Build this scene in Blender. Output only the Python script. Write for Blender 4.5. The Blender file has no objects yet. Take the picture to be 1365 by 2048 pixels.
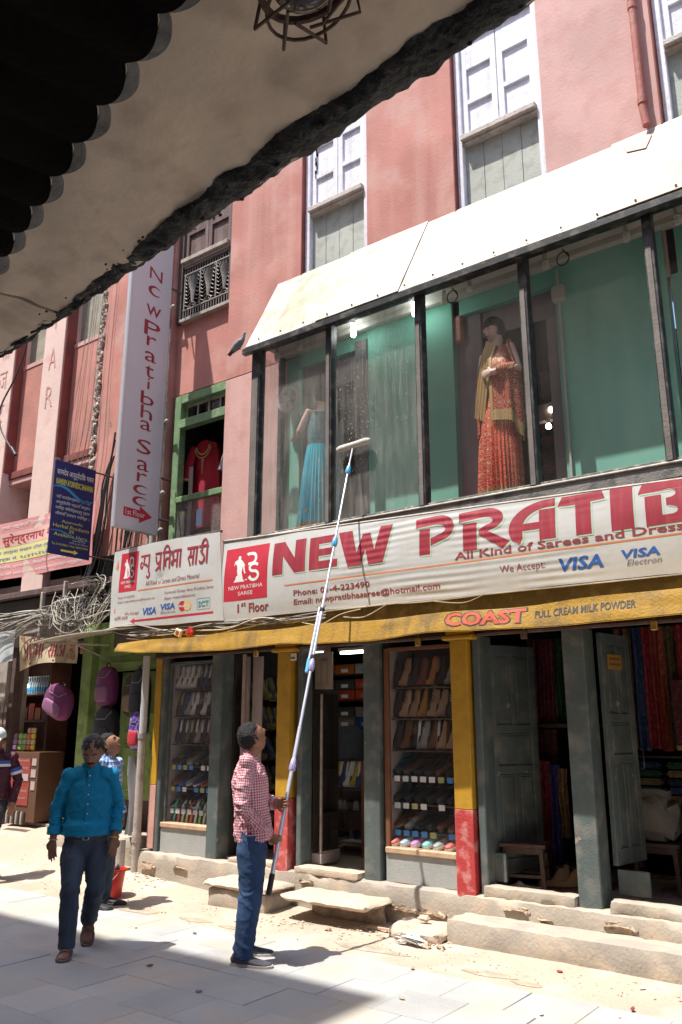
import bpy, bmesh, math, random
from mathutils import Vector, Matrix, noise
from math import sin, cos, pi, radians, sqrt, atan2
random.seed(7)
S = bpy.context.scene
# ---------------------------------------------------------------- camera, sky, sun, exposure
cam_d = bpy.data.cameras.new("camera"); cam = bpy.data.objects.new("camera", cam_d); S.collection.objects.link(cam)
cam_d.sensor_fit = 'VERTICAL'; cam_d.sensor_height = 24.0; cam_d.lens = 24.0*1650/2048
cam_d.clip_start = 0.02; cam_d.clip_end = 500
PITCH = math.atan(431/1650)
cam.location = (0, -6.5, 1.62); cam.rotation_euler = (radians(90)+PITCH, 0, radians(36.9))
S.camera = cam
SUN = Vector((0.36, 0.56, -1.66)).normalized()
EL = math.asin(-SUN.z)
w = bpy.data.worlds.new("World"); S.world = w; w.use_nodes = True
nt = w.node_tree; nt.nodes.clear()
sky = nt.nodes.new('ShaderNodeTexSky'); sky.sky_type = 'NISHITA'; sky.sun_disc = False
sky.sun_elevation = EL; sky.sun_rotation = math.atan2(-SUN.x, -SUN.y); sky.dust_density = 2.0
bg = nt.nodes.new('ShaderNodeBackground'); bg.inputs[1].default_value = 0.15
ow = nt.nodes.new('ShaderNodeOutputWorld'); nt.links.new(sky.outputs[0], bg.inputs[0]); nt.links.new(bg.outputs[0], ow.inputs[0])
sd = bpy.data.lights.new("sun", 'SUN'); sd.energy = 4.0; sd.angle = radians(0.55); sd.color = (1, .955, .88)
so = bpy.data.objects.new("sun", sd); S.collection.objects.link(so); so.rotation_euler = SUN.to_track_quat('-Z', 'Y').to_euler()
so.location = (-10, -20, 30)
S.view_settings.view_transform = 'Standard'; S.view_settings.look = 'None'; S.view_settings.exposure = 1.0
S.view_settings.gamma = 1; S.view_settings.use_curve_mapping = False
S.cycles.max_bounces = 9; S.cycles.diffuse_bounces = 4; S.cycles.transparent_max_bounces = 16; S.cycles.glossy_bounces = 3
S.cycles.caustics_reflective = False; S.cycles.caustics_refractive = False
S.cycles.sample_clamp_indirect = 6

# ---------------------------------------------------------------- materials
MATS = {}
def M(name, col, rough=.7, var=.12, scale=5., bump=.15, bscale=60., metal=0., dirt=None, streak=None, spec=.4, patch=None, rand=0, coat=0, pos=False, chips=None):
    """procedural principled material; dirt=(colour, amount, scale); streak=(colour, amount, scale)"""
    if name in MATS: return MATS[name]
    m = bpy.data.materials.new(name); m.use_nodes = True; n = m.node_tree.nodes; L = m.node_tree.links
    p = n['Principled BSDF']; p.inputs['Roughness'].default_value = rough; p.inputs['Metallic'].default_value = metal
    p.inputs['Specular IOR Level'].default_value = spec; p.inputs['Coat Weight'].default_value = coat
    if pos: tco = n.new('ShaderNodeNewGeometry').outputs['Position']
    else: tco = n.new('ShaderNodeTexCoord').outputs['Object']
    def nz(sc, det=4, vec=None, stretch=None):
        t = n.new('ShaderNodeTexNoise'); t.inputs['Scale'].default_value = sc; t.inputs['Detail'].default_value = det
        v = tco
        if stretch:
            mp = n.new('ShaderNodeMapping'); mp.inputs['Scale'].default_value = stretch; L.new(v, mp.inputs[0]); v = mp.outputs[0]
        L.new(v, t.inputs['Vector']); return t.outputs['Fac']
    def ramp(f, a, b):
        r = n.new('ShaderNodeMapRange'); r.inputs[1].default_value = a; r.inputs[2].default_value = b; L.new(f, r.inputs[0]); return r.outputs[0]
    def mix(f, a, b):
        x = n.new('ShaderNodeMix'); x.data_type = 'RGBA'
        if hasattr(f, 'node'): L.new(f, x.inputs[0])
        else: x.inputs[0].default_value = f
        for s, v in ((x.inputs[6], a), (x.inputs[7], b)):
            if hasattr(v, 'node'): L.new(v, s)
            else: s.default_value = (*v[:3], 1)
        return x.outputs[2]
    def mul(f, k):
        x = n.new('ShaderNodeMath'); x.operation = 'MULTIPLY'; L.new(f, x.inputs[0]); x.inputs[1].default_value = k; return x.outputs[0]
    lo = [max(0, c*(1-var)) for c in col]; hi = [min(1, c*(1+var)) for c in col]
    c = mix(ramp(nz(scale), .3, .7), lo, hi)
    if patch: c = mix(ramp(nz(patch[2], 3), .52, .52+patch[3] if len(patch) > 3 else .6), c, mix(patch[1], c, patch[0]))
    if streak: c = mix(mul(ramp(nz(streak[2], 5, stretch=(1, 1, .06)), .5, .75), streak[1]), c, streak[0])
    if dirt: c = mix(mul(ramp(nz(dirt[2], 8), .5, .68), dirt[1]), c, dirt[0])
    if chips:
        cn_ = nz(chips[1], 10); c = mix(ramp(cn_, chips[2]-.015, chips[2]), c, (chips[0][0]*.35, chips[0][1]*.3, chips[0][2]*.3)); c = mix(ramp(cn_, chips[2]+.012, chips[2]+.018), c, chips[0])
    if rand:
        oi = n.new('ShaderNodeObjectInfo'); h = n.new('ShaderNodeHueSaturation'); L.new(c, h.inputs['Color'])
        r = n.new('ShaderNodeMapRange'); r.inputs[3].default_value = 1-rand; r.inputs[4].default_value = 1+rand
        L.new(oi.outputs['Random'], r.inputs[0]); L.new(r.outputs[0], h.inputs['Value']); c = h.outputs[0]
    L.new(c, p.inputs['Base Color'])
    if bump:
        b = n.new('ShaderNodeBump'); b.inputs['Strength'].default_value = bump; b.inputs['Distance'].default_value = .02
        L.new(nz(bscale, 6), b.inputs['Height']); L.new(b.outputs[0], p.inputs['Normal'])
    MATS[name] = m; return m
def F(name, col, rough=.6, **k): return M(name, col, rough, var=k.pop('var', .06), bump=k.pop('bump', 0), **k)
def emit(name, col, s):
    m = bpy.data.materials.new(name); m.use_nodes = True; p = m.node_tree.nodes['Principled BSDF']
    p.inputs['Base Color'].default_value = (.8, .8, .8, 1); p.inputs['Emission Color'].default_value = (*col, 1); p.inputs['Emission Strength'].default_value = s
    MATS[name] = m; return m
def glass(name, dust, tint=(1, 1, 1), sc=3, gloss=.07, hi=2.2):
    m = bpy.data.materials.new(name); m.use_nodes = True; n = m.node_tree.nodes; L = m.node_tree.links; n.clear()
    o = n.new('ShaderNodeOutputMaterial'); t = n.new('ShaderNodeBsdfTransparent'); t.inputs[0].default_value = (*tint, 1)
    g = n.new('ShaderNodeBsdfGlossy'); g.inputs['Roughness'].default_value = .02; d = n.new('ShaderNodeBsdfDiffuse'); d.inputs[0].default_value = (.62, .6, .55, 1)
    lw = n.new('ShaderNodeLayerWeight'); lw.inputs[0].default_value = .25
    r = n.new('ShaderNodeMapRange'); r.inputs[3].default_value = gloss*.5; r.inputs[4].default_value = .18; L.new(lw.outputs['Fresnel'], r.inputs[0])
    m1 = n.new('ShaderNodeMixShader'); L.new(r.outputs[0], m1.inputs[0]); L.new(t.outputs[0], m1.inputs[1]); L.new(g.outputs[0], m1.inputs[2])
    tc = n.new('ShaderNodeTexCoord'); mp = n.new('ShaderNodeMapping'); mp.inputs['Scale'].default_value = (1, 1, .12); L.new(tc.outputs['Object'], mp.inputs[0])
    z = n.new('ShaderNodeTexNoise'); z.inputs['Scale'].default_value = sc*6; z.inputs['Detail'].default_value = 6; L.new(mp.outputs[0], z.inputs['Vector'])
    z2 = n.new('ShaderNodeTexNoise'); z2.inputs['Scale'].default_value = sc*.6; z2.inputs['Detail'].default_value = 3; L.new(tc.outputs['Object'], z2.inputs['Vector'])
    a = n.new('ShaderNodeMath'); a.operation = 'MULTIPLY'; L.new(z.outputs['Fac'], a.inputs[0]); L.new(z2.outputs['Fac'], a.inputs[1])
    r2 = n.new('ShaderNodeMapRange'); r2.inputs[1].default_value = .12; r2.inputs[2].default_value = .42; r2.inputs[3].default_value = dust*.35; r2.inputs[4].default_value = dust*hi; L.new(a.outputs[0], r2.inputs[0])
    m2 = n.new('ShaderNodeMixShader'); L.new(r2.outputs[0], m2.inputs[0]); L.new(m1.outputs[0], m2.inputs[1]); L.new(d.outputs[0], m2.inputs[2]); L.new(m2.outputs[0], o.inputs[0])
    MATS[name] = m; return m
def weave(name, base, c2, kind, per, rough=.85):
    """cloth pattern on the 'weave' vertex attribute (metres around, metres along)"""
    m = M(name, base, rough, var=.08, bump=.2, bscale=300, spec=.15); n = m.node_tree.nodes; L = m.node_tree.links; p = n['Principled BSDF']
    at = n.new('ShaderNodeAttribute'); at.attribute_name = 'weave'; sp = n.new('ShaderNodeSeparateXYZ'); L.new(at.outputs['Vector'], sp.inputs[0])
    def mth(op, a, b=None):
        x = n.new('ShaderNodeMath'); x.operation = op
        for i, v in enumerate((a, b)):
            if v is None: continue
            if hasattr(v, 'node'): L.new(v, x.inputs[i])
            else: x.inputs[i].default_value = v
        return x.outputs[0]
    def stripe(s, pr, w=.5): return mth('LESS_THAN', mth('FRACT', mth('DIVIDE', mth('ADD', s, 10.), pr)), w)
    src = p.inputs['Base Color'].links[0].from_socket
    mx = n.new('ShaderNodeMix'); mx.data_type = 'RGBA'; L.new(src, mx.inputs[6]); mx.inputs[7].default_value = (*c2, 1)
    if kind == 'gingham': f = mth('MULTIPLY', mth('ADD', stripe(sp.outputs[0], per), stripe(sp.outputs[1], per)), .5)
    elif kind == 'plaid':
        f = mth('ADD', mth('MULTIPLY', stripe(sp.outputs[0], per, .35), .5), mth('MULTIPLY', stripe(sp.outputs[1], per, .35), .5))
    L.new(f, mx.inputs[0]); L.new(mx.outputs[2], p.inputs['Base Color']); return m
def brocade(name, base, gold, sc, thr=.32, rough=.45, sparse=False):
    m = M(name, base, rough, var=.1, bump=.1, bscale=200, spec=.5); n = m.node_tree.nodes; L = m.node_tree.links; p = n['Principled BSDF']
    at = n.new('ShaderNodeAttribute'); at.attribute_name = 'weave'
    def vor(s, feat):
        v = n.new('ShaderNodeTexVoronoi'); v.feature = feat; v.inputs['Scale'].default_value = s; v.inputs['Randomness'].default_value = .25; L.new(at.outputs['Vector'], v.inputs['Vector']); return v
    v = vor(sc, 'F1'); r = n.new('ShaderNodeValToRGB'); r.color_ramp.interpolation = 'CONSTANT'
    e = r.color_ramp.elements; e[0].position = 0; e[0].color = (1, 1, 1, 1); e[1].position = .16; e[1].color = (0, 0, 0, 1)
    a = e.new(.26); a.color = (1, 1, 1, 1); b = e.new(thr); b.color = (0, 0, 0, 1); c = e.new(.5); c.color = (1, 1, 1, 1); d = e.new(.54); d.color = (0, 0, 0, 1)
    if sparse: a.color = (0, 0, 0, 1); c.color = (0, 0, 0, 1)
    L.new(v.outputs['Distance'], r.inputs[0])
    src = p.inputs['Base Color'].links[0].from_socket
    mx = n.new('ShaderNodeMix'); mx.data_type = 'RGBA'; L.new(r.outputs[0], mx.inputs[0]); L.new(src, mx.inputs[6]); mx.inputs[7].default_value = (*gold, 1)
    L.new(mx.outputs[2], p.inputs['Base Color']); mm = n.new('ShaderNodeMath'); mm.operation = 'MULTIPLY'; L.new(r.outputs[0], mm.inputs[0]); mm.inputs[1].default_value = .5; L.new(mm.outputs[0], p.inputs['Metallic'])
    return m

PINK = M('pink_plaster', (.50, .222, .188), .85, var=.2, scale=1.3, bump=.16, bscale=30, streak=((.58, .34, .30), .5, 5), dirt=((.58, .37, .33), .6, 2.), patch=((.40, .15, .12), .55, .9, .2), pos=True, chips=((.58, .46, .40), 2.3, .735))
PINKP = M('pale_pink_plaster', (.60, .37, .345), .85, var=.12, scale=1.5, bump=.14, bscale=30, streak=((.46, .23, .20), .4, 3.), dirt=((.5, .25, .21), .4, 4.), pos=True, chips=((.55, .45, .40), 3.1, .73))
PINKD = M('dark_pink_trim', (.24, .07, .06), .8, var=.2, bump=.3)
COLW = M('whitewashed_pink', (.74, .56, .51), .85, var=.07, scale=2, bump=.15, bscale=30, dirt=((.62, .33, .28), .5, 4.), streak=((.6, .4, .36), .3, 4))
WHITEP = M('flaking_white_paint', (.76, .77, .86), .7, var=.08, scale=3, bump=.3, bscale=60, streak=((.42, .42, .48), .5, 14), dirt=((.5, .46, .42), .4, 14))
BOARD = M('grey_boarding', (.44, .47, .43), .8, var=.1, scale=2, bump=.25, streak=((.5, .5, .45), .5, 9), dirt=((.26, .25, .22), .5, 8))
GREYP = M('slate_blue_paint', (.095, .122, .12), .6, var=.15, scale=4, bump=.2, bscale=60, dirt=((.24, .22, .19), .6, 6), chips=((.30, .27, .22), 7, .70), streak=((.07, .08, .08), .5, 6))
YEL = M('yellow_paint', (.52, .29, .02), .55, var=.12, scale=5, bump=.2, bscale=70, dirt=((.30, .17, .04), .4, 9), streak=((.40, .22, .03), .5, 6))
REDP = M('worn_red_paint', (.46, .05, .05), .6, var=.15, scale=6, bump=.3, bscale=50, dirt=((.62, .36, .33), .6, 12), streak=((.6, .33, .3), .5, 9))
GREENP = M('green_door_paint', (.27, .40, .12), .6, var=.15, bump=.2, dirt=((.08, .11, .05), .5, 9), streak=((.28, .40, .16), .4, 10))
GREENF = M('green_frame_paint', (.16, .27, .14), .6, var=.15, bump=.2, dirt=((.4, .46, .3), .4, 12))
GREENW = M('mint_wall', (.21, .52, .41), .6, var=.06, scale=1.2, bump=.05, bscale=20, streak=((.17, .46, .36), .5, 3))
CEM = M('cement_render', (.40, .35, .29), .9, var=.12, scale=3, bump=.3, bscale=40, dirt=((.52, .42, .32), .7, 5), patch=((.30, .27, .24), .6, 2.2), pos=True)
CEMB = M('broken_masonry', (.44, .33, .24), .95, var=.3, scale=14, bump=1., bscale=40)
STONE = M('worn_stone', (.50, .42, .33), .9, var=.10, scale=4, bump=.35, bscale=40, dirt=((.58, .36, .26), .4, 6))
DIRTG = M('dusty_earth', (.42, .345, .27), .95, var=.1, scale=1.6, bump=.5, bscale=30, dirt=((.56, .50, .42), .6, 2.5), patch=((.40, .33, .26), .5, 1.2), pos=True)
TILE = M('dusty_paving', (.36, .36, .355), .8, var=.1, scale=2.2, bump=.3, bscale=45, dirt=((.43, .375, .30), .8, 1.6), patch=((.46, .42, .36), .6, .8, .2), rand=.07, pos=True)
WIREP = M('pale_cable', (.46, .43, .37), .55, var=.3, scale=3, bump=.1)
DARKW = M('dark_wood', (.045, .028, .02), .6, var=.3, bump=.3, streak=((.02, .01, .01), .6, 12))
BROWNW = M('old_brown_wood', (.12, .075, .07), .75, var=.2, bump=.4, streak=((.24, .19, .18), .6, 14))
WOODT = M('case_wood', (.20, .085, .045), .5, var=.2, bump=.15, streak=((.1, .04, .02), .5, 12))
WOODL = M('pale_wood', (.52, .36, .24), .6, var=.15, bump=.2, streak=((.35, .2, .12), .5, 12))
BLACKM = M('black_steel', (.022, .024, .028), .45, var=.3, bump=.1, dirt=((.22, .21, .19), .45, 10), spec=.5)
SHELL = M('near_black_shade', (.007, .0065, .006), .95, spec=.05, var=.4, bump=.3)  # near-black: deep shade of undersides and dark rooms put into the colour
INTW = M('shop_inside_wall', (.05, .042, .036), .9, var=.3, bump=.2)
INTL = M('lining_board', (.42, .36, .34), .8, var=.1, bump=.1)
AWNW = M('white_sheet', (.50, .475, .425), .5, var=.04, scale=2, bump=.08, bscale=9, patch=((.34, .26, .15), .75, 1.0, .16), streak=((.26, .18, .10), .85, 11), dirt=((.34, .25, .15), .6, 3.5), chips=((.25, .16, .09), 6, .74))
BANNER = M('banner_vinyl', (.53, .54, .53), .5, var=.04, scale=2, bump=.08, bscale=14, dirt=((.48, .46, .42), .5, 4), streak=((.46, .44, .40), .35, 9))
RED = F('print_red', (.30, .025, .045), .55, streak=((.42, .10, .11), .5, 20), var=.12)
REDL = F('logo_red', (.50, .025, .05), .55, var=.08)
PGREEN = F('print_pale_green', (.40, .56, .40))
WHT = F('print_white', (.74, .74, .72)); BLUE = F('print_blue', (.03, .12, .42)); ORG = F('print_orange', (.60, .20, .06)); MAR = F('print_maroon', (.26, .05, .05))
NAVY = F('board_navy', (.018, .02, .13), .35); SKYB = F('print_sky_blue', (.04, .27, .58)); LEMON = F('print_lemon', (.68, .66, .10)); YELT = F('print_yellow', (.80, .70, .10))
PEEL = F('print_peach', (.62, .17, .10)); TEALT = F('print_teal', (.08, .34, .38)); GRYT = F('print_grey', (.22, .22, .22))
CHROME = M('aluminium', (.75, .75, .80), .32, metal=.75, var=.05, bump=.05); LILAC = F('lilac_plastic', (.36, .33, .52), .45); CYANP = F('blue_plastic', (.10, .38, .62), .4)
BLKP = M('black_rubber', (.02, .02, .022), .55, var=.2, bump=.1)
RUST = M('rusty_iron', (.13, .075, .055), .75, var=.3, bump=.4, dirt=((.06, .05, .05), .6, 10))
PIPE = M('old_pipe', (.42, .37, .33), .7, var=.15, bump=.4, dirt=((.2, .16, .13), .6, 8))
WIRE = M('wire_grey', (.30, .27, .24), .6, var=.4, bump=.1, rand=.3); WIREK = M('wire_black', (.02, .02, .02), .5)
GL_D = glass('dusty_glass', .07, gloss=.03); GL_S = glass('shop_glass', .008, sc=5, gloss=.02); GL_C = glass('washed_glass', .022, gloss=.03, sc=1.2, hi=1.2)
SKIN = M('brown_skin', (.27, .13, .075), .5, var=.08, scale=14, bump=.05, bscale=200, spec=.4); SKIND = M('dark_skin', (.20, .10, .062), .5, var=.1, scale=14, bump=.05, bscale=200)
SKINM = M('mannequin_skin', (.62, .44, .36), .35, var=.03, spec=.5)
HAIR = M('black_hair', (.009, .008, .008), .5, var=.3, bump=1., bscale=90, spec=.35)

# ---------------------------------------------------------------- mesh helpers
def wloc(o):
    v = Vector((0, 0, 0))
    while o: v = v+o.location; o = o.parent
    return v
class MB:
    def __init__(s): s.v = []; s.f = []
    def add(s, vs, fs):
        k = len(s.v); s.v += [tuple(x) for x in vs]; s.f += [tuple(i+k for i in f) for f in fs]; return s
    def box(s, x0, x1, y0, y1, z0, z1, m=None):
        vs = [Vector((x, y, z)) for z in (z0, z1) for y in (y0, y1) for x in (x0, x1)]
        if m is not None: vs = [m @ v for v in vs]
        return s.add(vs, [(0, 2, 3, 1), (4, 5, 7, 6), (0, 1, 5, 4), (2, 6, 7, 3), (0, 4, 6, 2), (1, 3, 7, 5)])
    def hexa(s, vs): return s.add(vs, [(0, 2, 3, 1), (4, 5, 7, 6), (0, 1, 5, 4), (2, 6, 7, 3), (0, 4, 6, 2), (1, 3, 7, 5)])
    def grid(s, fn, nu, nv, close=False):
        vs = [fn(i/nu, j/nv) for j in range(nv+1) for i in range(nu+(0 if close else 1))]
        W = nu+(0 if close else 1)
        return s.add(vs, [(j*W+i, j*W+(i+1) % W, (j+1)*W+(i+1) % W, (j+1)*W+i) for j in range(nv) for i in range(nu)])
    def slab(s, fn, nu, nv, off):
        """grid with thickness: fn(u,v) front surface, off = vector to the back"""
        off = Vector(off); W = nu+1
        a = [Vector(fn(i/nu, j/nv)) for j in range(nv+1) for i in range(W)]; k = len(a)
        fs = []
        for j in range(nv):
            for i in range(nu):
                q = (j*W+i, j*W+i+1, (j+1)*W+i+1, (j+1)*W+i); fs.append(q); fs.append(tuple(k+x for x in reversed(q)))
        for i in range(nu): fs.append((i+1, i, k+i, k+i+1)); t = nv*W; fs.append((t+i, t+i+1, k+t+i+1, k+t+i))
        for j in range(nv): fs.append((j*W, (j+1)*W, k+(j+1)*W, k+j*W)); fs.append(((j+1)*W+nu, j*W+nu, k+j*W+nu, k+(j+1)*W+nu))
        return s.add(a+[v+off for v in a], fs)
    def tube(s, pts, rad, seg=8, ref=None, cap=True, round_=False):
        pts = [Vector(p) for p in pts]; n = len(pts)
        if not isinstance(rad, (list, tuple)): rad = [rad]*n
        rad = [(r, r) if not isinstance(r, (tuple, list)) else r for r in rad]
        tang = [((pts[min(i+1, n-1)]-pts[max(i-1, 0)]).normalized() if (pts[min(i+1, n-1)]-pts[max(i-1, 0)]).length > 1e-9 else Vector((0, 0, 1))) for i in range(n)]
        if round_:
            for e in (0, -1):
                d = tang[0]*-1 if e == 0 else tang[-1]; r = rad[e]; q = min(r); b = pts[e]
                ex = [(b+d*q*.55, (r[0]*.83, r[1]*.83)), (b+d*q*.9, (r[0]*.45, r[1]*.45))]
                if e == 0:
                    pts = [ex[1][0], ex[0][0]]+pts; rad = [ex[1][1], ex[0][1]]+rad; tang = [tang[0]]*2+tang
                else: pts = pts+[ex[0][0], ex[1][0]]; rad = rad+[ex[0][1], ex[1][1]]; tang = tang+[tang[-1]]*2
            n = len(pts)
        r0 = Vector(ref) if ref else (Vector((1, 0, 0)) if abs(tang[0].x) < .8 else Vector((0, 1, 0)))
        vs = []; a = (r0-tang[0]*r0.dot(tang[0])).normalized()
        for i in range(n):
            a = (a-tang[i]*a.dot(tang[i])); a = a.normalized() if a.length > 1e-6 else tang[i].orthogonal().normalized(); b = tang[i].cross(a)
            for k in range(seg):
                t = 2*pi*k/seg; vs.append(pts[i]+a*(rad[i][0]*cos(t))+b*(rad[i][1]*sin(t)))
        fs = [(i*seg+k, i*seg+(k+1) % seg, (i+1)*seg+(k+1) % seg, (i+1)*seg+k) for i in range(n-1) for k in range(seg)]
        if cap: fs += [tuple(reversed(range(seg))), tuple((n-1)*seg+k for k in range(seg))]
        return s.add(vs, fs)
    def ball(s, c, r, u=12, v=8, m=None, fn=None):
        c = Vector(c); r = r if isinstance(r, (tuple, list)) else (r, r, r); vs = []
        def P(x, y, z):
            p = Vector((x*r[0], y*r[1], z*r[2]))
            if fn: p = fn(Vector((x, y, z)), p)
            if m is not None: p = m @ p
            return c+p
        vs.append(P(0, 0, -1))
        for j in range(1, v):
            a = -pi/2+pi*j/v
            for i in range(u): vs.append(P(cos(a)*cos(2*pi*i/u), cos(a)*sin(2*pi*i/u), sin(a)))
        vs.append(P(0, 0, 1)); T = len(vs)-1
        fs = [(0, 1+(i+1) % u, 1+i) for i in range(u)]+[(T, T-u+i, T-u+(i+1) % u) for i in range(u)]
        fs += [(1+j*u+i, 1+j*u+(i+1) % u, 1+(j+1)*u+(i+1) % u, 1+(j+1)*u+i) for j in range(v-2) for i in range(u)]
        return s.add(vs, fs)
    def prism(s, poly, mapf, t0, t1):
        """poly list of (a,b); mapf(a,b,t)->point"""
        n = len(poly); vs = [mapf(a, b, t0) for a, b in poly]+[mapf(a, b, t1) for a, b in poly]
        return s.add(vs, [tuple(range(n)), tuple(reversed(range(n, 2*n)))]+[((i+1) % n, i, n+i, n+(i+1) % n) for i in range(n)])
    def xf(s, m): s.v = [tuple(m @ Vector(p)) for p in s.v]; return s
    def mesh(s, name, off=Vector((0, 0, 0)), smooth=False, bevel=0, seg=1):
        me = bpy.data.meshes.new(name); me.from_pydata([Vector(p)-off for p in s.v], [], s.f)
        bm = bmesh.new(); bm.from_mesh(me); bmesh.ops.recalc_face_normals(bm, faces=bm.faces)
        if bevel:
            es = [e for e in bm.edges if len(e.link_faces) == 2 and e.calc_face_angle(0) > .6]
            bmesh.ops.bevel(bm, geom=es, offset=bevel, segments=seg, affect='EDGES', clamp_overlap=True)
        if smooth:
            for f in bm.faces: f.smooth = True
            for e in bm.edges:
                if len(e.link_faces) == 2 and e.calc_face_angle(0) > radians(48): e.smooth = False
        bm.to_mesh(me); bm.free(); return me
    def build(s, name, mat, parent=None, smooth=False, bevel=0, seg=1, local=False):
        off = Vector((0, 0, 0))
        if parent is not None and not local: off = wloc(parent)
        me = s.mesh(name, off, smooth, bevel, seg); me.materials.append(mat)
        o = bpy.data.objects.new(name, me); S.collection.objects.link(o); o.parent = parent; return o
def tag(o, label=None, cat=None, group=None, kind=None):
    if label: o['label'] = label
    if cat: o['category'] = cat
    if group: o['group'] = group
    if kind: o['kind'] = kind
    return o
def thing(name, loc, label, cat, group=None, rz=0):
    o = bpy.data.objects.new(name, None); S.collection.objects.link(o); o.location = loc; o.rotation_euler = (0, 0, rz); o.empty_display_size = .1
    return tag(o, label, cat, group)
def part(name, mat, parent, boxes, bevel=.003, **k):
    """one mesh per group of touching boxes"""
    bs = [tuple(b) for b in boxes]; grp = []
    for b in bs:
        hit = [g for g in grp if any(all(b[2*i] <= c[2*i+1]+.004 and c[2*i] <= b[2*i+1]+.004 for i in range(3)) for c in g)]
        m_ = [b]+[c for g in hit for c in g]; grp = [g for g in grp if g not in hit]+[m_]
    first = None
    for g in grp:
        mb = MB()
        for b in g: mb.box(*b)
        o = mb.build(name, mat, parent, bevel=bevel, **k); first = first or o
    return first
def link_copy(o, parent=None):
    c = o.copy(); S.collection.objects.link(c); c.parent = parent
    for ch in list(o.children): link_copy(ch, c)
    return c
def single(mb, name, mat, origin, label, cat, group=None, kind=None, **k):
    me = mb.mesh(name, Vector(origin), **k); me.materials.append(mat)
    o = bpy.data.objects.new(name, me); S.collection.objects.link(o); o.location = origin
    return tag(o, label, cat, group, kind)
def rough_block(x0, x1, y0, y1, z0, z1, amp=.012, n=.05, seed=0):
    """box with a broken, uneven skin"""
    bm = bmesh.new(); bmesh.ops.create_cube(bm, size=1)
    for v in bm.verts: v.co = Vector((x0+(v.co.x+.5)*(x1-x0), y0+(v.co.y+.5)*(y1-y0), z0+(v.co.z+.5)*(z1-z0)))
    for ax, a, b in ((0, x0, x1), (1, y0, y1), (2, z0, z1)):
        k = int((b-a)/n)
        for i in range(1, k+1):
            p = [0, 0, 0]; p[ax] = a+(b-a)*i/(k+1); q = [0, 0, 0]; q[ax] = 1
            bmesh.ops.bisect_plane(bm, geom=bm.verts[:]+bm.edges[:]+bm.faces[:], plane_co=p, plane_no=q)
    so_ = Vector((seed*3.1, seed*1.7, seed))
    c = Vector(((x0+x1)/2, (y0+y1)/2, (z0+z1)/2)); h = Vector(((x1-x0)/2, (y1-y0)/2, (z1-z0)/2))
    for v in bm.verts:
        d = v.co-c; near = sum(1 for i in range(3) if abs(abs(d[i])-h[i]) < 1e-4)
        nv = noise.noise_vector(v.co*9+so_)*amp+noise.noise_vector(v.co*31+so_)*amp*.5
        v.co += nv
        if near >= 2: v.co -= Vector([math.copysign(1, d[i])*amp*(.4+abs(noise.noise(v.co*14+so_)))*2.2 if abs(abs(d[i])-h[i]) < amp*2.5 else 0 for i in range(3)])
    mb = MB(); bm.verts.index_update(); mb.add([v.co.copy() for v in bm.verts], [[v.index for v in f.verts] for f in bm.faces]); bm.free(); return mb

# ---------------------------------------------------------------- flat print: text, strokes and filled outlines laid on a surface
def lay(verts, faces, surf, dv=0):
    bm = bmesh.new(); vs = [bm.verts.new((x, y, 0)) for x, y in verts]
    for f in faces:
        try: bm.faces.new([vs[i] for i in f])
        except ValueError: pass
    if dv:
        ys = [v[1] for v in verts]; y = math.floor(min(ys)/dv)*dv
        while y < max(ys):
            bmesh.ops.bisect_plane(bm, geom=bm.verts[:]+bm.edges[:]+bm.faces[:], plane_co=(0, y, 0), plane_no=(0, 1, 0)); y += dv
    mb = MB(); bm.verts.index_update(); mb.add([surf(v.co.x, v.co.y) for v in bm.verts], [[v.index for v in f.verts] for f in bm.faces]); bm.free(); return mb
_tc = {}
def curve_mesh(c):
    o = bpy.data.objects.new('t', c); S.collection.objects.link(o)
    dg = bpy.context.evaluated_depsgraph_get(); dg.update(); me = bpy.data.meshes.new_from_object(o.evaluated_get(dg))
    r = ([(v.co.x, v.co.y) for v in me.vertices], [tuple(p.vertices) for p in me.polygons])
    bpy.data.objects.remove(o); bpy.data.meshes.remove(me); bpy.data.curves.remove(c); return r
def text_geo(body, bold=0.):
    k = (body, bold)
    if k not in _tc:
        c = bpy.data.curves.new('t', 'FONT'); c.body = body; c.resolution_u = 2; c.offset = bold; _tc[k] = curve_mesh(c)
    return _tc[k]
def txt(parent, body, mat, box, surf, bold=0., shear=0., dv=0, name='lettering'):
    x0, x1, y0, y1 = box; V, Fc = text_geo(body, bold)
    ax = min(v[0] for v in V); bx = max(v[0] for v in V); ay = min(v[1] for v in V); by = max(v[1] for v in V)
    sx = (x1-x0)/(bx-ax); sy = (y1-y0)/(by-ay)
    P = [(x0+(v[0]-ax)*sx+shear*(v[1]-ay)*sy, y0+(v[1]-ay)*sy) for v in V]
    return lay(P, Fc, surf, dv).build(name, mat, parent)
def outline(parent, loops, mat, box, surf, dv=0, name='lettering'):
    """loops in a unit square, filled (inner loops are holes)"""
    c = bpy.data.curves.new('t', 'CURVE'); c.dimensions = '2D'; c.fill_mode = 'BOTH'
    for lp in loops:
        s = c.splines.new('POLY'); s.points.add(len(lp)-1); s.use_cyclic_u = True
        for i, (x, y) in enumerate(lp): s.points[i].co = (x, y, 0, 1)
    V, Fc = curve_mesh(c); x0, x1, y0, y1 = box
    return lay([(x0+x*(x1-x0), y0+y*(y1-y0)) for x, y in V], Fc, surf, dv).build(name, mat, parent)
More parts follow.
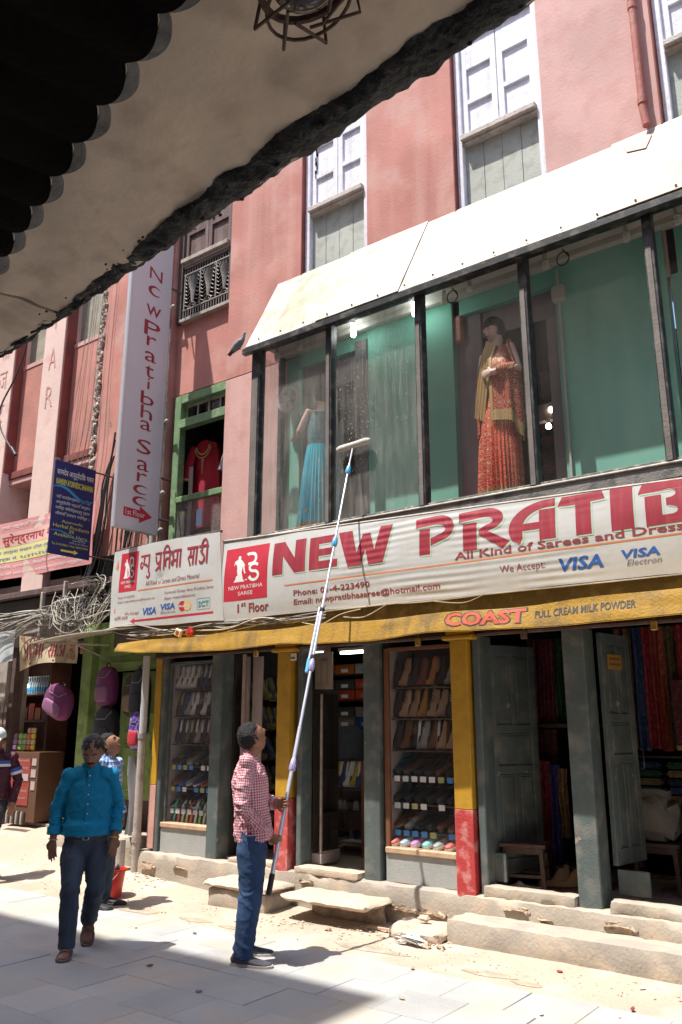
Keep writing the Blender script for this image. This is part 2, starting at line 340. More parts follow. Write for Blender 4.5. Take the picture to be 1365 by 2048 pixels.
def rect2(parent, mat, box, surf, dv=0, name='print'):
    x0, x1, y0, y1 = box; n = max(1, int((x1-x0)/.05)); V = []; Fc = []
    for i in range(n+1): V += [(x0+(x1-x0)*i/n, y0), (x0+(x1-x0)*i/n, y1)]
    for i in range(n): Fc.append((2*i, 2*i+2, 2*i+3, 2*i+1))
    return lay(V, Fc, surf, dv).build(name, mat, parent)
def strokes(parent, lines, wd, mat, box, surf, dv=0, name='lettering'):
    """polylines in glyph units (x, y with baseline 0 and head line 1) drawn with a pen"""
    x0, x1, y0, y1 = box; mb = MB(); xs = [p[0] for l in lines for p in l]; ax, bx = min(xs), max(xs)
    sx = (x1-x0)/(bx-ax); sy = (y1-y0)
    for k, l in enumerate(lines):
        P = [Vector((x0+(p[0]-ax)*sx, y0+p[1]*sy)) for p in l]
        V = []; Fc = []; n = len(P)
        for i in range(n):
            d = (P[min(i+1, n-1)]-P[max(i-1, 0)]).normalized(); q = Vector((-d.y, d.x))*wd/2
            V += [tuple(P[i]+q), tuple(P[i]-q)]
        for i in range(n-1): Fc.append((2*i, 2*i+1, 2*i+3, 2*i+2))
        def sf(a, b, k=k): return Vector(surf(a, b))+Vector((0, -.00015*k, 0)) 
        m = lay(V, Fc, sf, dv); mb.add(m.v, m.f)
    return mb.build(name, mat, parent)
def arc(cx, cy, rx, ry, a0, a1, n=10): return [(cx+rx*cos(radians(a0+(a1-a0)*i/n)), cy+ry*sin(radians(a0+(a1-a0)*i/n))) for i in range(n+1)]
HL = lambda a, b: [(a, 1), (b, 1)]
BAR = lambda x: [(x, 1.02), (x, 0)]
DEV_NYU = [HL(0, 1.12), arc(.16, .45, .13, .17, 60, 350, 12), [(.28, .5), (.5, .55)], arc(.62, .72, .2, .28, 120, 300, 8)+[(.8, .32), (1.02, .42)], BAR(1.02), arc(.98, -.16, .16, .18, 100, -160, 8)+[(.8, -.3)]]
DEV_PRA = [HL(0, .75), arc(.34, .78, .22, .38, 170, 290, 8)+[(.6, .55)], BAR(.6), [(.58, .28), (.12, -.02)]]
DEV_TI = [HL(0, .95), BAR(.18), arc(.46, 1.02, .29, .36, 180, 10, 10), BAR(.8), [(.8, .6), (.55, .62)]+arc(.5, .38, .16, .24, 90, 240, 8)]
DEV_BHA = [HL(.25, 1.05), arc(.12, .86, .1, .12, 0, 320, 8), [(.2, .8), (.2, .35)]+arc(.12, .3, .1, .12, 20, -300, 8), [(.14, .44), (.62, .44)], BAR(.62), BAR(.95)]
DEV_SA = [HL(0, 1.15), arc(.24, .74, .17, .25, 100, -70, 8)+[(.2, .42), (.46, -.02)], [(.22, .5), (.7, .5)], BAR(.7), BAR(1.02)]
DEV_DII = [HL(0, 1.0), [(.36, 1), (.34, .78), (.18, .7)]+arc(.26, .5, .17, .2, 110, 40, 3), arc(.36, .3, .25, .26, 100, -150, 10), BAR(.86), arc(.58, 1.02, .28, .36, 10, 180, 10)]
def dev(glyphs, gap=.14, space=.5):
    out = []; x = 0
    for g in glyphs:
        if g is None: x += space; continue
        mx = max(p[0] for l in g for p in l); out += [[(p[0]+x, p[1]) for p in l] for l in g]; x += mx+gap
    return out
DEV_FULL = dev([DEV_NYU, None, DEV_PRA, DEV_TI, DEV_BHA, None, DEV_SA, DEV_DII], gap=.06)
DEV_PS = dev([DEV_PRA, DEV_TI, DEV_BHA, None, DEV_SA, DEV_DII], gap=.06)
# ================================================================ GROUND
def gz(x, y):
    s = max(0, min(1, (y+.95)/.8)); s = s*s*(3-2*s)
    l = max(0, min(1, (-6.4-x)/3.2)); n = noise.noise(Vector((x*1.3, y*1.3, 0)))*.02+noise.noise(Vector((x*6, y*6, 3)))*.008
    if y < -1.13: return -.012
    return -.004+s*(.022+l*.34*(min(1, max(0, (y+.8)/1.1)) if y < .3 else 1)+n)
mb = MB()
xs = [-60, -40, -25, -18, -14]+[-12+.12*i for i in range(int(14/.12)+1)]+[3, 6, 12, 30, 60]
ys = [-60, -30, -14, -8, -6, -4, -2.5, -1.5]+[-1.2+.08*i for i in range(int(1.9/.08)+1)]+[1.2, 4, 30, 60]
W = len(xs)
mb.add([(x, y, gz(x, y)) for y in ys for x in xs], [(j*W+i, j*W+i+1, (j+1)*W+i+1, (j+1)*W+i) for j in range(len(ys)-1) for i in range(W-1)])
g = single(mb, 'ground', DIRTG, (0, 0, 0), None, None, kind='structure', smooth=True)
pav = bpy.data.objects.new('street_paving', None); S.collection.objects.link(pav); pav.location = (-4, -2.5, -.012); pav['kind'] = 'structure'
TM = []
for k in range(4):
    m_ = MB().box(-.2138, .2138, -.2138, .2138, 0, .012+.001*k); TM.append(m_.mesh('tile', bevel=.003)); TM[-1].materials.append(TILE)
for i in range(20):
    for j in range(8):
        x = -9.4+.43*i+(.215 if j % 2 else 0); y = -4.35+.43*j
        if y > -1.1 or (x > -.4 and y > -2): continue
        o = bpy.data.objects.new('tile', random.choice(TM)); S.collection.objects.link(o); o.parent = pav; o.location = (x+4+random.uniform(-.002, .002), y+2.5, 0)
        o.rotation_euler = (random.uniform(-.004, .004), random.uniform(-.004, .004), random.uniform(-.008, .008))
# loose grit and rubble along the wall foot
mb = MB()
for i in range(1000):
    x = random.uniform(-9.5, -.6); y = -.45-abs(random.gauss(0, .33)) if x > -6 else random.uniform(-1.0, .1)
    if y < -1.7: continue
    r = random.choice([.002, .003, .004, .005, .008])*random.uniform(.6, 1.3); z = max(gz(x, y), .002)
    mb.ball((x, y, z+r*.3), (r*random.uniform(.8, 1.6), r, r*.7), 5, 3)
for cx, cy, n, sp in ((-3.75, -.50, 150, .13), (-5.0, -.6, 50, .16), (-4.35, -.45, 70, .15), (-7.3, -.15, 60, .2)):
    for i in range(n):
        x = random.gauss(cx, sp); y = random.gauss(cy, sp*.5); r = random.uniform(.004, .015)
        mb.ball((x, y, max(gz(x, y), 0)+r*.3), (r*1.3, r, r*.7), 5, 3, m=Matrix.Rotation(random.uniform(0, 3), 3, 'Z'))
single(mb, 'grit', STONE, (-4, -.5, 0), 'loose grit and crumbs of masonry along the foot of the shop wall', 'grit', kind='stuff')
# damp patches on the dusty road
DAMP = M('damp_ground', (.40, .335, .26), .5, var=.25, scale=9, bump=.3)
def puddle(x, y, rx, ry, seed, label):
    P = [(x+rx*cos(2*pi*i/26)*(1+.45*noise.noise(Vector((cos(2*pi*i/26)*1.6, sin(2*pi*i/26)*1.6, seed)))), y+ry*sin(2*pi*i/26)*(1+.45*noise.noise(Vector((cos(2*pi*i/26)*1.6+5, sin(2*pi*i/26)*1.6, seed))))) for i in range(26)]
    mb = MB(); z = lambda a, b: (gz(a, b) if b > -1.13 else .003)+.003
    mb.grid(lambda u, v: (lambda a, b: (a, b, z(a, b)))(x+(P[int(u*26+.5) % 26][0]-x)*(.02+v*.98), y+(P[int(u*26+.5) % 26][1]-y)*(.02+v*.98)), 26, 7, close=True)
    single(mb, 'damp_patch', DAMP, (x, y, 0), label, 'damp patch', 'damp patches where the wash water dripped')
puddle(-6.45, -1.02, .28, .09, 1, 'dark damp patch on the road beside the red bucket')
puddle(-5.75, -.98, .18, .06, 2, 'damp patch between the bucket and the window cleaner')
puddle(-5.3, -1.0, .13, .045, 3, 'small damp patch just left of the window cleaner')
puddle(-4.0, -.86, .32, .075, 4, 'long damp patch in the sun right of the window cleaner')
puddle(-2.95, -.92, .22, .055, 5, 'damp patch below the long concrete step')
puddle(-2.62, -.98, .12, .04, 6, 'small round greenish patch nearest the long concrete step')

# ================================================================ SHOP BUILDING
B = thing('shop_building', (-4, 0, 0), 'pink plastered building with grey shutters above a row of small open shops', 'building')
def P_(name, mat, *boxes, parent=B, bevel=.004, **k): return part(name, mat, parent, boxes, bevel=bevel, **k)
# plinth and floors
rough_block(-7.72, 1.2, -.10, .12, -.1, .315, .010, .07, 1).build('plinth', CEM, B, smooth=True)
P_('floor', CEM, (-7.6, 1.2, .12, 3.4, -.05, .33)); 
rough_block(-5.36, -4.62, -.10, .10, .30, .365, .005, .05, 2).build('door_sill', STONE, B, smooth=True)
rough_block(-6.26, -5.62, -.07, .10, .30, .36, .005, .05, 12).build('door_sill', STONE, B, smooth=True)
rough_block(-3.40, -2.63, -.07, .08, .30, .39, .006, .05, 3).build('door_sill', CEM, B, smooth=True)
rough_block(-2.38, .9, -.07, .08, .30, .395, .006, .05, 4).build('door_sill', CEM, B, smooth=True)
# broken holes in the plinth showing brick and stone
for k, (x, zz, sx, sz) in enumerate(((-4.0, .13, .30, .07), (-3.1, .24, .12, .04), (-2.86, .21, .08, .04), (-2.3, .23, .13, .05), (-2.05, .17, .1, .04), (-6.9, .2, .12, .05), (-7.4, .17, .12, .09), (-5.2, .24, .1, .03), (-5.75, .2, .1, .035))):
    rough_block(x-sx, x+sx, -.125, -.05, zz-sz*.5, zz+sz*.5, .018, .03, 20+k).build('broken_masonry', CEMB, B, smooth=True)
# posts
def post(x0, x1, y1, mat, z0=.30, z1=2.40, name='post'): return P_(name, mat, (x0, x1, -.03, y1, z0, z1), bevel=.008)
p = post(-7.54, -7.43, .08, YEL, 1.0); P_('painted_foot', M('faded_pink_paint', (.55, .30, .26), .8, bump=.3, streak=((.4, .3, .25), .5, 10)), (-7.54, -7.43, -.03, .08, .34, 1.0), parent=p)
post(-7.42, -7.36, .10, GREYP)
post(-6.62, -6.46, .16, GREYP); post(-4.60, -4.42, .16, GREYP); post(-2.62, -2.44, .20, GREYP)
post(-5.40, -5.34, .14, GREYP); post(-3.44, -3.37, .2, GREYP); post(-3.66, -3.61, .05, GREYP, .5)
for a, b in ((-5.63, -5.46), (-3.63, -3.46)):
    p = P_('yellow_pillar', YEL, (a, b, -.08, .10, .96, 2.36), bevel=.006)
    P_('red_foot', REDP, (a-.002, b+.002, -.082, .10, .25, .958), parent=p)
    P_('capital', YEL, (a-.06, b+.08, -.12, .10, 2.36, 2.40), (a-.03, b+.04, -.10, .10, 2.40, 2.47), parent=p, bevel=.012)
post(-1.34, -1.16, .2, GREYP)
P_('pale_post', INTL, (-6.26, -6.21, .10, .15, .36, 2.36)); P_('pale_board', INTL, (-6.19, -6.05, .16, .18, .36, 2.36)) 
# beam above the shop openings and the timber frame behind the awning
P_('beam', DARKW, (-7.6, 1.2, .0, .16, 2.405, 2.62)); P_('rail', BROWNW, (-7.5, 1.2, -.05, -.02, 2.385, 2.41))
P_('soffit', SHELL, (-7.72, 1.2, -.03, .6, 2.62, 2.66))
# grey back panel over banner foot
P_('fascia_board', M('dark_fascia', (.10, .085, .07), .8, bump=.4, dirt=((.22, .19, .16), .6, 8)), (-8.3, 1.2, -.06, -.03, 2.55, 2.80))  # dark grey-brown with paler blotches
# rooms
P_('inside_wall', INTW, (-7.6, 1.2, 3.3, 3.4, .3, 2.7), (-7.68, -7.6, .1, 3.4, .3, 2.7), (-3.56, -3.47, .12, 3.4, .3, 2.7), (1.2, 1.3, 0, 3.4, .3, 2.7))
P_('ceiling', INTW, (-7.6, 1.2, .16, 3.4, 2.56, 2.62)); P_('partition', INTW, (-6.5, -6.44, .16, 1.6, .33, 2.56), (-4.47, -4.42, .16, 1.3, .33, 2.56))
# door leaves standing open into the shop: stiles, rails and raised panels
def door_leaf(hx, hy, ang, wd, z0, z1, label=None, mat=GREYP):
    d = bpy.data.objects.new('door_leaf', None); S.collection.objects.link(d); d.parent = B; d.location = Vector((hx, hy, 0))-B.location; d.rotation_euler = (0, 0, ang)
    if label: d['label'] = label
    def bx(n, *bs, bev=.004):
        mb = MB()
        for b in bs: mb.box(*b)
        return mb.build(n, mat, d, bevel=bev, local=True)
    H = z1-z0; s = .075
    bx('door_frame', (0, s, -.02, .02, z0, z1), (wd-s, wd, -.02, .02, z0, z1), (s, wd-s, -.02, .02, z0, z0+.12), (s, wd-s, -.02, .02, z1-.09, z1), (s, wd-s, -.02, .02, z0+H*.42, z0+H*.42+.07), (s, wd-s, -.02, .02, z0+H*.60, z0+H*.60+.07), (wd/2-.025, wd/2+.025, -.02, .02, z0+.12, z0+H*.42), (wd/2-.025, wd/2+.025, -.02, .02, z0+H*.60+.07, z1-.09))
    for a, b, c, e in ((s, wd/2-.025, z0+.12, z0+H*.42), (wd/2+.025, wd-s, z0+.12, z0+H*.42), (s, wd-s, z0+H*.42+.07, z0+H*.60), (s, wd/2-.025, z0+H*.60+.07, z1-.09), (wd/2+.025, wd-s, z0+H*.60+.07, z1-.09)):
        bx('panel', (a, b, -.009, .009, c, e), (a+.022, b-.022, -.015, .015, c+.022, e-.022), bev=.006)
    return d
door_leaf(-3.40, .16, radians(64), .52, .44, 2.33, 'grey panelled door leaf standing open behind the stool')
dl = door_leaf(-2.385, .16, radians(80), .46, .60, 2.37, 'grey panelled door leaf with a small yellow notice at its top')
MB().box(.08, .30, -.026, -.021, 2.08, 2.2).build('notice', F('notice_yellow', (.42, .27, .05)), dl, local=True)
mb = MB()
for r_ in range(2):
    for i in range(7): mb.box(.105+.025*i, .122+.025*i, -.0275, -.0265, 2.155-.045*r_, 2.175-.045*r_)
mb.build('notice_print', MAR, dl, local=True)
P_('kick_board', GREYP, (-2.38, -2.14, .17, .20, .40, .575)); P_('kick_board', GREYP, (-3.40, -3.27, .10, .13, .40, .62))
mb = MB().tube([(.47, -.03, 1.45), (.47, -.06, 1.44), (.47, -.06, 1.30), (.47, -.03, 1.29)], .006, 6); mb.build('handle', BLACKM, dl, local=True, smooth=True)

# ---------------------------------------------------------------- upper wall (plane y = .5) with recessed windows (y = .62)
WY = .5
def wall(name, mat, x0, x1, z0, z1, y0=WY, y1=1.0): return P_(name, mat, (x0, x1, y0, y1, z0, z1), bevel=.01)
PIL = [(-7.12, -5.87, PINK), (-4.88, -3.70, PINK), (-2.66, -1.52, PINKP), (-.46, 1.3, PINK)]
wall('pilaster', PINKP, -7.12, -6.09, 3.3, 5.95);  # paler colour paints in the lit wall below a shadow edge
for a, b, m_ in PIL: wall('pilaster', m_, a, b, 5.95 if a < -7 else 5.5, 12)
wall('pilaster', PINK, -9.75, -8.22, 2.6, 12)
for x in (-8.22, -7.12, -5.87, -4.88, -3.70, -2.66, -1.52):   # dark painted reveals
    pass
P_('spandrel', PINK, (-8.22, -7.12, .60, 1.0, 6.02, 7.10), (-8.22, -7.12, .60, 1.0, 9.35, 12)); 
P_('spandrel', PINK, (-5.87, -4.88, .60, 1.0, 9.30, 12), (-3.70, -2.66, .60, 1.0, 9.30, 12), (-1.52, -.46, .60, 1.0, 9.30, 12))
P_('wall_core', PINKD, (-8.3, 1.3, .80, 1.1, 6.0, 12))
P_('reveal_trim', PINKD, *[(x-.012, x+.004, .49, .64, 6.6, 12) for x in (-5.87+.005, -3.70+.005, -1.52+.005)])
def shutters(xa, xb, zs, zt, wood, sillm, frame_m, board, bz):
    """sill at zs, shutter pair up to zt, boarding from bz to the sill"""
    y = .62
    P_('window_frame', frame_m, (xa+.012, xa+.085, y-.07, y+.03, bz, zt+.06), (xb-.075, xb-.012, y-.07, y+.03, bz, zt+.06), (xa+.085, xb-.075, y-.07, y+.03, zt, zt+.06), bevel=.006)
    P_('sill', sillm, (xa+.085, xb-.075, y-.12, y+.02, zs-.05, zs+.02), (xa+.085, xb-.075, y-.08, y+.02, zs-.085, zs-.05), bevel=.008)
    if board is not None:
        n = 4; ww = (xb-xa-.16)/n
        for i in range(n): P_('board', board, (xa+.087+ww*i, xa+.085+ww*(i+1)-.003, y+.0+.002*(i % 2), y+.02, bz, zs-.085), bevel=.002)
    a = xa+.085; b = xb-.075; mid = (a+b)/2
    for (p, q) in ((a, mid-.004), (mid+.004, b)):
        s = .07; z0, z1 = zs+.02, zt; H = z1-z0
        f = P_('shutter', wood, (p, p+s, y-.035, y, z0, z1), (q-s, q, y-.035, y, z0, z1), (p+s, q-s, y-.035, y, z0, z0+.02), (p+s, q-s, y-.035, y, z0+H*.33, z0+H*.33+.06), (p+s, q-s, y-.035, y, z0+H*.69, z1), bevel=.003)
        for c, d in ((z0+.02, z0+H*.33), (z0+H*.33+.06, z0+H*.69)): P_('panel', wood, (p+s, q-s, y-.008, y+.004, c, d), parent=f, bevel=.002)
for xa, xb in ((-5.87, -4.88), (-3.70, -2.66), (-1.52, -.46)):
    shutters(xa, xb, 7.93, 9.24, WHITEP, M('old_sill', (.55, .50, .47), .8, bump=.6, var=.2, dirt=((.35, .27, .22), .6, 16)), WHITEP, BOARD, 6.55)
shutters(-8.2, -7.12, 8.05, 9.3, BROWNW, PIPE, M('dark_frame', (.09, .07, .07), .7, bump=.4), None, 7.1)
P_('window_back', SHELL, (-8.15, -7.15, .70, .72, 7.12, 8.0)); P_('sill', PIPE, (-8.1, -7.12, .52, .66, 7.08, 7.13))
# cast iron grille: posts, rails, fans of bars and chevrons
IRON = M('grey_iron', (.33, .30, .28), .6, bump=.2, var=.2, metal=.2)
gr = P_('grille', IRON, (-8.08, -7.14, .555, .575, 7.14, 7.155), (-8.08, -7.14, .555, .575, 7.27, 7.285), (-8.08, -7.14, .555, .575, 7.82, 7.835), (-8.08, -7.14, .555, .575, 7.93, 7.945), bevel=0)
mb = MB()
for i in range(19):
    x = -8.07+.05*i; mb.box(x-.004, x+.004, .56, .57, 7.155, 7.27); mb.box(x-.004, x+.004, .56, .57, 7.835, 7.90)
mb.build('baluster', IRON, gr)
for k in range(3):
    cx = -7.90+.31*k; mb = MB()
    for i in range(9):
        t = (i-4)/4; mb.tube([(cx+t*.018, .565, 7.36), (cx+t*.045, .565, 7.55), (cx+t*.125, .565, 7.82)], .0045, 4)
    mb.tube([(cx+.07*cos(a*pi/8), .56, 7.285+.075*sin(a*pi/8)) for a in range(9)], .007, 5); mb.tube([(cx+.04*cos(a*pi/8), .56, 7.285+.04*sin(a*pi/8)) for a in range(9)], .005, 5)
    mb.build('fan', IRON, gr)
    for s in (-1, 1):
        mb = MB()
        for i in range(9):
            z = 7.32+.058*i; x0 = cx+s*(.035+.0085*i); x1 = cx+s*.15; xm = (x0+x1)/2
            mb.tube([(x0, .565, z+.03), (xm, .565, z), (x1, .565, z+.03)], .0065, 4)
        mb.build('chevrons', IRON, gr)
mb = MB()
for k in range(4): mb.box(-8.06+.31*k-.007, -8.06+.31*k+.007, .555, .575, 7.285, 7.82)
mb.build('grille_bar', IRON, gr)
# green window with a clothes rail behind it
wf = P_('window_frame', GREENF, (-8.12, -8.0, .55, .66, 3.5, 5.98), (-7.14, -7.10, .55, .66, 3.5, 5.98), (-8.0, -7.14, .55, .68, 5.86, 5.98), (-8.0, -7.14, .53, .64, 5.50, 5.62), (-8.0, -7.14, .53, .60, 4.46, 4.54), bevel=.006)
P_('transom_bar', PIPE, (-8.0, -7.14, .63, .65, 5.82, 5.86), (-8.0, -7.14, .63, .65, 5.62, 5.65), *[(-7.98+.21*k, -7.955+.21*k, .63, .65, 5.65, 5.82) for k in range(5)], parent=wf)
P_('glass_pane', GL_S, (-7.99, -7.145, .655, .658, 5.62, 5.86), parent=wf, bevel=0); P_('glass_pane', GL_D, (-7.99, -7.145, .57, .573, 3.5, 4.46), parent=wf, bevel=0)
P_('sticker', F('sticker_blue', (.35, .55, .75)), (-7.62, -7.52, .565, .568, 4.1, 4.32), parent=wf, bevel=0)
P_('room', INTW, (-8.2, -7.0, 1.6, 1.65, 3.3, 6), (-8.25, -8.2, .8, 1.65, 3.3, 6), (-7.0, -6.95, 1.0, 1.65, 3.3, 6), (-8.2, -7.0, .8, 1.65, 5.98, 6.01), (-8.2, -7.0, .8, 1.65, 3.3, 3.4)); P_('curtain', INTL, (-7.97, -7.90, .72, .74, 3.5, 5.0)); P_('box_stack', F('old_carton', (.22, .17, .10), var=.4, scale=20), (-7.85, -7.2, .9, 1.1, 3.5, 4.3))
# drain pipes
mb = MB().tube([(-1.66, .44, 12), (-1.66, .44, 7.25), (-1.64, .43, 7.05)], .038, 12)
for z in (7.3, 8.4, 9.6): mb.tube([(-1.66, .44, z), (-1.66, .44, z+.07)], .045, 12)
mb.build('drain_pipe', M('painted_pipe', (.36, .12, .10), .7, bump=.3, dirt=((.5, .25, .2), .5, 9)), B, smooth=True)
mb = MB().tube([(-8.27, .42, 3.2), (-8.27, .42, 12)], .045, 10); mb.tube([(-8.40, .45, 3.2), (-8.40, .45, 12)], .022, 8); mb.tube([(-8.20, .47, 3.2), (-8.20, .46, 7)], .014, 6)
for z in (4.1, 4.6, 5.6, 7.3): mb.tube([(-8.45, .43, z), (-8.12, .43, z)], .02, 6); mb.ball((-8.12, .42, z), .03, 8, 6)
mb.build('pipe_run', PIPE, B, smooth=True)

# ---------------------------------------------------------------- first floor display window (box y 0 .. .5)
dw = bpy.data.objects.new('display_window', None); S.collection.objects.link(dw); dw.parent = B; dw.location = Vector((-3.5, 0, 3.6))-B.location
XL = -6.14
P_('cill', M('cill_grey', (.22, .21, .20), .6, bump=.3, dirt=((.05, .05, .05), .7, 8)), (XL-.03, 1.2, -.04, .03, 3.50, 3.617), parent=dw); P_('cill_edge', M('cill_white', (.66, .65, .60), .6, bump=.2, dirt=((.3, .28, .25), .6, 12)), (XL-.03, 1.2, -.055, .02, 3.617, 3.632), parent=dw); 
P_('window_floor', BLACKM, (XL, 1.2, .0, .62, 3.50, 3.58), parent=dw)
P_('head_frame', BLACKM, (XL-.03, 1.2, -.04, .05, 5.86, 5.97), (XL-.03, 1.2, -.035, .04, 5.97, 6.02), parent=dw)
WSTR = M('weathered_strip', (.17, .15, .135), .7, bump=.3, var=.2, streak=((.32, .29, .26), .6, 9))
mull = [(XL, XL+.13), (-5.055, -4.975), (-3.925, -3.845), (-2.80, -2.72), (-1.66, -1.58), (-.52, -.44), (.62, .70)]
for i, (a, b) in enumerate(mull):
    P_('mullion', BLACKM, (a, b, -.05, .05, 3.63, 5.86), parent=dw, bevel=.004)
    P_('weather_strip', WSTR, (a+.012, b-.022, -.058, -.051, 3.64, 5.52), parent=dw, bevel=.002)
P_('corner_post', BLACKM, (XL, XL+.05, .42, .5, 3.58, 5.97), parent=dw)
P_('foot_rail', M('weathered_rail', (.14, .13, .12), .6, bump=.4, dirt=((.5, .45, .38), .7, 20)), (XL+.13, 1.2, -.03, .03, 3.632, 3.66), parent=dw)
for i in range(len(mull)-1): P_('glass_pane', GL_C if i == 2 else (GL_D if i in (0, 1) else GL_C), (mull[i][1], mull[i+1][0], -.004, .002, 3.66, 5.86), parent=dw, bevel=0)
P_('side_glass', GL_D, (XL+.008, XL+.012, .05, .42, 3.6, 5.86), parent=dw, bevel=0)
CEILW = M('white_ceiling_board', (.50, .48, .44), .8, var=.1, bump=.1)
P_('window_ceiling', CEILW, (XL+.03, 1.2, .05, .62, 5.96, 6.0), (XL+.03, 1.2, .30, .34, 5.90, 5.96), parent=dw)
GW = lambda *b: P_('mint_panel', GREENW, b, parent=dw, bevel=.004)
GW(-6.08, -5.88, .52, .6, 3.58, 5.96); GW(-4.86, -3.78, .47, .6, 3.58, 5.96); GW(-2.66, -1.63, .47, .6, 3.58, 5.96); GW(-1.60, 1.2, .50, .6, 3.58, 5.96)
GW(-5.88, -4.86, .5, .6, 5.78, 5.96); GW(-3.78, -2.66, .5, .6, 5.78, 5.96)
P_('dark_panel', M('grey_slatted_board', (.16, .14, .14), .7, streak=((.28, .26, .26), .6, 14), bump=.2), (-5.02, -4.86, .44, .5, 3.58, 5.85), parent=dw)
LINT = M('lilac_grey_lining', (.26, .22, .235), .8, var=.1, streak=((.16, .13, .15), .4, 10))
P_('lining', LINT, (-5.88, -4.86, .58, .6, 5.45, 5.78), (-5.88, -5.55, .58, .6, 3.58, 5.45), (-3.78, -3.50, .56, .6, 3.58, 5.78), (-3.5, -2.66, .58, .6, 5.5, 5.78), (-2.80, -2.66, .56, .6, 3.58, 5.5), parent=dw)
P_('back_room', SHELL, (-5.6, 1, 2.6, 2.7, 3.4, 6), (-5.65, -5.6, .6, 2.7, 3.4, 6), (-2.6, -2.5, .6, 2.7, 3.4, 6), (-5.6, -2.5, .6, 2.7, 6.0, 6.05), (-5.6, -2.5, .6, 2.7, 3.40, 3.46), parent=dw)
mb = MB()
for k in range(9): mb.box(-3.35, -2.7, 1.55, 1.75, 3.6+.16*k, 3.70+.16*k)
mb.build('folded_sarees', F('folded_cloth', (.12, .02, .03), var=.7, scale=18), dw)
P_('beam', LINT, (-3.5, -2.6, 1.0, 1.08, 4.62, 4.80), (-3.2, -2.6, 1.3, 1.4, 5.0, 5.3), parent=dw)
P_('cable_trunk', CEILW, (XL+.1, 1.2, .10, .115, 5.93, 5.95), (-2.62, -2.60, .44, .455, 3.6, 5.9), parent=dw, bevel=0)
mb = MB().tube([(-1.30, .44, 3.6), (-1.30, .44, 5.95)], .05, 10)
for z in (5.0, 5.1): mb.tube([(-1.30, .44, z), (-1.30, .44, z+.03)], .06, 10)
mb.build('mint_pipe', GREENW, dw, smooth=True)

# light bulbs
CFL = M('spiral_tube', (.7, .68, .62), .4, bump=0, var=.03); LIT = emit('lit_tube', (.9, 1., .95), 14); LITW = emit('lit_bulb', (1., .85, .6), 9)
def cfl(x, y, z, lit, label):
    t = thing('spiral_lamp', (x, y, z), label, 'lamp', 'lamps hanging in the upper display window')
    MB().tube([(x, y, z), (x, y, z-.05)], .022, 8).build('socket', CEILW, t, smooth=True)
    if lit: MB().tube([(x, y, z-.05), (x, y, z-.17)], .028, 10, round_=True).build('bulb', LIT, t, smooth=True)
    else:
        MB().tube([(x+.026*cos(a*.7), y+.026*sin(a*.7), z-.06-.0026*a) for a in range(36)], .007, 5).build('bulb', CFL, t, smooth=True)
def bulb(x, y, z, label, lit=False, r=.035):
    t = thing('round_bulb', (x, y, z), label, 'lamp', 'lamps hanging in the upper display window')
    MB().tube([(x, y, z), (x, y, z-.05)], .02, 8).build('socket', CEILW, t, smooth=True); MB().ball((x, y, z-.08), r, 12, 8).build('bulb', LITW if lit else CFL, t, smooth=True)
cfl(-4.86, .2, 5.96, True, 'lit tube bulb left of the wet pane in the upper window')
cfl(-4.07, .2, 5.96, True, 'lit tube bulb by the third window post')
cfl(-5.97, .2, 5.94, False, 'unlit spiral bulb in the corner above the wall fan'); cfl(-5.2, .2, 5.94, False, 'unlit spiral bulb against the second window post')
cfl(-3.72, .2, 5.94, False, 'unlit spiral bulb right of the lit one, beside a cable loop'); cfl(-2.62, .2, 5.94, False, 'unlit spiral bulb above the small speaker box')
cfl(-1.86, .2, 5.94, False, 'unlit spiral bulb left of the fifth window post'); cfl(-1.42, .2, 5.94, False, 'unlit spiral bulb nearest the right edge, beside a cable loop')
bulb(-5.63, .2, 5.94, 'round bulb above the head of the turquoise mannequin'); bulb(-3.42, .2, 5.94, 'round bulb left of the red mannequin')
for x, lb in ((-3.62, 'by the third window post'), (-2.45, 'above the right-hand green panel'), (-1.30, 'at the far right pane'),):
    mb = MB().tube([(x+.06*cos(a*pi/8)*1., .2, 5.84+.07*sin(a*pi/8)) for a in range(17)]+[(x, .2, 5.94)], .006, 5)
    single(mb, 'cable_loop', WIREK, (x, .2, 5.94), 'coiled cable loop under the display ceiling '+lb, 'cable', 'cable loops under the display ceiling', smooth=True)
single(MB().box(-2.66, -2.54, .38, .47, 5.55, 5.70), 'speaker_box', CEILW, (-2.6, .42, 5.55), 'small white speaker box on the wall beside the red mannequin', 'speaker', bevel=.01)
for i, (x, z) in enumerate(((-2.98, 4.72), (-3.02, 4.55))): bulb(x, 1.0, z+.08, 'warm lit bulb deep in the room behind the red mannequin, '+('upper' if i == 0 else 'lower')+' of the two', True, .03)
# wall fan
t = thing('wall_fan', (-6.12, .44, 5.6), 'small white ventilator fan in the corner of the upper display window', 'fan')
cx, cz = -5.93, 5.35
mb = MB().tube([(cx+.14*cos(a*pi/10), .36, cz+.14*sin(a*pi/10)) for a in range(21)], .02, 6); mb.build('rim', CEILW, t, smooth=True)
MB().tube([(cx, .38, cz), (cx, .34, cz)], .03, 10).build('hub', CEILW, t)
for k in range(5):
    a = k*2*pi/5; MB().tube([(cx+.02*cos(a), .37, cz+.02*sin(a)), (cx+.12*cos(a+.2), .36, cz+.12*sin(a+.2))], [(.02, .004), (.045, .004)], 8, ref=(-sin(a), .3, cos(a))).build('blade', CEILW, t, smooth=True)
single(MB().tube([(-6.08, .3, 5.95), (-6.0, .34, 5.5)], .004, 4), 'fan_cord', WIREK, (-6.08, .3, 5.5), 'thin black cord hanging to the wall fan', 'cord')

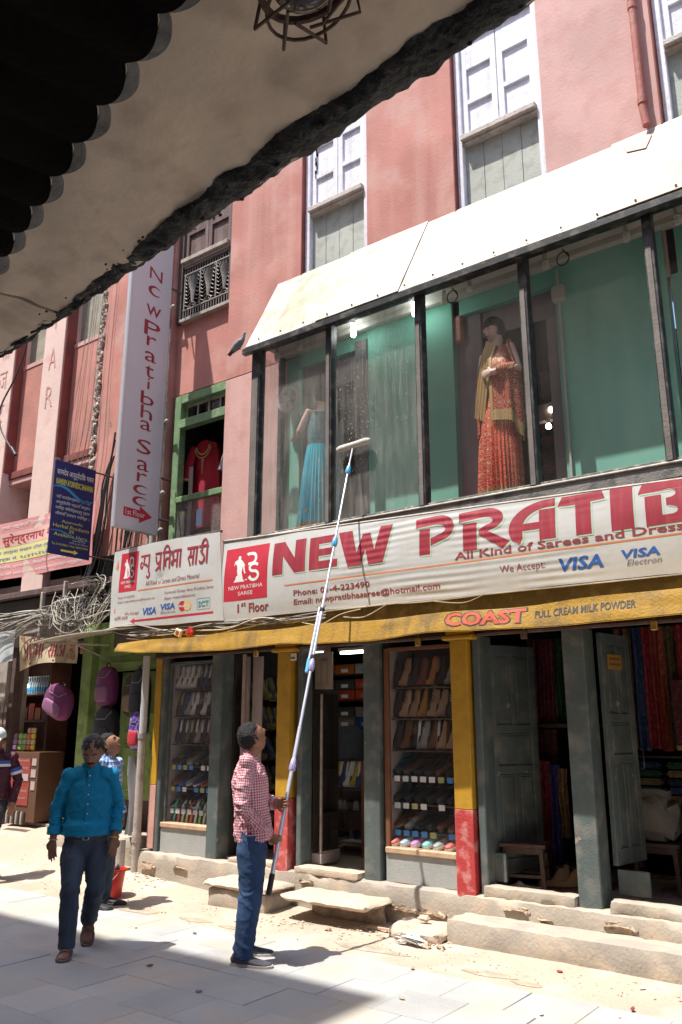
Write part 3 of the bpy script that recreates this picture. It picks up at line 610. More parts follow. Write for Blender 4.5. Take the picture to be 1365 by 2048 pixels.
# ---------------------------------------------------------------- white sheet-metal awning over the display
aw = thing('metal_awning', (-3, 0, 5.9), 'sloping white sheet metal awning streaked with rust above the display window', 'awning')
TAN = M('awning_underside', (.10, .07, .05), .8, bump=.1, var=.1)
for i, (a, b) in enumerate(((-6.16, -5.12), (-5.115, -4.05), (-4.045, -2.0), (-1.995, 1.3))):
    al = a-.1 if i == 0 else a
    d = .012*(i % 2)
    def fn(u, v, a=a, b=b, al=al, d=d): 
        x = (al if i == 0 and False else a)+(b-a)*u
        if i == 0: x += -.09*v*(1-u)
        return Vector((x, -.15-d*.5+v*.655, 5.88+d+v*1.16+.006*noise.noise(Vector((x*3, v*3, i)))))
    MB().slab(fn, 10, 6, (0, .004, -.008)).build('sheet', AWNW, aw, smooth=False)
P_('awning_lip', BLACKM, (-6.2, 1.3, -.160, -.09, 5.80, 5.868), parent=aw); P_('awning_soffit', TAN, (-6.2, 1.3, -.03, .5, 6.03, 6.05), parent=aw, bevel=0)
for x in (-5.1, -4.5, -3.9, -3.1, -2.5, -1.9, -1.2): P_('bracket', RUST, (x-.012, x+.012, -.15, .0, 5.83, 5.852), parent=aw)
for k in range(15):
    x = -5.95+.33*k; MB().tube([(x, -.143, 5.93), (x, -.152, 5.93)], .012, 6).build('rivet', RUST, aw)
mb = MB(); mb.prism([(-1.86, 6.88), (-1.82, 6.78), (-1.64, 6.72), (-1.60, 6.92), (-1.68, 6.97)], lambda a, b, t: Vector((a, -.15+(b-5.88)*.565-.018-t, b)), 0, .010)
mb.build('torn_flap', PINKP, aw)
# ================================================================ BANNERS AND SIGNS
bn = thing('shop_banner', (-3, -.12, 2.7), 'long white vinyl banner with large red lettering below the upper display window', 'banner')
def btop(x): return 3.61-.034*(x+6.44) if x < -1.5 else 3.442
def bsurf(x, z, lift=0.):
    v = (z-2.73)/.88; m = max(0, min(1, (x+5.1)/.5))*max(0, min(1, (-2.0-x)/.9)); 
    y = -.115-.035*sin(pi*max(0, min(1, v)))-.03*(1-v)
    y -= .0028*sin(z*2*pi/.066+5*noise.noise(Vector((x*.9, 0, z*1.2))))*m*(.45+1.3*noise.noise(Vector((x*1.3, z*3, 2))))
    y -= .010*noise.noise(Vector((x*1.6, z*2.5, 5)))
    return Vector((x, y-lift, z))
def bface(u, v):
    x = -6.43+7.6*u; z0 = 2.725+.012*sin(x*2.1)+.01*noise.noise(Vector((x*2, 0, 0))); z = z0+(btop(x)-z0)*v
    p = bsurf(x, z); p.x += .085*(1-v)*(1-u) if u < .2 else 0; return p
MB().slab(bface, 190, 70, (0, .004, 0)).build('vinyl_sheet', BANNER, bn, smooth=True)
SB = lambda x, z: bsurf(x, z, .0022)
SB2 = lambda x, z: bsurf(x, z, .0014)
# big letters, each a filled outline
def rev(l): return list(reversed(l))
LET = {
 'N': [[(0, 0), (0, 1), (.34, 1), (.68, .45), (.68, 1), (1, 1), (1, 0), (.68, 0), (.32, .55), (.32, 0)]],
 'E': [[(0, 0), (0, 1), (.95, 1), (.95, .77), (.34, .77), (.34, .61), (.86, .61), (.86, .40), (.34, .40), (.34, .24), (1, .24), (1, 0)]],
 'W': [[(0, 1), (.26, 1), (.36, .38), (.46, .86), (.60, .86), (.68, .38), (.78, 1), (1, 1), (.84, 0), (.58, 0), (.52, .42), (.45, 0), (.20, 0)]],
 'P': [[(.0, .74), (.0, .98)]+[(.5, 1)]+arc(.62, .66, .38, .34, 80, -80, 12)+[(.40, .22), (.40, .42)]+rev(arc(.58, .62, .20, .13, 80, -80, 8))+[(.5, .76)], [(.1, 0), (.1, .68), (.38, .68), (.38, 0)]],
 'R': [[(.0, .74), (.0, .98)]+[(.5, 1)]+arc(.56, .72, .32, .28, 80, -70, 10)+[(.58, .42), (1, .1), (.86, -.06), (.40, .36), (.40, .48)]+rev(arc(.52, .68, .16, .10, 80, -80, 6))+[(.45, .78)], [(.08, 0), (.08, .68), (.36, .68), (.36, 0)]],
 'A': [arc(.86, .34, .86, .66, 96, 205, 14)+[(.24, -.04), (.30, .10)]+[(.30, .28), (.66, .28), (.66, 0), (1, 0), (1, .76), (.66, .76), (.66, .46), (.31, .46)]+rev(arc(.86, .38, .55, .42, 96, 165, 6))+[(1, .80), (1, 1)]],
 'T': [[(0, .78), (.1, 1), (.94, 1), (1, .80), (.70, .78), (.70, 0), (.38, 0), (.38, .76), (.2, .76)]],
 'I': [[(0, 0), (0, 1), (1, 1), (1, 0)]],
 'B': [[(.0, .78), (.08, 1), (.6, 1)]+arc(.66, .77, .3, .23, 80, -60, 8)+arc(.66, .29, .34, .29, 60, -80, 8)+[(.12, 0), (.12, .70), (.42, .70), (.42, .22), (.58, .22)]+arc(.60, .31, .1, .09, -80, 80, 4)+[(.5, .44), (.5, .60)]+arc(.58, .70, .1, .09, -80, 80, 4)+[(.3, .78)]],
 'H': [[(0, 0), (0, 1), (.34, 1), (.34, .6), (.66, .6), (.66, 1), (1, 1), (1, 0), (.66, 0), (.66, .38), (.34, .38), (.34, 0)]],
}
word = [('N', -5.65, -5.21, 3.145, 3.49), ('E', -5.16, -4.80, 3.145, 3.48), ('W', -4.80, -4.16, 3.125, 3.485), ('P', -3.90, -3.50, 3.135, 3.49), ('R', -3.45, -2.96, 3.12, 3.48),
        ('A', -2.97, -2.55, 3.125, 3.47), ('T', -2.53, -2.13, 3.12, 3.465), ('I', -2.09, -1.91, 3.115, 3.46), ('B', -1.87, -1.45, 3.11, 3.455), ('H', -1.40, -1.0, 3.1, 3.43), ('A', -.95, -.52, 3.1, 3.43)]
for ch, a, b, c, d in word:
    outline(bn, LET[ch], PGREEN, (a+.014, b+.014, c-.014, d-.014), lambda x, z: bsurf(x, z, .002), dv=.012, name='letter_shadow')
    outline(bn, LET[ch], RED, (a, b, c, d), lambda x, z: bsurf(x, z, .003), dv=.012, name='letter_'+ch.lower())
def logo(parent, x0, x1, z0, z1, sf, sf2):
    rect2(parent, REDL, (x0, x1, z0, z1), sf, dv=.05, name='logo_panel'); W_, H_ = x1-x0, z1-z0
    bx = lambda a, b, c, d: (x0+a*W_, x0+b*W_, z0+c*H_, z0+d*H_)
    # figure in a draped saree + interlaced P S N monogram
    outline(parent, [[(.38, 1), (.5, .97), (.5, .86), (.62, .80), (.78, .70), (.92, .35), (1, .30), (.86, .30), (.70, .58), (.66, .35), (.78, .08), (.92, 0), (.04, 0), (.2, .12), (.3, .5), (.26, .62), (.12, .72), (.0, .60), (.06, .80), (.3, .86), (.3, .97)]], WHT, bx(.22, .52, .34, .84), sf2, name='logo_figure')
    outline(parent, [[(.0, 0), (.0, .98), (.14, 1)]+arc(.5, .76, .45, .24, 90, -90, 12)+[(.22, .52), (.22, .62)]+rev(arc(.5, .76, .26, .13, 90, -90, 8))+[(.2, .9), (.2, 0)]], WHT, bx(.50, .76, .36, .88), sf2, name='logo_letter')
    strokes(parent, [[(0, 1), (1, 0)]], .035*W_*1.6, WHT, bx(.44, .62, .38, .66), lambda a, b: sf2(a, b)+Vector((0, -.0006, 0)), name='logo_letter')
    strokes(parent, [arc(.5, .75, .4, .22, 30, 260, 8)+arc(.5, .28, .4, .26, 90, -150, 8)], .05*W_, WHT, bx(.60, .80, .34, .66), lambda a, b: sf2(a, b)+Vector((0, -.0012, 0)), name='logo_letter')
    txt(parent, 'NEW PRATIBHA', WHT, bx(.12, .90, .205, .275), sf2); txt(parent, 'SAREE', WHT, bx(.34, .68, .09, .16), sf2)
logo(bn, -6.35, -5.72, 2.93, 3.51, SB2, SB)
txt(bn, '1', MAR, (-6.145, -6.12, 2.80, 2.89), SB, dv=.012); txt(bn, 'st', MAR, (-6.09, -6.02, 2.86, 2.905), SB, dv=.012, bold=.02); txt(bn, 'Floor', MAR, (-5.98, -5.70, 2.79, 2.89), SB, dv=.012, bold=.025)
outline(bn, [[(0, 0), (0, 1), (1, 1), (1, 0)]], ORG, (-5.48, 1.0, 2.985, 2.998), SB2, dv=0, name='rule_line') if False else rect2(bn, ORG, (-5.48, 1.0, 3.018, 3.032), SB2, name='rule_line')
txt(bn, 'Phone: 01-4-223490', MAR, (-5.36, -4.42, 2.905, 2.965), SB, dv=.012, bold=.02); txt(bn, 'Email: newpratibhasaree@hotmail.com', MAR, (-5.36, -3.66, 2.80, 2.875), SB, dv=.012, bold=.02)
txt(bn, 'All Kind of Sarees and Dress Material', MAR, (-3.50, -.95, 3.05, 3.118), SB, dv=.012, bold=.02)
txt(bn, 'We Accept:', MAR, (-3.07, -2.66, 2.87, 2.95), SB, dv=.012, bold=.0)
txt(bn, 'VISA', BLUE, (-2.57, -2.18, 2.84, 2.95), SB, dv=.012, bold=.03, shear=.22); txt(bn, 'VISA', BLUE, (-2.05, -1.74, 2.885, 2.955), SB, dv=.012, bold=.03, shear=.22); txt(bn, 'Electron', GRYT, (-2.0, -1.74, 2.83, 2.875), SB, dv=.012, shear=.3)
MB().tube([(-6.43+.04*i*4.7, -.115, btop(-6.43+.188*i)+.012) for i in range(41)], .014, 6).build('hem_rod', PIPE, bn, smooth=True)

sb = thing('side_banner', (-7.4, -.12, 2.75), 'white tin sign with red Nepali lettering, left of the long banner', 'sign')
def ssurf(x, z, lift=0.):
    t = (x+8.26)/1.84; v = (z-2.76)/1.0; y = -.16-.012*sin(pi*v)-.012*noise.noise(Vector((x*2.2, z*2, 7)))-.05*t*(1-t)
    d = math.hypot(x+7.37, (z-3.30)*1.1); y += .018*math.exp(-(d/.05)**2)
    return Vector((x, y-lift, z))
def sface(u, v):
    x = -8.27+1.83*u; z0 = 2.79-.06*u+.008*sin(u*9); z1 = 3.725+.02*sin(u*pi)+.012*noise.noise(Vector((u*5, 0, 1))); p = ssurf(x+.10*u*(1-v), z0+(z1-z0)*v); return p
MB().slab(sface, 46, 26, (0, .012, 0)).build('sign_sheet', BANNER, sb, smooth=True)
P_('frame_bar', BROWNW, (-8.26, -6.46, -.14, -.10, 3.73, 3.76), parent=sb); P_('frame_bar', BROWNW, (-8.2, -6.4, -.12, -.09, 2.74, 2.765), (-8.25, -8.21, -.13, -.10, 2.78, 3.73), parent=sb)
SS = lambda x, z: ssurf(x, z, .0015); SS2 = lambda x, z: ssurf(x, z, .0028)
logo(sb, -8.12, -7.79, 3.20, 3.68, SS, SS2)
strokes(sb, DEV_FULL, .024, RED, (-7.74, -6.60, 3.40, 3.60), SS2, name='nepali_lettering')
txt(sb, 'All Kind of Sarees and Dress Material', MAR, (-7.62, -6.72, 3.235, 3.29), SS2)
rect2(sb, ORG, (-7.76, -6.52, 3.185, 3.200), SS, name='rule_line')
txt(sb, 'Facebook Group: New Pratibha Saree', MAR, (-7.28, -6.50, 3.095, 3.135), SS2); txt(sb, 'Skype: newpratibhasaree', MAR, (-7.28, -6.78, 3.03, 3.07), SS2)
txt(sb, 'Phone: 01-4-223490', MAR, (-8.12, -7.82, 3.12, 3.15), SS2); txt(sb, 'Email: newpratibhasaree@hotmail.com', MAR, (-8.12, -7.45, 3.06, 3.095), SS2)
txt(sb, 'We Accept:', MAR, (-7.98, -7.72, 2.90, 2.95), SS2); txt(sb, 'VISA', BLUE, (-7.67, -7.42, 2.89, 2.975), SS2, bold=.03, shear=.2); txt(sb, 'VISA', BLUE, (-7.36, -7.10, 2.925, 2.995), SS2, bold=.03, shear=.2); txt(sb, 'Electron', GRYT, (-7.34, -7.10, 2.88, 2.915), SS2, shear=.2)
outline(sb, [arc(.5, .5, .5, .5, 0, 345, 23)], REDL, (-7.04, -6.92, 2.885, 3.0), SS, name='card_mark'); outline(sb, [arc(.5, .5, .5, .5, 0, 345, 23)], F('card_gold', (.72, .50, .22)), (-6.96, -6.84, 2.885, 3.0), lambda x, z: ssurf(x, z, .0022), name='card_mark')
txt(sb, 'MasterCard', WHT, (-7.03, -6.85, 2.93, 2.955), SS2, bold=.02, shear=.15)
rect2(sb, TEALT, (-6.75, -6.55, 2.88, 2.885), SS, name='card_frame'); rect2(sb, TEALT, (-6.75, -6.55, 3.0, 3.005), SS, name='card_frame'); rect2(sb, TEALT, (-6.75, -6.745, 2.885, 3.0), SS, name='card_frame'); rect2(sb, TEALT, (-6.555, -6.55, 2.885, 3.0), SS, name='card_frame')
txt(sb, 'SCT', TEALT, (-6.73, -6.57, 2.91, 2.975), SS2, bold=.03)
rect2(sb, REDL, (-7.80, -6.50, 2.825, 2.848), SS, name='arrow'); outline(sb, [[(0, .5), (1, 1), (1, 0)]], REDL, (-7.88, -7.80, 2.80, 2.873), SS, name='arrow')
rect2(sb, ORG, (-8.19, -8.17, 2.96, 3.5), SS, name='arrow'); outline(sb, [[(0, 0), (.5, 1), (1, 0)]], ORG, (-8.21, -8.15, 3.5, 3.62), SS, name='arrow')
txt(sb, 'पहिलो तल्ला', MAR, (-8.18, -7.92, 2.85, 2.915), SS2)

# projecting light-box sign (plane x = const, sticks out towards the street)
vs = thing('projecting_sign', (-8.0, 0, 4), 'tall pale light-box sign with red lettering running down it, fixed to the wall pipes', 'sign')
LBX = M('lightbox_acrylic', (.60, .59, .64), .45, var=.03, scale=1.5, bump=.03, streak=((.5, .5, .52), .3, 6)); ALU = M('dull_aluminium', (.62, .64, .68), .4, metal=.5, var=.05)
P_('box_body', ALU, (-8.055, -8.0, -.42, .26, 3.97, 8.6), parent=vs, bevel=.006); P_('face_panel', LBX, (-8.0, -7.994, -.395, .235, 3.995, 8.575), parent=vs, bevel=0)
P_('edge_strip', ALU, (-8.0, -7.985, -.42, -.395, 3.97, 8.6), (-8.0, -7.985, .235, .26, 3.97, 8.6), (-8.0, -7.985, -.395, .235, 3.97, 3.992), parent=vs)
P_('wall_bracket', RUST, (-8.07, -8.05, .26, .5, 4.2, 4.23), (-8.07, -8.05, .26, .5, 4.75, 4.78), (-8.07, -8.05, .26, .5, 7.5, 7.53), parent=vs)
SV = lambda y, z: Vector((-7.9915, y, z))
def uni(s, z, w=.2, h=.2): 
    txt(vs, s, RED, (-.08-w/2, -.08+w/2, z, z+h), SV, bold=.0)
for s_, z, wd, h in (('N', 7.54, .22, .17), ('e', 7.29, .22, .15), ('w', 6.99, .25, .15), ('P', 6.73, .27, .21), ('r', 6.55, .16, .14), ('a', 6.33, .19, .14), ('t', 6.12, .15, .17), ('i', 5.95, .04, .15), ('b', 5.74, .22, .18), ('h', 5.55, .19, .18), ('a', 5.37, .18, .13), ('S', 5.08, .23, .19), ('a', 4.83, .19, .14), ('r', 4.67, .16, .12), ('e', 4.51, .24, .12), ('e', 4.36, .24, .12)):
    cy = -.015-.03*(7.5-z)/3.2
    if s_ == 'e': outline(vs, [arc(.5, .5, .52, .5, 35, 320, 16)+rev(arc(.62, .5, .40, .36, 45, 308, 14))], RED, (cy-wd/2, cy+wd/2, z-h/2, z+h/2), SV, name='letter_e')
    else:
        txt(vs, s_, RED, (cy-wd/2, cy+wd/2, z-h/2, z+h/2), SV, bold=0., name='letter_'+s_.lower())
outline(vs, [[(0, .25), (0, .75), (.55, .75), (.55, 1), (1, .5), (.55, 0), (.55, .25)]], REDL, (-.29, .16, 4.08, 4.30), SV, name='arrow'); txt(vs, '1st Floor', WHT, (-.26, .04, 4.155, 4.225), lambda y, z: Vector((-7.989, y, z)))
# navy herbal shop board
bs = thing('navy_board', (-9.0, -.3, 3.7), 'navy blue board with white and yellow lettering, sticking out from the wall', 'sign')
P_('board_panel', NAVY, (-9.02, -9.0, -.62, .0, 3.735, 4.965), parent=bs, bevel=.003); P_('support', RUST, (-9.02, -9.0, 0, .5, 4.93, 4.95), (-9.02, -9.0, 0, .5, 3.78, 3.80), parent=bs)
SN = lambda y, z: Vector((-8.9965, y, z))
txt(bs, 'कामदेव आयुर्वेदिक भवन', WHT, (-.59, -.03, 4.75, 4.87), SN, bold=.01); txt(bs, 'KAMDEV AYURVEDIC BHAWAN', LEMON, (-.59, -.03, 4.645, 4.725), SN, bold=.03)
def swoosh(z, a, th, m):
    V = []; Fc = []
    for i in range(21):
        u = i/20; y = -.62+.62*u; zz_ = z+a*sin(u*2.2*pi*.9+.2)*.5-u*a; t = th*(.35+sin(pi*u)*.65); V += [(y, zz_+t/2), (y, zz_-t/2)]
    for i in range(20): Fc.append((2*i, 2*i+1, 2*i+3, 2*i+2))
    lay(V, Fc, SN).build('swoosh', m, bs)
swoosh(4.60, .09, .045, SKYB); swoosh(4.03, .05, .02, SKYB)
for k, s in enumerate(('यहाँ कामदेवभ्काको प्रसिद्ध', 'आयुर्वेदिक पद्धति अनुसार', 'वरिष्ठ चिकित्सकहरु द्वारा', 'औषधि उपचार गरिन्छ ।')): txt(bs, s, WHT, (-.57, -.05, 4.475-.073*k-.02, 4.475-.073*k+.04), SN)
for s, a, b, z in (('Ayurvedic', -.46, -.14, 4.155), ('Herbal Products', -.58, -.04, 4.095), ('are', -.34, -.27, 4.043), ('Available Here', -.56, -.06, 3.985)): txt(bs, s, LEMON, (a, b, z-.01, z+.038), SN)
txt(bs, 'Opening Time', WHT, (-.28, -.08, 3.935, 3.96), SN); txt(bs, '10:00 am to 5:00 pm', WHT, (-.32, -.04, 3.90, 3.925), SN); txt(bs, 'Tel: 014240863 / Mob: 9849739948', LEMON, (-.58, -.04, 3.855, 3.885), SN)
outline(bs, [[(0, .3), (0, .7), (.75, .7), (.75, 1), (1, .5), (.75, 0), (.75, .3)]], YELT, (-.44, -.18, 3.765, 3.83), SN, name='arrow')
# pink and yellow astrologer banner on the neighbouring house
pb = thing('pink_banner', (-11, .42, 3.8), 'pink and pale yellow cloth banner with Nepali lettering on the house at the left', 'banner')
PK = M('banner_pink', (.66, .30, .30), .7, var=.05, bump=.1); PY = F('banner_lemon', (.68, .64, .28), .7)
def psurf(x, z, l=0.): return Vector((x, .36-.02*sin(x*3)-l-.02*noise.noise(Vector((x*2, z*2, 1))), z))
MB().slab(lambda u, v: psurf(-13.2+3.75*u, 3.80+.90*v), 40, 12, (0, .006, 0)).build('cloth', PK, pb, smooth=True)
SPB = lambda x, z: psurf(x, z, .003); SPC = lambda x, z: psurf(x, z, .006)
rect2(pb, PY, (-13.0, -9.95, 4.06, 4.30), SPB, dv=.04, name='yellow_band'); rect2(pb, M('banner_blush', (.70, .45, .40), .7, var=.05), (-13.0, -9.9, 4.305, 4.53), SPB, dv=.04, name='blush_band')
txt(pb, 'वरिष्ठ तथा ख्याति प्राप्त ज्योतिष', WHT, (-12.2, -10.1, 4.575, 4.66), SPC); txt(pb, 'पं. सुरेन्द्रनाथ शर्मा', REDL, (-12.0, -10.05, 4.31, 4.51), SPC, bold=.01)
txt(pb, 'भौतला तल्ला मखन टोल (काठमाडौं)', BLUE, (-12.1, -10.0, 4.185, 4.26), SPC); txt(pb, 'सम्पर्क नं. ९८४१५१५२६३', BLUE, (-12.0, -10.3, 4.075, 4.15), SPC)
txt(pb, 'सम्पूर्ण पारिवारिक, व्यापारिक, वैवाहिक समस्याहरुको उचित', WHT, (-12.3, -9.62, 3.95, 4.02), SPC); txt(pb, 'सल्लाह सम्पर्क गरी समाधान एवं मार्गदर्शन प्राप्त गर्नुहोस्', WHT, (-12.3, -9.62, 3.84, 3.91), SPC)
# old cloth banner hanging crooked in the lane of wires
ob = thing('crooked_banner', (-9.6, -.05, 2.4), 'crooked cream cloth banner with red Nepali lettering hanging under the tangle of wires', 'banner')
CRM = M('aged_cloth', (.56, .48, .32), .85, var=.12, bump=.2, dirt=((.3, .2, .12), .6, 6))
def osurf(a, b, l=0.):
    return Vector((-10.36+a*1.26, -.02-.03*sin(a*5+b*2)-l, 2.60+.28*b-.02*a+.02*sin(a*4)+(.16*(1-a)**3*b if True else 0)))
MB().slab(lambda u, v: osurf(u, v*1.1-.55), 16, 6, (0, .004, 0)).build('cloth', CRM, ob, smooth=True)
strokes(ob, DEV_PS, .019, RED, (.10, .80, -.28, .32), lambda a, b: osurf(a, b, .004), name='nepali_lettering'); txt(ob, ',न्यू', RED, (.84, .97, -.4, .3), lambda a, b: osurf(a, b, .004)); txt(ob, 'न्यू', RED, (.02, .13, .36, .53), lambda a, b: osurf(a, b, .004))
lay([(.2, -.48), (.66, -.48), (.66, -.40), (.2, -.40)], [(0, 1, 2, 3)], lambda a, b: osurf(a, b, .004)).build('underline', RED, ob)
t = single(MB().slab(lambda u, v: Vector((-11.3+.95*u, -.12+.02*sin(u*6), 2.50+.42*v-.03*sin(u*3))), 10, 5, (0, .004, 0)), 'hanging_sheet', M('pale_sheet', (.5, .55, .58), .6, bump=.2, dirt=((.3, .3, .3), .5, 6)), (-11, -.1, 2.5), 'pale blue-white plastic sheet hanging at the far left under the wires', 'sheet', smooth=True)

# ---------------------------------------------------------------- yellow shop awning with the milk powder lettering
YELA = M('weathered_yellow_tin', (.37, .205, .018), .6, var=.15, scale=4, bump=.25, bscale=50, dirt=((.16, .10, .03), .75, 4), streak=((.12, .08, .03), .8, 7))
ya = thing('yellow_awning', (-4, -.4, 2.5), 'sagging yellow painted tin awning over the shoe shop', 'awning')
def yb(x):
    pts = [(-7.75, 2.46), (-7.19, 2.42), (-6.6, 2.395), (-5.94, 2.38), (-5.21, 2.40), (-4.8, 2.375), (-4.19, 2.365), (-3.56, 2.40), (-3.09, 2.385), (-2.50, 2.37), (-2.0, 2.38), (-1.53, 2.39), (1.2, 2.40)]
    for (a, b), (c, d) in zip(pts, pts[1:]):
        if a <= x <= c: s = (x-a)/(c-a); s = s*s*(3-2*s); return b+(d-b)*s
    return pts[-1][1]
def ysurf(x, v, l=0.):
    b = yb(x); t = 2.55+.008*sin(x*5)+.03*max(0, min(1, (x+2.6)/1.0)); return Vector((x, -.495+.045*v-.008*noise.noise(Vector((x*3, v*2, 0)))-l, b+(t-b)*v))
MB().slab(lambda u, v: ysurf(-7.72+8.9*u, v), 120, 8, (0, .012, 0)).build('tin_fascia', YELA, ya, smooth=True)
MB().slab(lambda u, v: (lambda p: Vector((p.x, p.y+.006+.40*v, p.z-.012-.02*v)))(ysurf(-7.72+8.9*u, 1)), 120, 4, (0, 0, -.01)).build('tin_top', YEL, ya, smooth=True)
MB().slab(lambda u, v: (lambda p: Vector((p.x, p.y-.006+.02*v, p.z-.008+.008*v)))(ysurf(-7.72+8.9*u, 0)), 120, 1, (0, .012, 0)).build('drip_edge', YELA, ya, smooth=True)
ysf = lambda x, v: ysurf(x, v, .003)
PEACH = F('signwriter_red', (.56, .09, .05), streak=((.5, .2, .08), .3, 20)); DGR = F('signwriter_dark', (.045, .05, .045))
txt(ya, 'COAST', DGR, (-3.455, -2.70, .18, .96), lambda x, v: ysurf(x, v, .0025), bold=.065, name='lettering_outline'); txt(ya, 'COAST', PEACH, (-3.44, -2.715, .23, .91), lambda x, v: ysurf(x, v, .004), bold=.035)
txt(ya, 'FULL CREAM MILK POWDER', DGR, (-2.64, -1.86, .40, .72), ysf, bold=.02)
mb = MB()
for i in range(14):
    x = -7.6+.62*i; mb = MB().tube([(x, -.02, 2.60), (x, -.43, yb(x)+.14)], .008, 4); mb.build('strut', RUST, ya)
for k, (x, lb) in enumerate(((-5.93, 'over the first open doorway'), (-4.98, 'near the middle doorway'), (-3.95, 'over the right shoe case'), (-2.92, 'over the stool doorway'), (-1.86, 'over the fabric doorway'))):
    t = thing('clamp_hook', (x, -.08, 2.38), 'small metal clamp hanging from the rail '+lb, 'clamp', 'clamps along the shop rail')
    MB().box(x-.025, x+.025, -.10, -.06, 2.33, 2.40).build('body', RUST if k % 2 else M('brass_clamp', (.4, .28, .08), .4, metal=.6), t, bevel=.006); MB().tube([(x, -.08, 2.40), (x, -.06, 2.46)], .01, 5).build('stem', RUST, t)

# ================================================================ HOUSE TO THE LEFT
N_ = thing('neighbour_house', (-11, .5, 0), 'weathered red plastered house with pale pink columns left of the shop', 'building')
def Q_(name, mat, *boxes, parent=N_, bevel=.006, **k): return part(name, mat, parent, boxes, bevel=bevel, **k)
REDW = M('red_plaster', (.50, .22, .185), .85, var=.2, scale=1.6, bump=.2, bscale=28, streak=((.62, .32, .26), .55, 4), dirt=((.4, .22, .2), .5, 4), pos=True)
COLS = [(-17.2, -16.7), (-15.75, -15.25), (-14.3, -13.8), (-12.55, -12.0), (-11.14, -10.60)]
for a, b in COLS: Q_('column', COLW, (a, b, .38, .9, 2.6, 12))
ends = [(-15.25, -14.3), (-13.8, -12.55), (-12.0, -11.14), (-10.60, -9.86)]
for a, b in ends:
    Q_('red_panel', REDW, (a, b, .56, .9, 5.62, 7.42)); Q_('band', PINKD, (a, b, .50, .9, 5.50, 5.615)); Q_('band', PINKP, (a, b, .52, .9, 5.40, 5.495)); Q_('ledge', PINKP, (a, b, .55, .9, 7.42, 7.50))
    Q_('shutter_board', M('dusty_board', (.34, .33, .27), .85, var=.12, bump=.4, dirt=((.24, .22, .18), .6, 4)), (a, b, .66, .72, 7.5, 9.4), bevel=.004); Q_('red_panel', REDW, (a, b, .56, .9, 9.4, 12))
    Q_('balcony_wall', M('pale_inner_wall', (.42, .38, .37), .85, var=.1, bump=.2), (a, a+.35, .9, .95, 3.5, 5.4), (a, b, 1.6, 1.65, 3.5, 5.4), (a, b, .5, 1.6, 3.5, 3.9)); Q_('balcony_wall', PINKP, (a, b, .5, .6, 3.7, 4.68))
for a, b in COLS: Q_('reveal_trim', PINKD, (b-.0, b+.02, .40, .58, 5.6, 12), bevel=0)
Q_('back_wall', SHELL, (-18, -9.8, 1.7, 1.8, 3.4, 12)); Q_('slab', SHELL, (-18, -9.75, .3, 1.7, 3.36, 3.44))
# painted column letters (worn)
FADE = F('faded_letter_red', (.62, .33, .30))
for s, z in (('T', 7.80), ('A', 7.1), ('R', 6.45)): txt(N_, s, FADE, (-10.97, -10.78, z, z+.36), lambda x, zz: Vector((x, .374, zz)), bold=-.01)
for s, z in (('ता', 7.65), ('ज', 7.1), ('र', 6.5)): txt(N_, s, FADE, (-12.38, -12.15, z, z+.32), lambda x, zz: Vector((x, .374, zz)), bold=-.01)
# rubble joint between the two houses
mb = MB()
for i in range(420):
    z = 4.9+i*.0165; r = random.uniform(.02, .05); mb.ball((-9.80+random.uniform(-.045, .045), .49+random.uniform(-.01, .03), z), (r, r*.8, r*.8), 6, 4, m=Matrix.Rotation(random.uniform(0, 3), 3, 'Y'))
j = mb.build('rubble_joint', M('broken_mortar', (.50, .44, .38), .95, var=.4, scale=16, bump=.8), N_); j['kind'] = 'stuff'
# ground floor shop on the left
Q_('pillar', PIPE, (-11.5, -10.98, .2, .55, .2, 2.75)); Q_('pillar', BROWNW, (-10.95, -10.86, .25, .4, .2, 2.75)); Q_('lintel', DARKW, (-14, -9.26, .2, .5, 2.72, 3.4))
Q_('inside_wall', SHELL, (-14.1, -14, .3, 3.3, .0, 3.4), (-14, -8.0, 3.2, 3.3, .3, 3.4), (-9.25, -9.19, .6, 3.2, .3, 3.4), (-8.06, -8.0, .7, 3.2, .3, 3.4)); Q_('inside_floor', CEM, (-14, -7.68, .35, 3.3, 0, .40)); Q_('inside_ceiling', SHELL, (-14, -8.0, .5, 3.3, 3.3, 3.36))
Q_('pillar', BROWNW, (-9.60, -9.48, .5, .62, .4, 3.3)); Q_('shelf_unit', M('dark_shelf', (.10, .04, .03), .6, var=.3), (-11.9, -10.6, .95, 1.15, .4, .42), (-11.9, -10.85, .8, 1.15, 1.70, 1.73), (-11.9, -10.85, .8, 1.15, 2.08, 2.10), (-11.95, -11.9, .8, 1.15, .42, 2.6), (-10.85, -10.80, .8, 1.15, .42, 2.6), (-11.9, -10.85, 1.13, 1.15, 1.2, 2.6), (-10.80, -9.9, 1.5, 1.55, .4, 2.6))
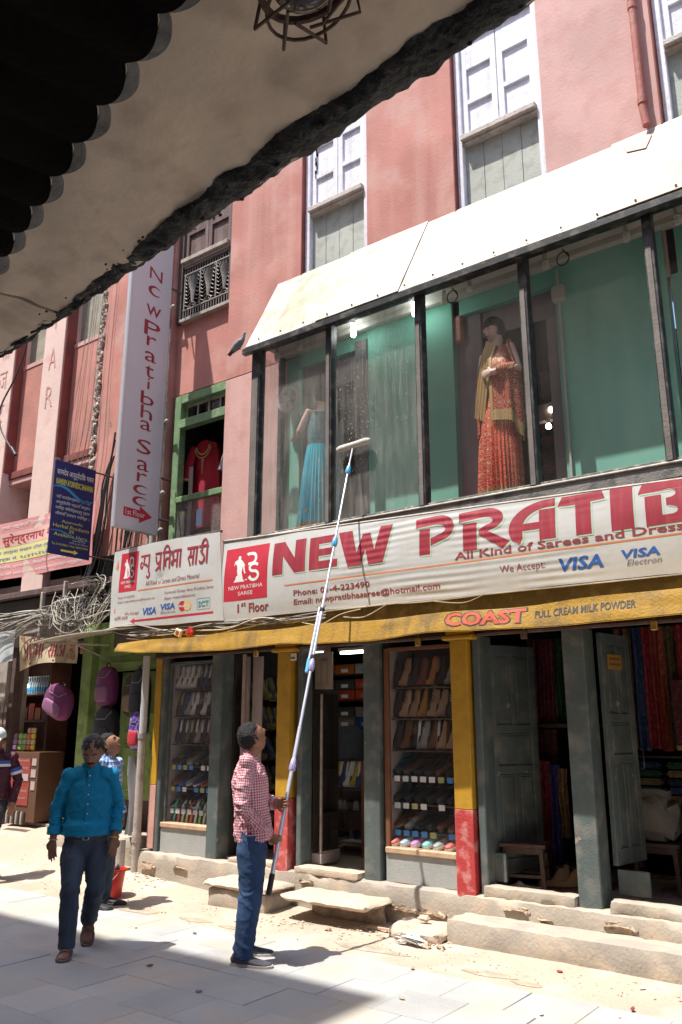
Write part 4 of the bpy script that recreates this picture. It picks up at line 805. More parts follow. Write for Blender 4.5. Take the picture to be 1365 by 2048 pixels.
# green panelled shopfront with the bag stall
Q_('green_jamb', GREENP, (-9.26, -9.06, .20, .40, .42, 2.95)); Q_('green_jamb', GREENP, (-9.05, -8.92, .30, .46, .42, 2.95)); Q_('green_lintel', GREENP, (-8.92, -7.66, .24, .44, 2.32, 2.42), (-8.92, -7.66, .30, .44, 2.42, 2.95), bevel=.01)
for a, b in ((-8.85, -8.35), (-8.28, -7.75)): Q_('panel', GREENP, (a, b, .275, .30, 2.50, 2.88))
gd = Q_('green_door', GREENP, (-8.92, -7.75, .60, .66, .75, 2.32))
for a, b, c, d in ((-8.80, -8.42, .85, 1.42), (-8.32, -7.95, .85, 1.42), (-8.80, -7.95, 1.52, 1.85)): Q_('panel', GREENP, (a, b, .575, .60, c, d), (a+.04, b-.04, .56, .58, c+.04, d-.04), parent=gd, bevel=.008)
MB().tube([(-8.3, .55, 1.55), (-8.3, .55, 2.2)], .008, 6).build('bolt', BLACKM, gd); P_('kick_board', BROWNW, (-8.92, -7.75, .62, .68, .40, .75), parent=N_)
rough_block(-9.3, -7.75, -.02, .40, -.1, .43, .012, .07, 31).build('door_step', CEM, N_, smooth=True); rough_block(-8.35, -7.95, -.38, .0, -.1, .24, .02, .05, 32).build('boulder', CEMB, N_, smooth=True)
Q_('upper_wall', SHELL, (-9.7, -8.24, .45, .9, 2.95, 3.9)); Q_('cable_tray', BROWNW, (-14, -8.2, .1, .3, 3.42, 3.5)); Q_('cable_tray', PIPE, (-11.0, -9.9, .0, .05, 2.86, 2.93), (-9.95, -9.90, -.05, .0, 2.75, 3.4), (-9.45, -9.41, -.05, .0, 2.7, 3.5))
# thin tin canopy
cn = thing('tin_canopy', (-8.7, -.2, 2.7), 'thin warped tin sheet propped over the bag stall below the wires', 'canopy')
MB().slab(lambda u, v: Vector((-9.55+1.75*u-.02*v, -.42+.75*v, 2.66+.085*u+.02*sin(u*4)+.1*v)), 16, 6, (0, 0, -.01)).build('tin_sheet', M('bare_tin', (.55, .50, .42), .6, bump=.3, var=.15, dirt=((.3, .25, .2), .6, 6)), cn, smooth=True)
MB().tube([(-8.95, -.30, 2.68), (-8.75, .25, 2.45)], .012, 5).build('prop', PIPE, cn); MB().tube([(-9.3, -.35, 2.66), (-8.6, .1, 2.62)], .014, 5).build('prop', PIPE, cn)
# ================================================================ WIRES
def wire(pts, r=.006, seg=5, mb=None, sag=0.):
    """smooth curve through the points"""
    P = [Vector(p) for p in pts]; out = []
    for i in range(len(P)-1):
        a = P[max(i-1, 0)]; b = P[i]; c = P[i+1]; d = P[min(i+2, len(P)-1)]; n = 8
        for k in range(n):
            t = k/n; q = .5*((2*b)+(c-a)*t+(2*a-5*b+4*c-d)*t*t+(3*b-3*c+d-a)*t**3)
            q.z -= sag*4*t*(1-t); out.append(q)
    out.append(P[-1]); mb.tube(out, r, seg, cap=False)
random.seed(21)
WL = M('weathered_cable', (.40, .37, .33), .6, var=.35, scale=3, bump=.1); mbs = [MB(), MB()]
NODES = [(-8.75, 3.35), (-9.35, 3.22), (-9.75, 3.08), (-8.45, 3.12), (-9.0, 2.9), (-8.6, 3.6)]
for i in range(105):      # runs from knot to knot
    p, q = random.sample(NODES[:5], 2); sg = random.uniform(.02, .16); pts = []
    for k in range(5):
        t = k/4; pts.append((min(-8.30, p[0]+(q[0]-p[0])*t+random.gauss(0, .05)), -.05+random.gauss(0, .08), p[1]+(q[1]-p[1])*t-sg*4*t*(1-t)+random.gauss(0, .035)))
    wire(pts, random.choice([.002, .003, .003, .004, .006]), 4, mbs[0 if random.random() < .42 else 1])
for i in range(26):       # knots
    p = random.choice(NODES[:4]); r = random.uniform(.05, .22); wire([(min(-8.3, p[0]+r*1.3*cos(a)+random.gauss(0, .02)), -.08+random.gauss(0, .06), p[1]+r*.8*sin(a)) for a in [random.uniform(0, 6)+k*.9 for k in range(5)]], random.choice([.003, .004, .006]), 4, mbs[i % 4 == 0])
for i in range(26):       # long loops hanging to the canopy
    x0 = random.uniform(-9.6, -8.6); x1 = min(-8.3, x0+random.uniform(.3, 1.1)); z0 = random.uniform(3.0, 3.4); z1 = random.uniform(2.95, 3.4); zb = random.uniform(2.70, 2.95)
    wire([(x0, -.08, z0), (x0+.12, -.2, (z0+zb)/2), ((x0+x1)/2, -.24, zb), (x1-.05, -.2, (z1+zb)/2+.02), (x1, -.1, z1)], random.choice([.003, .0035, .0045]), 4, mbs[i % 5 == 0])
for i in range(26):       # cut ends fanning out to the left
    z = random.uniform(3.0, 3.12); L_ = random.uniform(.5, 1.5); dz = random.uniform(-.42, .08); wire([(-9.55, -.08, z), (-9.55-L_*.35, -.15, z+dz*.15+.03), (-9.55-L_*.7, -.2, z+dz*.5), (-9.55-L_, -.2, z+dz)], random.choice([.003, .0035, .0045]), 4, mbs[i % 6 == 0])
for i in range(9):
    z = random.uniform(2.95, 3.3); wire([(-13.5, .05, z-.1), (-11.4, -.1, z-.12), (-10.3, -.05, z-.06), (-9.4, -.05, 3.1)], random.choice([.004, .006, .008]), 4, mbs[i % 2])
o = single(mbs[0], 'cable_tangle', WIREP, (-9.4, 0, 3), 'huge tangle of pale weathered cables at the corner left of the tin sign', 'cables', kind='stuff'); o['label'] = 'huge tangle of pale weathered cables left of the tin sign'
single(mbs[1], 'cable_tangle', WIREK, (-9.4, 0, 3.1), 'black cables mixed through the tangle left of the tin sign', 'cables', kind='stuff')
mb = MB()
for i in range(16):   # drops down the red wall between the signs
    x = -9.3+random.uniform(-.1, .75); wire([(x+random.uniform(0, .1), .44, random.uniform(5.2, 5.7)), (x-.05, .42, 4.9), (x-.12+random.gauss(0, .05), .40, 4.3), (x-.18, .36, 3.7), (x-.2+random.gauss(0, .1), .2, 3.3)], random.choice([.006, .008, .012, .014]), 5, mb)
wire([(-8.62, .40, 5.25), (-8.85, .36, 5.30), (-9.0, .38, 5.0), (-9.1, .40, 4.4)], .016, 6, mb); wire([(-8.60, .40, 5.18), (-8.82, .38, 5.2), (-8.95, .4, 4.9), (-9.0, .4, 3.5)], .014, 6, mb)
single(mb, 'cable_drop', WIREK, (-9, .4, 4.2), 'bundle of black cables running down the red wall beside the navy board', 'cables', kind='stuff')
mb = MB()
for i in range(9):
    x = -10.1+.055*i+random.gauss(0, .02); wire([(x+.1, .36, 8.6), (x+.05, .34, 7.2), (x+random.gauss(0, .05), .32, 6.0), (x-.1, .3, 5.0), (x-.15+random.gauss(0, .08), .25, 4.3)], .0045, 4, mb)
single(mb, 'thin_wires', WL, (-10, .3, 6), 'thin wires strung down the neighbouring house front', 'wires', kind='stuff')
mb = MB(); wire([(-12.9, -.3, 9.2), (-12.3, -.35, 8.0), (-12.25, -.35, 7.2), (-12.6, -.38, 6.5), (-12.3, -.38, 5.9), (-11.62, -.38, 5.45)], .016, 6, mb); 
mb.tube([(-11.62, -.38, 5.45), (-11.42, -.38, 5.28)], .03, 8)
mb = MB(); wire([(-10.55, -.35, 7.9), (-10.42, -.35, 7.2), (-10.6, -.35, 6.7), (-10.95, -.35, 6.25), (-10.9, -.35, 5.9), (-10.55, -.35, 5.5)], .012, 6, mb); mb.tube([(-10.55, -.35, 5.52), (-10.42, -.35, 5.38)], .024, 8)
single(mb, 'hanging_cable', WIREK, (-10.6, -.35, 6), 'black cable with a plug hanging in front of the pale columns', 'cable', smooth=True)
random.seed(5)
mb = MB(); mk = MB()
for i in range(7):
    pts = [(-8.25, -.2, 2.77+random.uniform(-.03, .02))]
    for k in range(1, 9): pts.append((-8.25+.42*k, -.22-random.uniform(0, .05), 2.66+random.uniform(-.035, .045)))
    wire(pts, random.choice([.004, .005, .007]), 4, mb if i % 2 else mk)
wire([(-8.3, -.22, 2.76), (-7.8, -.24, 2.79), (-7.2, -.25, 2.68), (-6.6, -.24, 2.58), (-6.0, -.22, 2.62), (-5.2, -.2, 2.70), (-4.3, -.18, 2.72), (-2.5, -.16, 2.72), (1, -.16, 2.72)], .006, 5, mb)
wire([(-5.3, -.2, 2.66), (-5.1, -.26, 2.60), (-4.9, -.28, 2.58), (-4.7, -.25, 2.66), (-4.5, -.2, 2.70)], .005, 5, mb); wire([(-4.7, -.2, 2.64), (-4.45, -.22, 2.62), (-4.2, -.2, 2.72)], .005, 5, mb); wire([(-3.7, -.2, 2.70), (-3.4, -.22, 2.66), (-3.2, -.2, 2.72)], .004, 5, mb)
single(mb, 'slack_cables', WL, (-5, -.2, 2.65), 'slack pale cables strung along the foot of the banners', 'cables', kind='stuff')
single(mk, 'slack_cables', WIREK, (-6, -.2, 2.65), 'black cables strung under the tin sign', 'cables', kind='stuff')
for x, m_, lb, rz in ((-6.92, M('cream_plastic', (.6, .5, .3), .4), 'cream plastic junction box dangling in the cables under the tin sign', .4), (-6.74, F('red_plastic', (.45, .03, .02), .4), 'red plastic junction box dangling in the cables under the tin sign', -.5)):
    t = thing('junction_box', (x, -.27, 2.62), lb, 'junction box'); t.rotation_euler = (0, rz, 0)
    MB().box(-.05, .05, -.02, .02, -.03, .05).build('case', m_, t, bevel=.008, local=True); MB().box(-.02, .02, -.026, -.02, -.01, .03).build('label_plate', MAR, t, local=True)
# rainwater pipe standing on the ground beside the yellow post
mb = MB().tube([(-7.62, -.10, .02), (-7.62, -.10, 1.55)], .045, 12); mb.tube([(-7.62, -.10, .40), (-7.62, -.10, .50)], .054, 12); mb.tube([(-7.62, -.10, 1.5), (-7.62, -.10, 1.56)], .052, 12)
t = thing('downpipe', (-7.62, -.1, 0), 'mud-splashed plastic downpipe between the green bay and the yellow post', 'pipe')
mb.build('lower_pipe', PIPE, t, smooth=True); MB().tube([(-7.62, -.10, 1.56), (-7.62, -.10, 2.42)], .042, 12).build('upper_pipe', M('pale_pipe', (.50, .50, .50), .5, bump=.1), t, smooth=True)
single(MB().tube([(-7.80, -.16, .0), (-7.80, -.16, .42)], .05, 10), 'pipe_stub', PIPE, (-7.8, -.16, 0), 'short capped pipe stub beside the downpipe', 'pipe', smooth=True)

# ================================================================ STEPS AND BLOCKS
def block(name, mat, b, amp, n, seed, label, cat, **k):
    x0, x1, y0, y1, z0, z1 = b; return single(rough_block(*b, amp, n, seed), name, mat, ((x0+x1)/2, (y0+y1)/2, z0), label, cat, smooth=True, **k)
st = thing('stone_step', (-5.6, -.35, 0), 'worn concrete step behind the window cleaner, left of the overhanging slab', 'step')
rough_block(-6.10, -5.36, -.50, -.10, -.05, .17, .012, .06, 41).build('base', CEM, st, smooth=True); rough_block(-6.14, -5.33, -.53, -.09, .165, .225, .012, .05, 42).build('slab', STONE, st, smooth=True)
st = thing('stone_step', (-4.65, -.35, 0), 'thin stone slab step overhanging a dark gap below the middle doorway', 'step')
rough_block(-5.16, -4.22, -.55, -.11, .155, .215, .011, .05, 43).build('slab', STONE, st, smooth=True); rough_block(-5.05, -4.30, -.24, -.09, -.05, .19, .02, .06, 44).build('base', CEMB, st, smooth=True)
block('concrete_step', CEM, (-3.56, 1.0, -.42, -.09, -.06, .19), .008, .07, 45, 'long low concrete step running out of frame at the right', 'step')
block('flat_stone', STONE, (-4.05, -3.56, -.52, -.14, -.02, .10), .018, .05, 46, 'flat broken stone lying at the left end of the long concrete step', 'stone')
block('stone_lump', STONE, (-3.86, -3.76, -.36, -.28, .11, .16), .012, .03, 47, 'small stone lump lying on the flat broken stone', 'stone')
for k, (x, y, s) in enumerate(((-3.62, -.62, .05), (-3.5, -.58, .04), (-4.55, -.62, .035))):
    block('rubble_stone', CEMB, (x-s, x+s, y-s*.6, y+s*.6, 0, s*.9), .01, .03, 50+k, ('larger broken chunk in front of the flat stone', 'smaller broken chunk beside the concrete step', 'broken chunk lying below the overhanging slab')[k], 'stone')
mb = MB(); P0 = [(-3.72+random.gauss(0, .07), -.63+random.gauss(0, .05), .012+random.uniform(0, .07)) for i in range(26)]
mb.add(P0, [(i, (i*7+3) % 26, (i*11+5) % 26) for i in range(26) if len({i, (i*7+3) % 26, (i*11+5) % 26}) == 3]); single(mb, 'plastic_scrap', F('clear_scrap', (.66, .66, .64), .3), (-3.72, -.63, 0), 'crumpled white plastic bag in the rubble by the concrete step', 'litter')
single(MB().tube([(-4.3, -.40, .03), (-3.95, -.44, .04), (-3.9, -.55, .03)], .012, 5), 'scrap_stick', WOODL, (-4.1, -.42, 0), 'broken stick lying by the flat stone', 'stick')
for k, (x, y) in enumerate(((-2.55, -.62), (-1.98, -.66), (-3.4, -1.15), (-5.35, -1.35), (-4.9, -2.2), (-2.3, -1.5), (-3.1, -1.75), (-4.2, -2.4), (-1.9, -1.1), (-5.9, -1.5))):
    single(MB().ball((x, y, .012), (.025, .014, .008), 6, 4, m=Matrix.Rotation(k, 3, 'Z')), 'road_litter', (MAR, WHT, CEMB, GRYT)[k % 4], (x, y, 0), 'tiny scrap of litter on the road', 'litter', 'scraps of litter on the road')

# ================================================================ SHOE SHOP CASES
CARDS = [WHT, F('card_blue', (.05, .25, .6)), F('card_pale', (.55, .6, .62)), F('card_olive', (.4, .38, .15))]
def case(x0, x1, z0, shelves, label, frame):
    c = thing('display_case', ((x0+x1)/2, .2, z0), label, 'display case')
    part('back_panel', INTW, c, [(x0, x1, .50, .52, z0, 2.34)]); part('side_panel', INTL, c, [(x0-.01, x0+.01, .06, .5, z0, 2.34)]); part('side_panel', INTW, c, [(x1-.01, x1+.01, .06, .5, z0, 2.34)])
    part('glass_pane', GL_S, c, [(x0+.03, x1-.02, .045, .05, z0+.03, 2.31)], bevel=0)
    part('frame', frame, c, [(x0-.02, x0+.03, .02, .06, z0, 2.34), (x1-.02, x1+.01, .02, .06, z0, 2.34), (x0+.03, x1-.02, .02, .06, 2.31, 2.345)], bevel=.004)
    part('ledge', WOODL, c, [(x0, x1, -.02, .10, z0-.03, z0+.02)], bevel=.008)
    part('stall_riser', M('pale_blue_board', (.36, .37, .36), .7, bump=.2, dirt=((.42, .34, .27), .6, 5)), c, [(x0, x1, .0, .06, .315, z0-.032)])
    for k, (z, tilt) in enumerate(shelves):
        s = part('shelf', M('shelf_dark', (.06, .05, .05), .5), c, [(x0+.02, x1-.02, .09, .48, z-.012, z)], bevel=.002)
        if tilt:
            n = int((x1-x0)/.095)
            for i in range(n):
                if random.random() < .15: continue
                a = x0+.04+(x1-x0-.08)*i/n; part('price_card', random.choice(CARDS), s, [(a+.006, a+.066, .078, .084, z-.04, z+.008)], bevel=0)
    return c
random.seed(11)
case(-7.35, -6.62, .60, [(2.04, 0), (1.74, 0), (1.44, 0), (1.21, 1), (.98, 1), (.75, 1)], 'glass shoe display case at the left end of the shop, beside the yellow post', GREYP)
case(-4.38, -3.66, .58, [(1.98, 0), (1.70, 0), (1.42, 0), (1.19, 1), (.96, 1), (.73, 1)], 'shoe display case in a brown wooden frame beside the right yellow pillar', WOODT)
# a shoe: sole, upper, lining (opening) and stripe; toe towards +y
def shoe_meshes(kind):
    L = .27
    def wd(t): return .036+.017*sin(min(1, t*1.1)*pi*.9)*(.6+.4*t) if t < .86 else (.036+.017*sin(.86*1.1*pi*.9)*(.6+.4*.86))*sqrt(max(0, 1-((t-.86)/.145)**2))
    def ht(t):
        if kind == 'slipper': return .012+(.035*math.exp(-((t-.72)/.12)**2))
        if kind == 'boot': return .16-.10*min(1, max(0, (t-.25)/.3))-.02*t
        return .085-.045*min(1, max(0, (t-.18)/.5))**.8-.012*max(0, t-.8)/.2
    n = 14; up = MB(); vs = []; m = 10
    for i in range(n+1):
        t = .015+.975*i/n; w_ = wd(t); h = ht(t)
        for k in range(m+1): a = pi*k/m; vs.append((w_*cos(a)*(1 if sin(a) < .5 else .92), (t-.5)*L, .018+h*sin(a)**.7 if sin(a) > 0 else .018))
    up.add(vs, [(i*(m+1)+k, i*(m+1)+k+1, (i+1)*(m+1)+k+1, (i+1)*(m+1)+k) for i in range(n) for k in range(m)]+[tuple(range(m+1)), tuple(n*(m+1)+k for k in reversed(range(m+1)))])
    so_ = MB(); out = [((wd(.01+.985*i/16)+.004), (.01+.985*i/16-.5)*L) for i in range(17)]; ring = [(x, y) for x, y in out]+[(-x, y) for x, y in reversed(out)]
    so_.prism(ring, lambda a, b, t: Vector((a, b, t+(.012 if kind == 'heel' and b < 0 else 0))), 0, .022)
    li = MB().ball((0, -.062, .018+ht(.25)*.93), (.026, .05, .012), 10, 5)
    stp = MB()
    for s in (-1, 1):
        for k in range(3):
            y = .0+.022*k; stp.tube([(s*.047, y-.012, .03), (s*.036, y+.008, .062), (s*.022, y+.014, .068)], .0032, 4)
    return up.mesh('upper', smooth=True), so_.mesh('sole'), li.mesh('lining', smooth=True), stp.mesh('stripe')
SM = {k: shoe_meshes(k) for k in ('trainer', 'formal', 'boot', 'slipper')}
def c3(r, g, b): return F('shoe_%02d_%02d_%02d' % (r*99, g*99, b*99), (r, g, b), .5, bump=.1)
_pro = {}
def shoe(kind, up, sole, stripe, loc, rot, label, group):
    key = (kind, up, sole, stripe)
    if key not in _pro:
        ms = [m.copy() for m in SM[kind]]
        for m, c in zip(ms, (up, sole, (.02, .02, .02), stripe or up)): m.materials.clear(); m.materials.append(c3(*c))
        _pro[key] = ms
    t = thing('shoe', loc, label, 'shoe', group); t.rotation_euler = rot
    for nme, m in zip(('upper', 'sole', 'lining', 'stripe'), _pro[key]):
        if nme == 'stripe' and not stripe: continue
        o = bpy.data.objects.new(nme, m); S.collection.objects.link(o); o.parent = t
    return t
ORD = ['first', 'second', 'third', 'fourth', 'fifth', 'sixth', 'seventh', 'eighth', 'ninth', 'tenth', 'eleventh', 'twelfth']
CN = {}
def cname(c):
    r, g, b = c
    if max(c) < .06: return 'black'
    if min(c) > .45: return 'white'
    if max(c)-min(c) < .06: return 'grey'
    if b >= r and b >= g: return 'blue'
    if g > r: return 'green'
    if g > .3: return 'yellow'
    if r < .2: return 'brown'
    return 'red' if g < .2 and b < .2 else ('pink' if b > .2 else 'orange')
WH = (.62, .62, .6); BK = (.02, .02, .022); NV = (.02, .04, .13); GR = (.25, .25, .25); BR = (.13, .05, .025); TN = (.35, .22, .12)
def vrow(x0, x1, z, n, cols, case_nm, row_nm, y=.20):
    for i in range(n):
        x = x0+.045+(x1-x0-.09)*i/(n-1); up, so_, stp = cols[i % len(cols)]
        shoe('trainer', up, so_, stp, (x, y, z+.138), (radians(84), radians(random.uniform(-5, 5)), radians(-52+random.uniform(-10, 10))), '%s %s, %s from left in %s row of the %s' % (cname(up), 'striped trainer' if stp else 'canvas shoe', ORD[i], row_nm, case_nm), 'shoes displayed in the '+case_nm)
def hrow(x0, x1, z, n, cols, kind, case_nm, row_nm, y=.23):
    for i in range(n):
        x = x0+.06+(x1-x0-.12)*i/(n-1); up, so_, stp = cols[i % len(cols)]
        shoe(kind, up, so_, stp, (x, y, z+.055), (radians(-20), 0, radians(-28)+random.uniform(-.1, .1)+pi), '%s %s, %s from left on %s shelf of the %s' % (cname(up), {'trainer': 'low trainer', 'formal': 'formal shoe', 'slipper': 'slipper', 'boot': 'ankle boot'}[kind], ORD[i], row_nm, case_nm), 'shoes displayed in the '+case_nm)
C1, C2 = 'left shoe case', 'right shoe case'
vrow(-7.33, -6.63, 2.04, 8, [(WH, WH, BK), (WH, WH, BK), (WH, (.5, .5, .5), (.3, .03, .03)), (WH, WH, BK), (BK, WH, (.35, .4, .05)), (NV, WH, WH), (BK, WH, None), (WH, WH, None)], C1, 'top')
vrow(-7.33, -6.63, 1.74, 8, [(BK, (.3, .35, .05), None), (NV, (.05, .1, .4), BK), (GR, WH, None), (WH, WH, NV), (BK, WH, WH), (WH, WH, BK), (BK, (.5, .15, .04), None)], C1, 'second')
vrow(-7.33, -6.63, 1.44, 8, [(NV, WH, None), (BK, WH, None), ((.1, .09, .07), (.4, .38, .3), None), (BK, WH, None), (GR, WH, (.3, .03, .03)), (BK, WH, None), ((.12, .02, .02), WH, None)], C1, 'third')
hrow(-7.33, -6.63, 1.21, 6, [(BK, BK, (.1, .4, .08)), (BK, BK, None), (GR, WH, None), (BK, BK, None)], 'trainer', C1, 'fourth')
hrow(-7.33, -6.63, .98, 6, [((.25, .05, .03), (.4, .2, .04), None), (NV, (.05, .15, .5), None), (GR, WH, None), (NV, WH, None)], 'trainer', C1, 'fifth')
hrow(-7.33, -6.63, .75, 6, [(BK, WH, WH), (BK, BK, None), (NV, BK, None)], 'formal', C1, 'sixth')
cols = [(.1, .5, .4), (.5, .15, .03), (.5, .6, .6), (.55, .5, .08), (.6, .12, .03), (.6, .6, .6), (.2, .5, .06), (.5, .55, .5), (.35, .35, .3)]
for i in range(10):
    c_ = cols[i % len(cols)]; shoe('slipper', c_, c_, None, (-7.28+.067*i, .17, .715-.0), (radians(80), 0, radians(-58)), '%s slipper, %s from left along the bottom of the left shoe case' % (cname(c_), ORD[i]), 'shoes displayed in the '+C1)
vrow(-4.36, -3.68, 1.98, 7, [(BK, BK, None), (TN, TN, BK), (BK, BK, None), ((.16, .03, .03), BK, None), ((.35, .15, .04), TN, None), (BK, BK, None), (GR, BK, None)], C2, 'top')
vrow(-4.36, -3.68, 1.70, 7, [(BK, BK, None), (TN, (.4, .3, .2), BK), ((.28, .18, .1), TN, BK), ((.35, .15, .02), BK, None), (TN, TN, BK), ((.3, .2, .13), TN, None), (BK, WH, WH)], C2, 'second')
vrow(-4.36, -3.68, 1.42, 7, [(BK, BK, None), (BR, BR, None), (BK, WH, GR), (GR, GR, WH), (BR, WH, None), (TN, BR, None), (TN, BK, None)], C2, 'third')
hrow(-4.36, -3.68, 1.19, 6, [(BK, BK, None), (BR, BK, None), (BK, BK, None)], 'formal', C2, 'fourth')
hrow(-4.36, -3.68, .96, 6, [(BK, BK, None)], 'formal', C2, 'fifth')
hrow(-4.36, -3.68, .73, 6, [(BR, TN, None), (GR, GR, WH), (BK, BK, None), (BK, BK, None), (BR, BK, None)], 'formal', C2, 'sixth')
hrow(-4.36, -3.68, .585, 6, [((.5, .1, .08), WH, None), ((.3, .4, .45), WH, None), ((.5, .2, .4), WH, None), ((.2, .48, .45), WH, None), ((.3, .3, .28), WH, None)], 'trainer', C2, 'bottom', y=.16)

# ---------------------------------------------------------------- inside the doorways
TUBE = emit('fluorescent_glow', (.93, 1., .95), 6)
for a, b, y, z, lb in ((-6.0, -5.5, .5, 2.42, 'lit fluorescent tube above the left open doorway'), (-5.22, -4.62, .45, 2.40, 'lit fluorescent tube above the middle doorway')):
    t = thing('tube_light', ((a+b)/2, y, z), lb, 'tube light'); MB().tube([(a, y, z-.03), (b, y, z-.03)], .014, 8).build('tube', TUBE, t, smooth=True); part('batten', CEILW, t, [(a-.02, b+.02, y-.025, y+.025, z-.012, z+.02)])
random.seed(9)
for i in range(30):   # dark shoes hung on the left wall and back of the first doorway
    r = i//7; c_ = random.choice([BK, (.10, .08, .07), (.06, .08, .16), BR, (.30, .05, .03), GR, (.16, .14, .10), (.2, .18, .04)])
    if i < 30: loc = (-6.38+.05*random.random(), .24+.13*(i % 6), .75+.32*(i//6)); rt = (radians(70), 0, radians(90)+random.uniform(-.3, .3))
    else: loc = (-6.0+.13*((i-30) % 7)*.9, 1.25, 1.0+.55*((i-30)//7)); rt = (radians(65), random.uniform(-.3, .3), random.uniform(-.5, .5))
    shoe('trainer', c_, random.choice([BK, BK, GR, WH]), None, loc, rt, '%s shoe, %s in the %s row on the wall inside the left doorway' % (cname(c_), ORD[i % 6 if i < 30 else (i-30) % 7], ORD[i//6 if i < 30 else 5+(i-30)//7]), 'shoes hung inside the left doorway')
single(MB().tube([(-6.22, .06, .4), (-6.22, .06, 2.38)], .02, 8), 'pole', M('pink_pole', (.40, .30, .28), .6), (-6.22, .06, .4), 'slim pinkish pole inside the left edge of the first open doorway', 'pole', smooth=True)
t = thing('glass_cabinet', (-5.30, .3, .36), 'dark glass-fronted cabinet standing inside the middle doorway', 'cabinet')
part('carcass', DARKW, t, [(-5.34, -5.33, .15, .44, .36, 1.95), (-5.33, -5.24, .42, .44, .36, 1.95), (-5.34, -5.22, .15, .44, 1.95, 1.98)]); part('front_glass', GL_S, t, [(-5.325, -5.24, .15, .155, .46, 1.93), (-5.235, -5.23, .16, .42, .46, 1.93)], bevel=0)
part('base', INTL, t, [(-5.34, -5.22, .14, .44, .36, .45)]); part('trim', PIPE, t, [(-5.245, -5.225, .14, .16, .455, 1.94), (-5.23, -5.222, .16, .44, .455, .47)], bevel=.001); part('cabinet_shelf', DARKW, t, [(-5.33, -5.24, .17, .42, z, z+.01) for z in (.8, 1.2, 1.6)])
t = thing('paper_notice', (-5.2, .2, 1.98), 'beige board with a faint line drawing above the dark cabinet', 'notice'); part('board', M('beige_card', (.33, .27, .21), .8, var=.08), t, [(-5.34, -5.12, .17, .19, 1.99, 2.36)])
mb = MB()
for a, b, c, d in ((-5.26, -5.18, 2.27, 2.30), (-5.26, -5.255, 2.05, 2.30), (-5.18, -5.175, 2.05, 2.30), (-5.31, -5.14, 2.04, 2.045)): mb.box(a, b, .166, .169, c, min(d, c+.25))
mb.build('drawing', M('faint_ink', (.2, .18, .17), .8), t)
t = thing('switch_plate', (-5.44, -.09, 2.28), 'small white switch plate on top of the left yellow pillar', 'switch'); part('plate', WHT, t, [(-5.44, -5.37, -.10, -.085, 2.27, 2.34)]); part('switch', BLKP, t, [(-5.43+.018*k, -5.42+.018*k, -.106, -.10, 2.285, 2.30) for k in range(3)], bevel=0)
# shoe boxes on shelves at the back
t = thing('back_shelves', (-4.8, 1.9, .4), 'wooden shelves at the back of the middle doorway holding shoe boxes', 'shelf'); part('shelf', DARKW, t, [(-6.4, -4.55, 1.6, 2.0, z, z+.02) for z in (1.6, 1.92, 2.22)]); part('upright', DARKW, t, [(-6.44, -6.40, 1.6, 2.0, .34, 2.5), (-4.55, -4.51, 1.6, 2.0, .34, 2.5)])
bc = [((.42, .05, .02), 'red'), ((.45, .12, .02), 'orange'), ((.02, .07, .25), 'blue'), ((.06, .06, .06), 'black'), ((.22, .18, .13), 'brown card'), ((.3, .32, .32), 'grey')]
LAY = [(2.24, [1, 1, 5, 5]), (1.94, [3, 0, 0, 0]), (2.06, [3, 3, 0, 0]), (1.62, [4, 4, 2, 2]), (1.74, [4, 3, 4, 2])]
for r, (z, row) in enumerate(LAY):
    for i, ci in enumerate(row):
        x = -6.30+.29*i; c_, nm = bc[ci]; t = thing('shoe_box', (x, 1.7, z), '%s shoe box, %s from left, %s row of boxes in the middle doorway' % (nm, ORD[i], ['top', 'third', 'second', 'bottom', 'fourth'][r]), 'box', 'shoe boxes at the back of the shop')
        part('box_body', c3(*c_), t, [(x-.135, x+.135, 1.58, 1.88, z, z+.09)], bevel=.004); part('box_lid', c3(*[q*.8 for q in c_]), t, [(x-.139, x+.139, 1.576, 1.884, z+.09, z+.115)]); part('label_sticker', WHT if i % 2 else GRYT, t, [(x-.05, x+.05, 1.574, 1.577, z+.02, z+.06)], bevel=0)
# low glass counter with a row of white trainers
t = thing('glass_counter', (-5.5, 1.0, .36), 'low glass counter with trainers in the middle doorway', 'counter'); part('counter_body', WOODT, t, [(-5.26, -5.21, .85, 1.35, .33, 1.27), (-5.21, -4.6, 1.33, 1.35, .33, 1.27), (-5.85, -5.26, 1.33, 1.35, .33, 1.27)]); part('shelf', DARKW, t, [(-5.84, -5.27, .9, 1.32, z, z+.015) for z in (.45, .75, .99)]); part('counter_glass', GL_S, t, [(-5.85, -5.27, .86, .865, .34, 1.265), (-5.86, -5.2, .85, 1.35, 1.272, 1.28)], bevel=0)
for i in range(7): shoe('trainer', [NV, WH, (.45, .35, .04)][i % 3], WH, None, (-5.78+.08*i, 1.0, 1.13), (radians(82), 0, -1.0), 'striped trainer in the glass counter, %s from the left' % ORD[i], 'trainers in the glass counter')
for i in range(9): shoe('trainer', random.choice([BK, GR, NV]), GR, None, (-5.75+.11*(i % 5), 1.1, .467+.30*(i//5)), (0, 0, random.uniform(-.6, .6)), 'dark shoe, %s in the %s row low in the glass counter' % (ORD[i % 5], ORD[i//5]), 'dark shoes low in the glass counter')

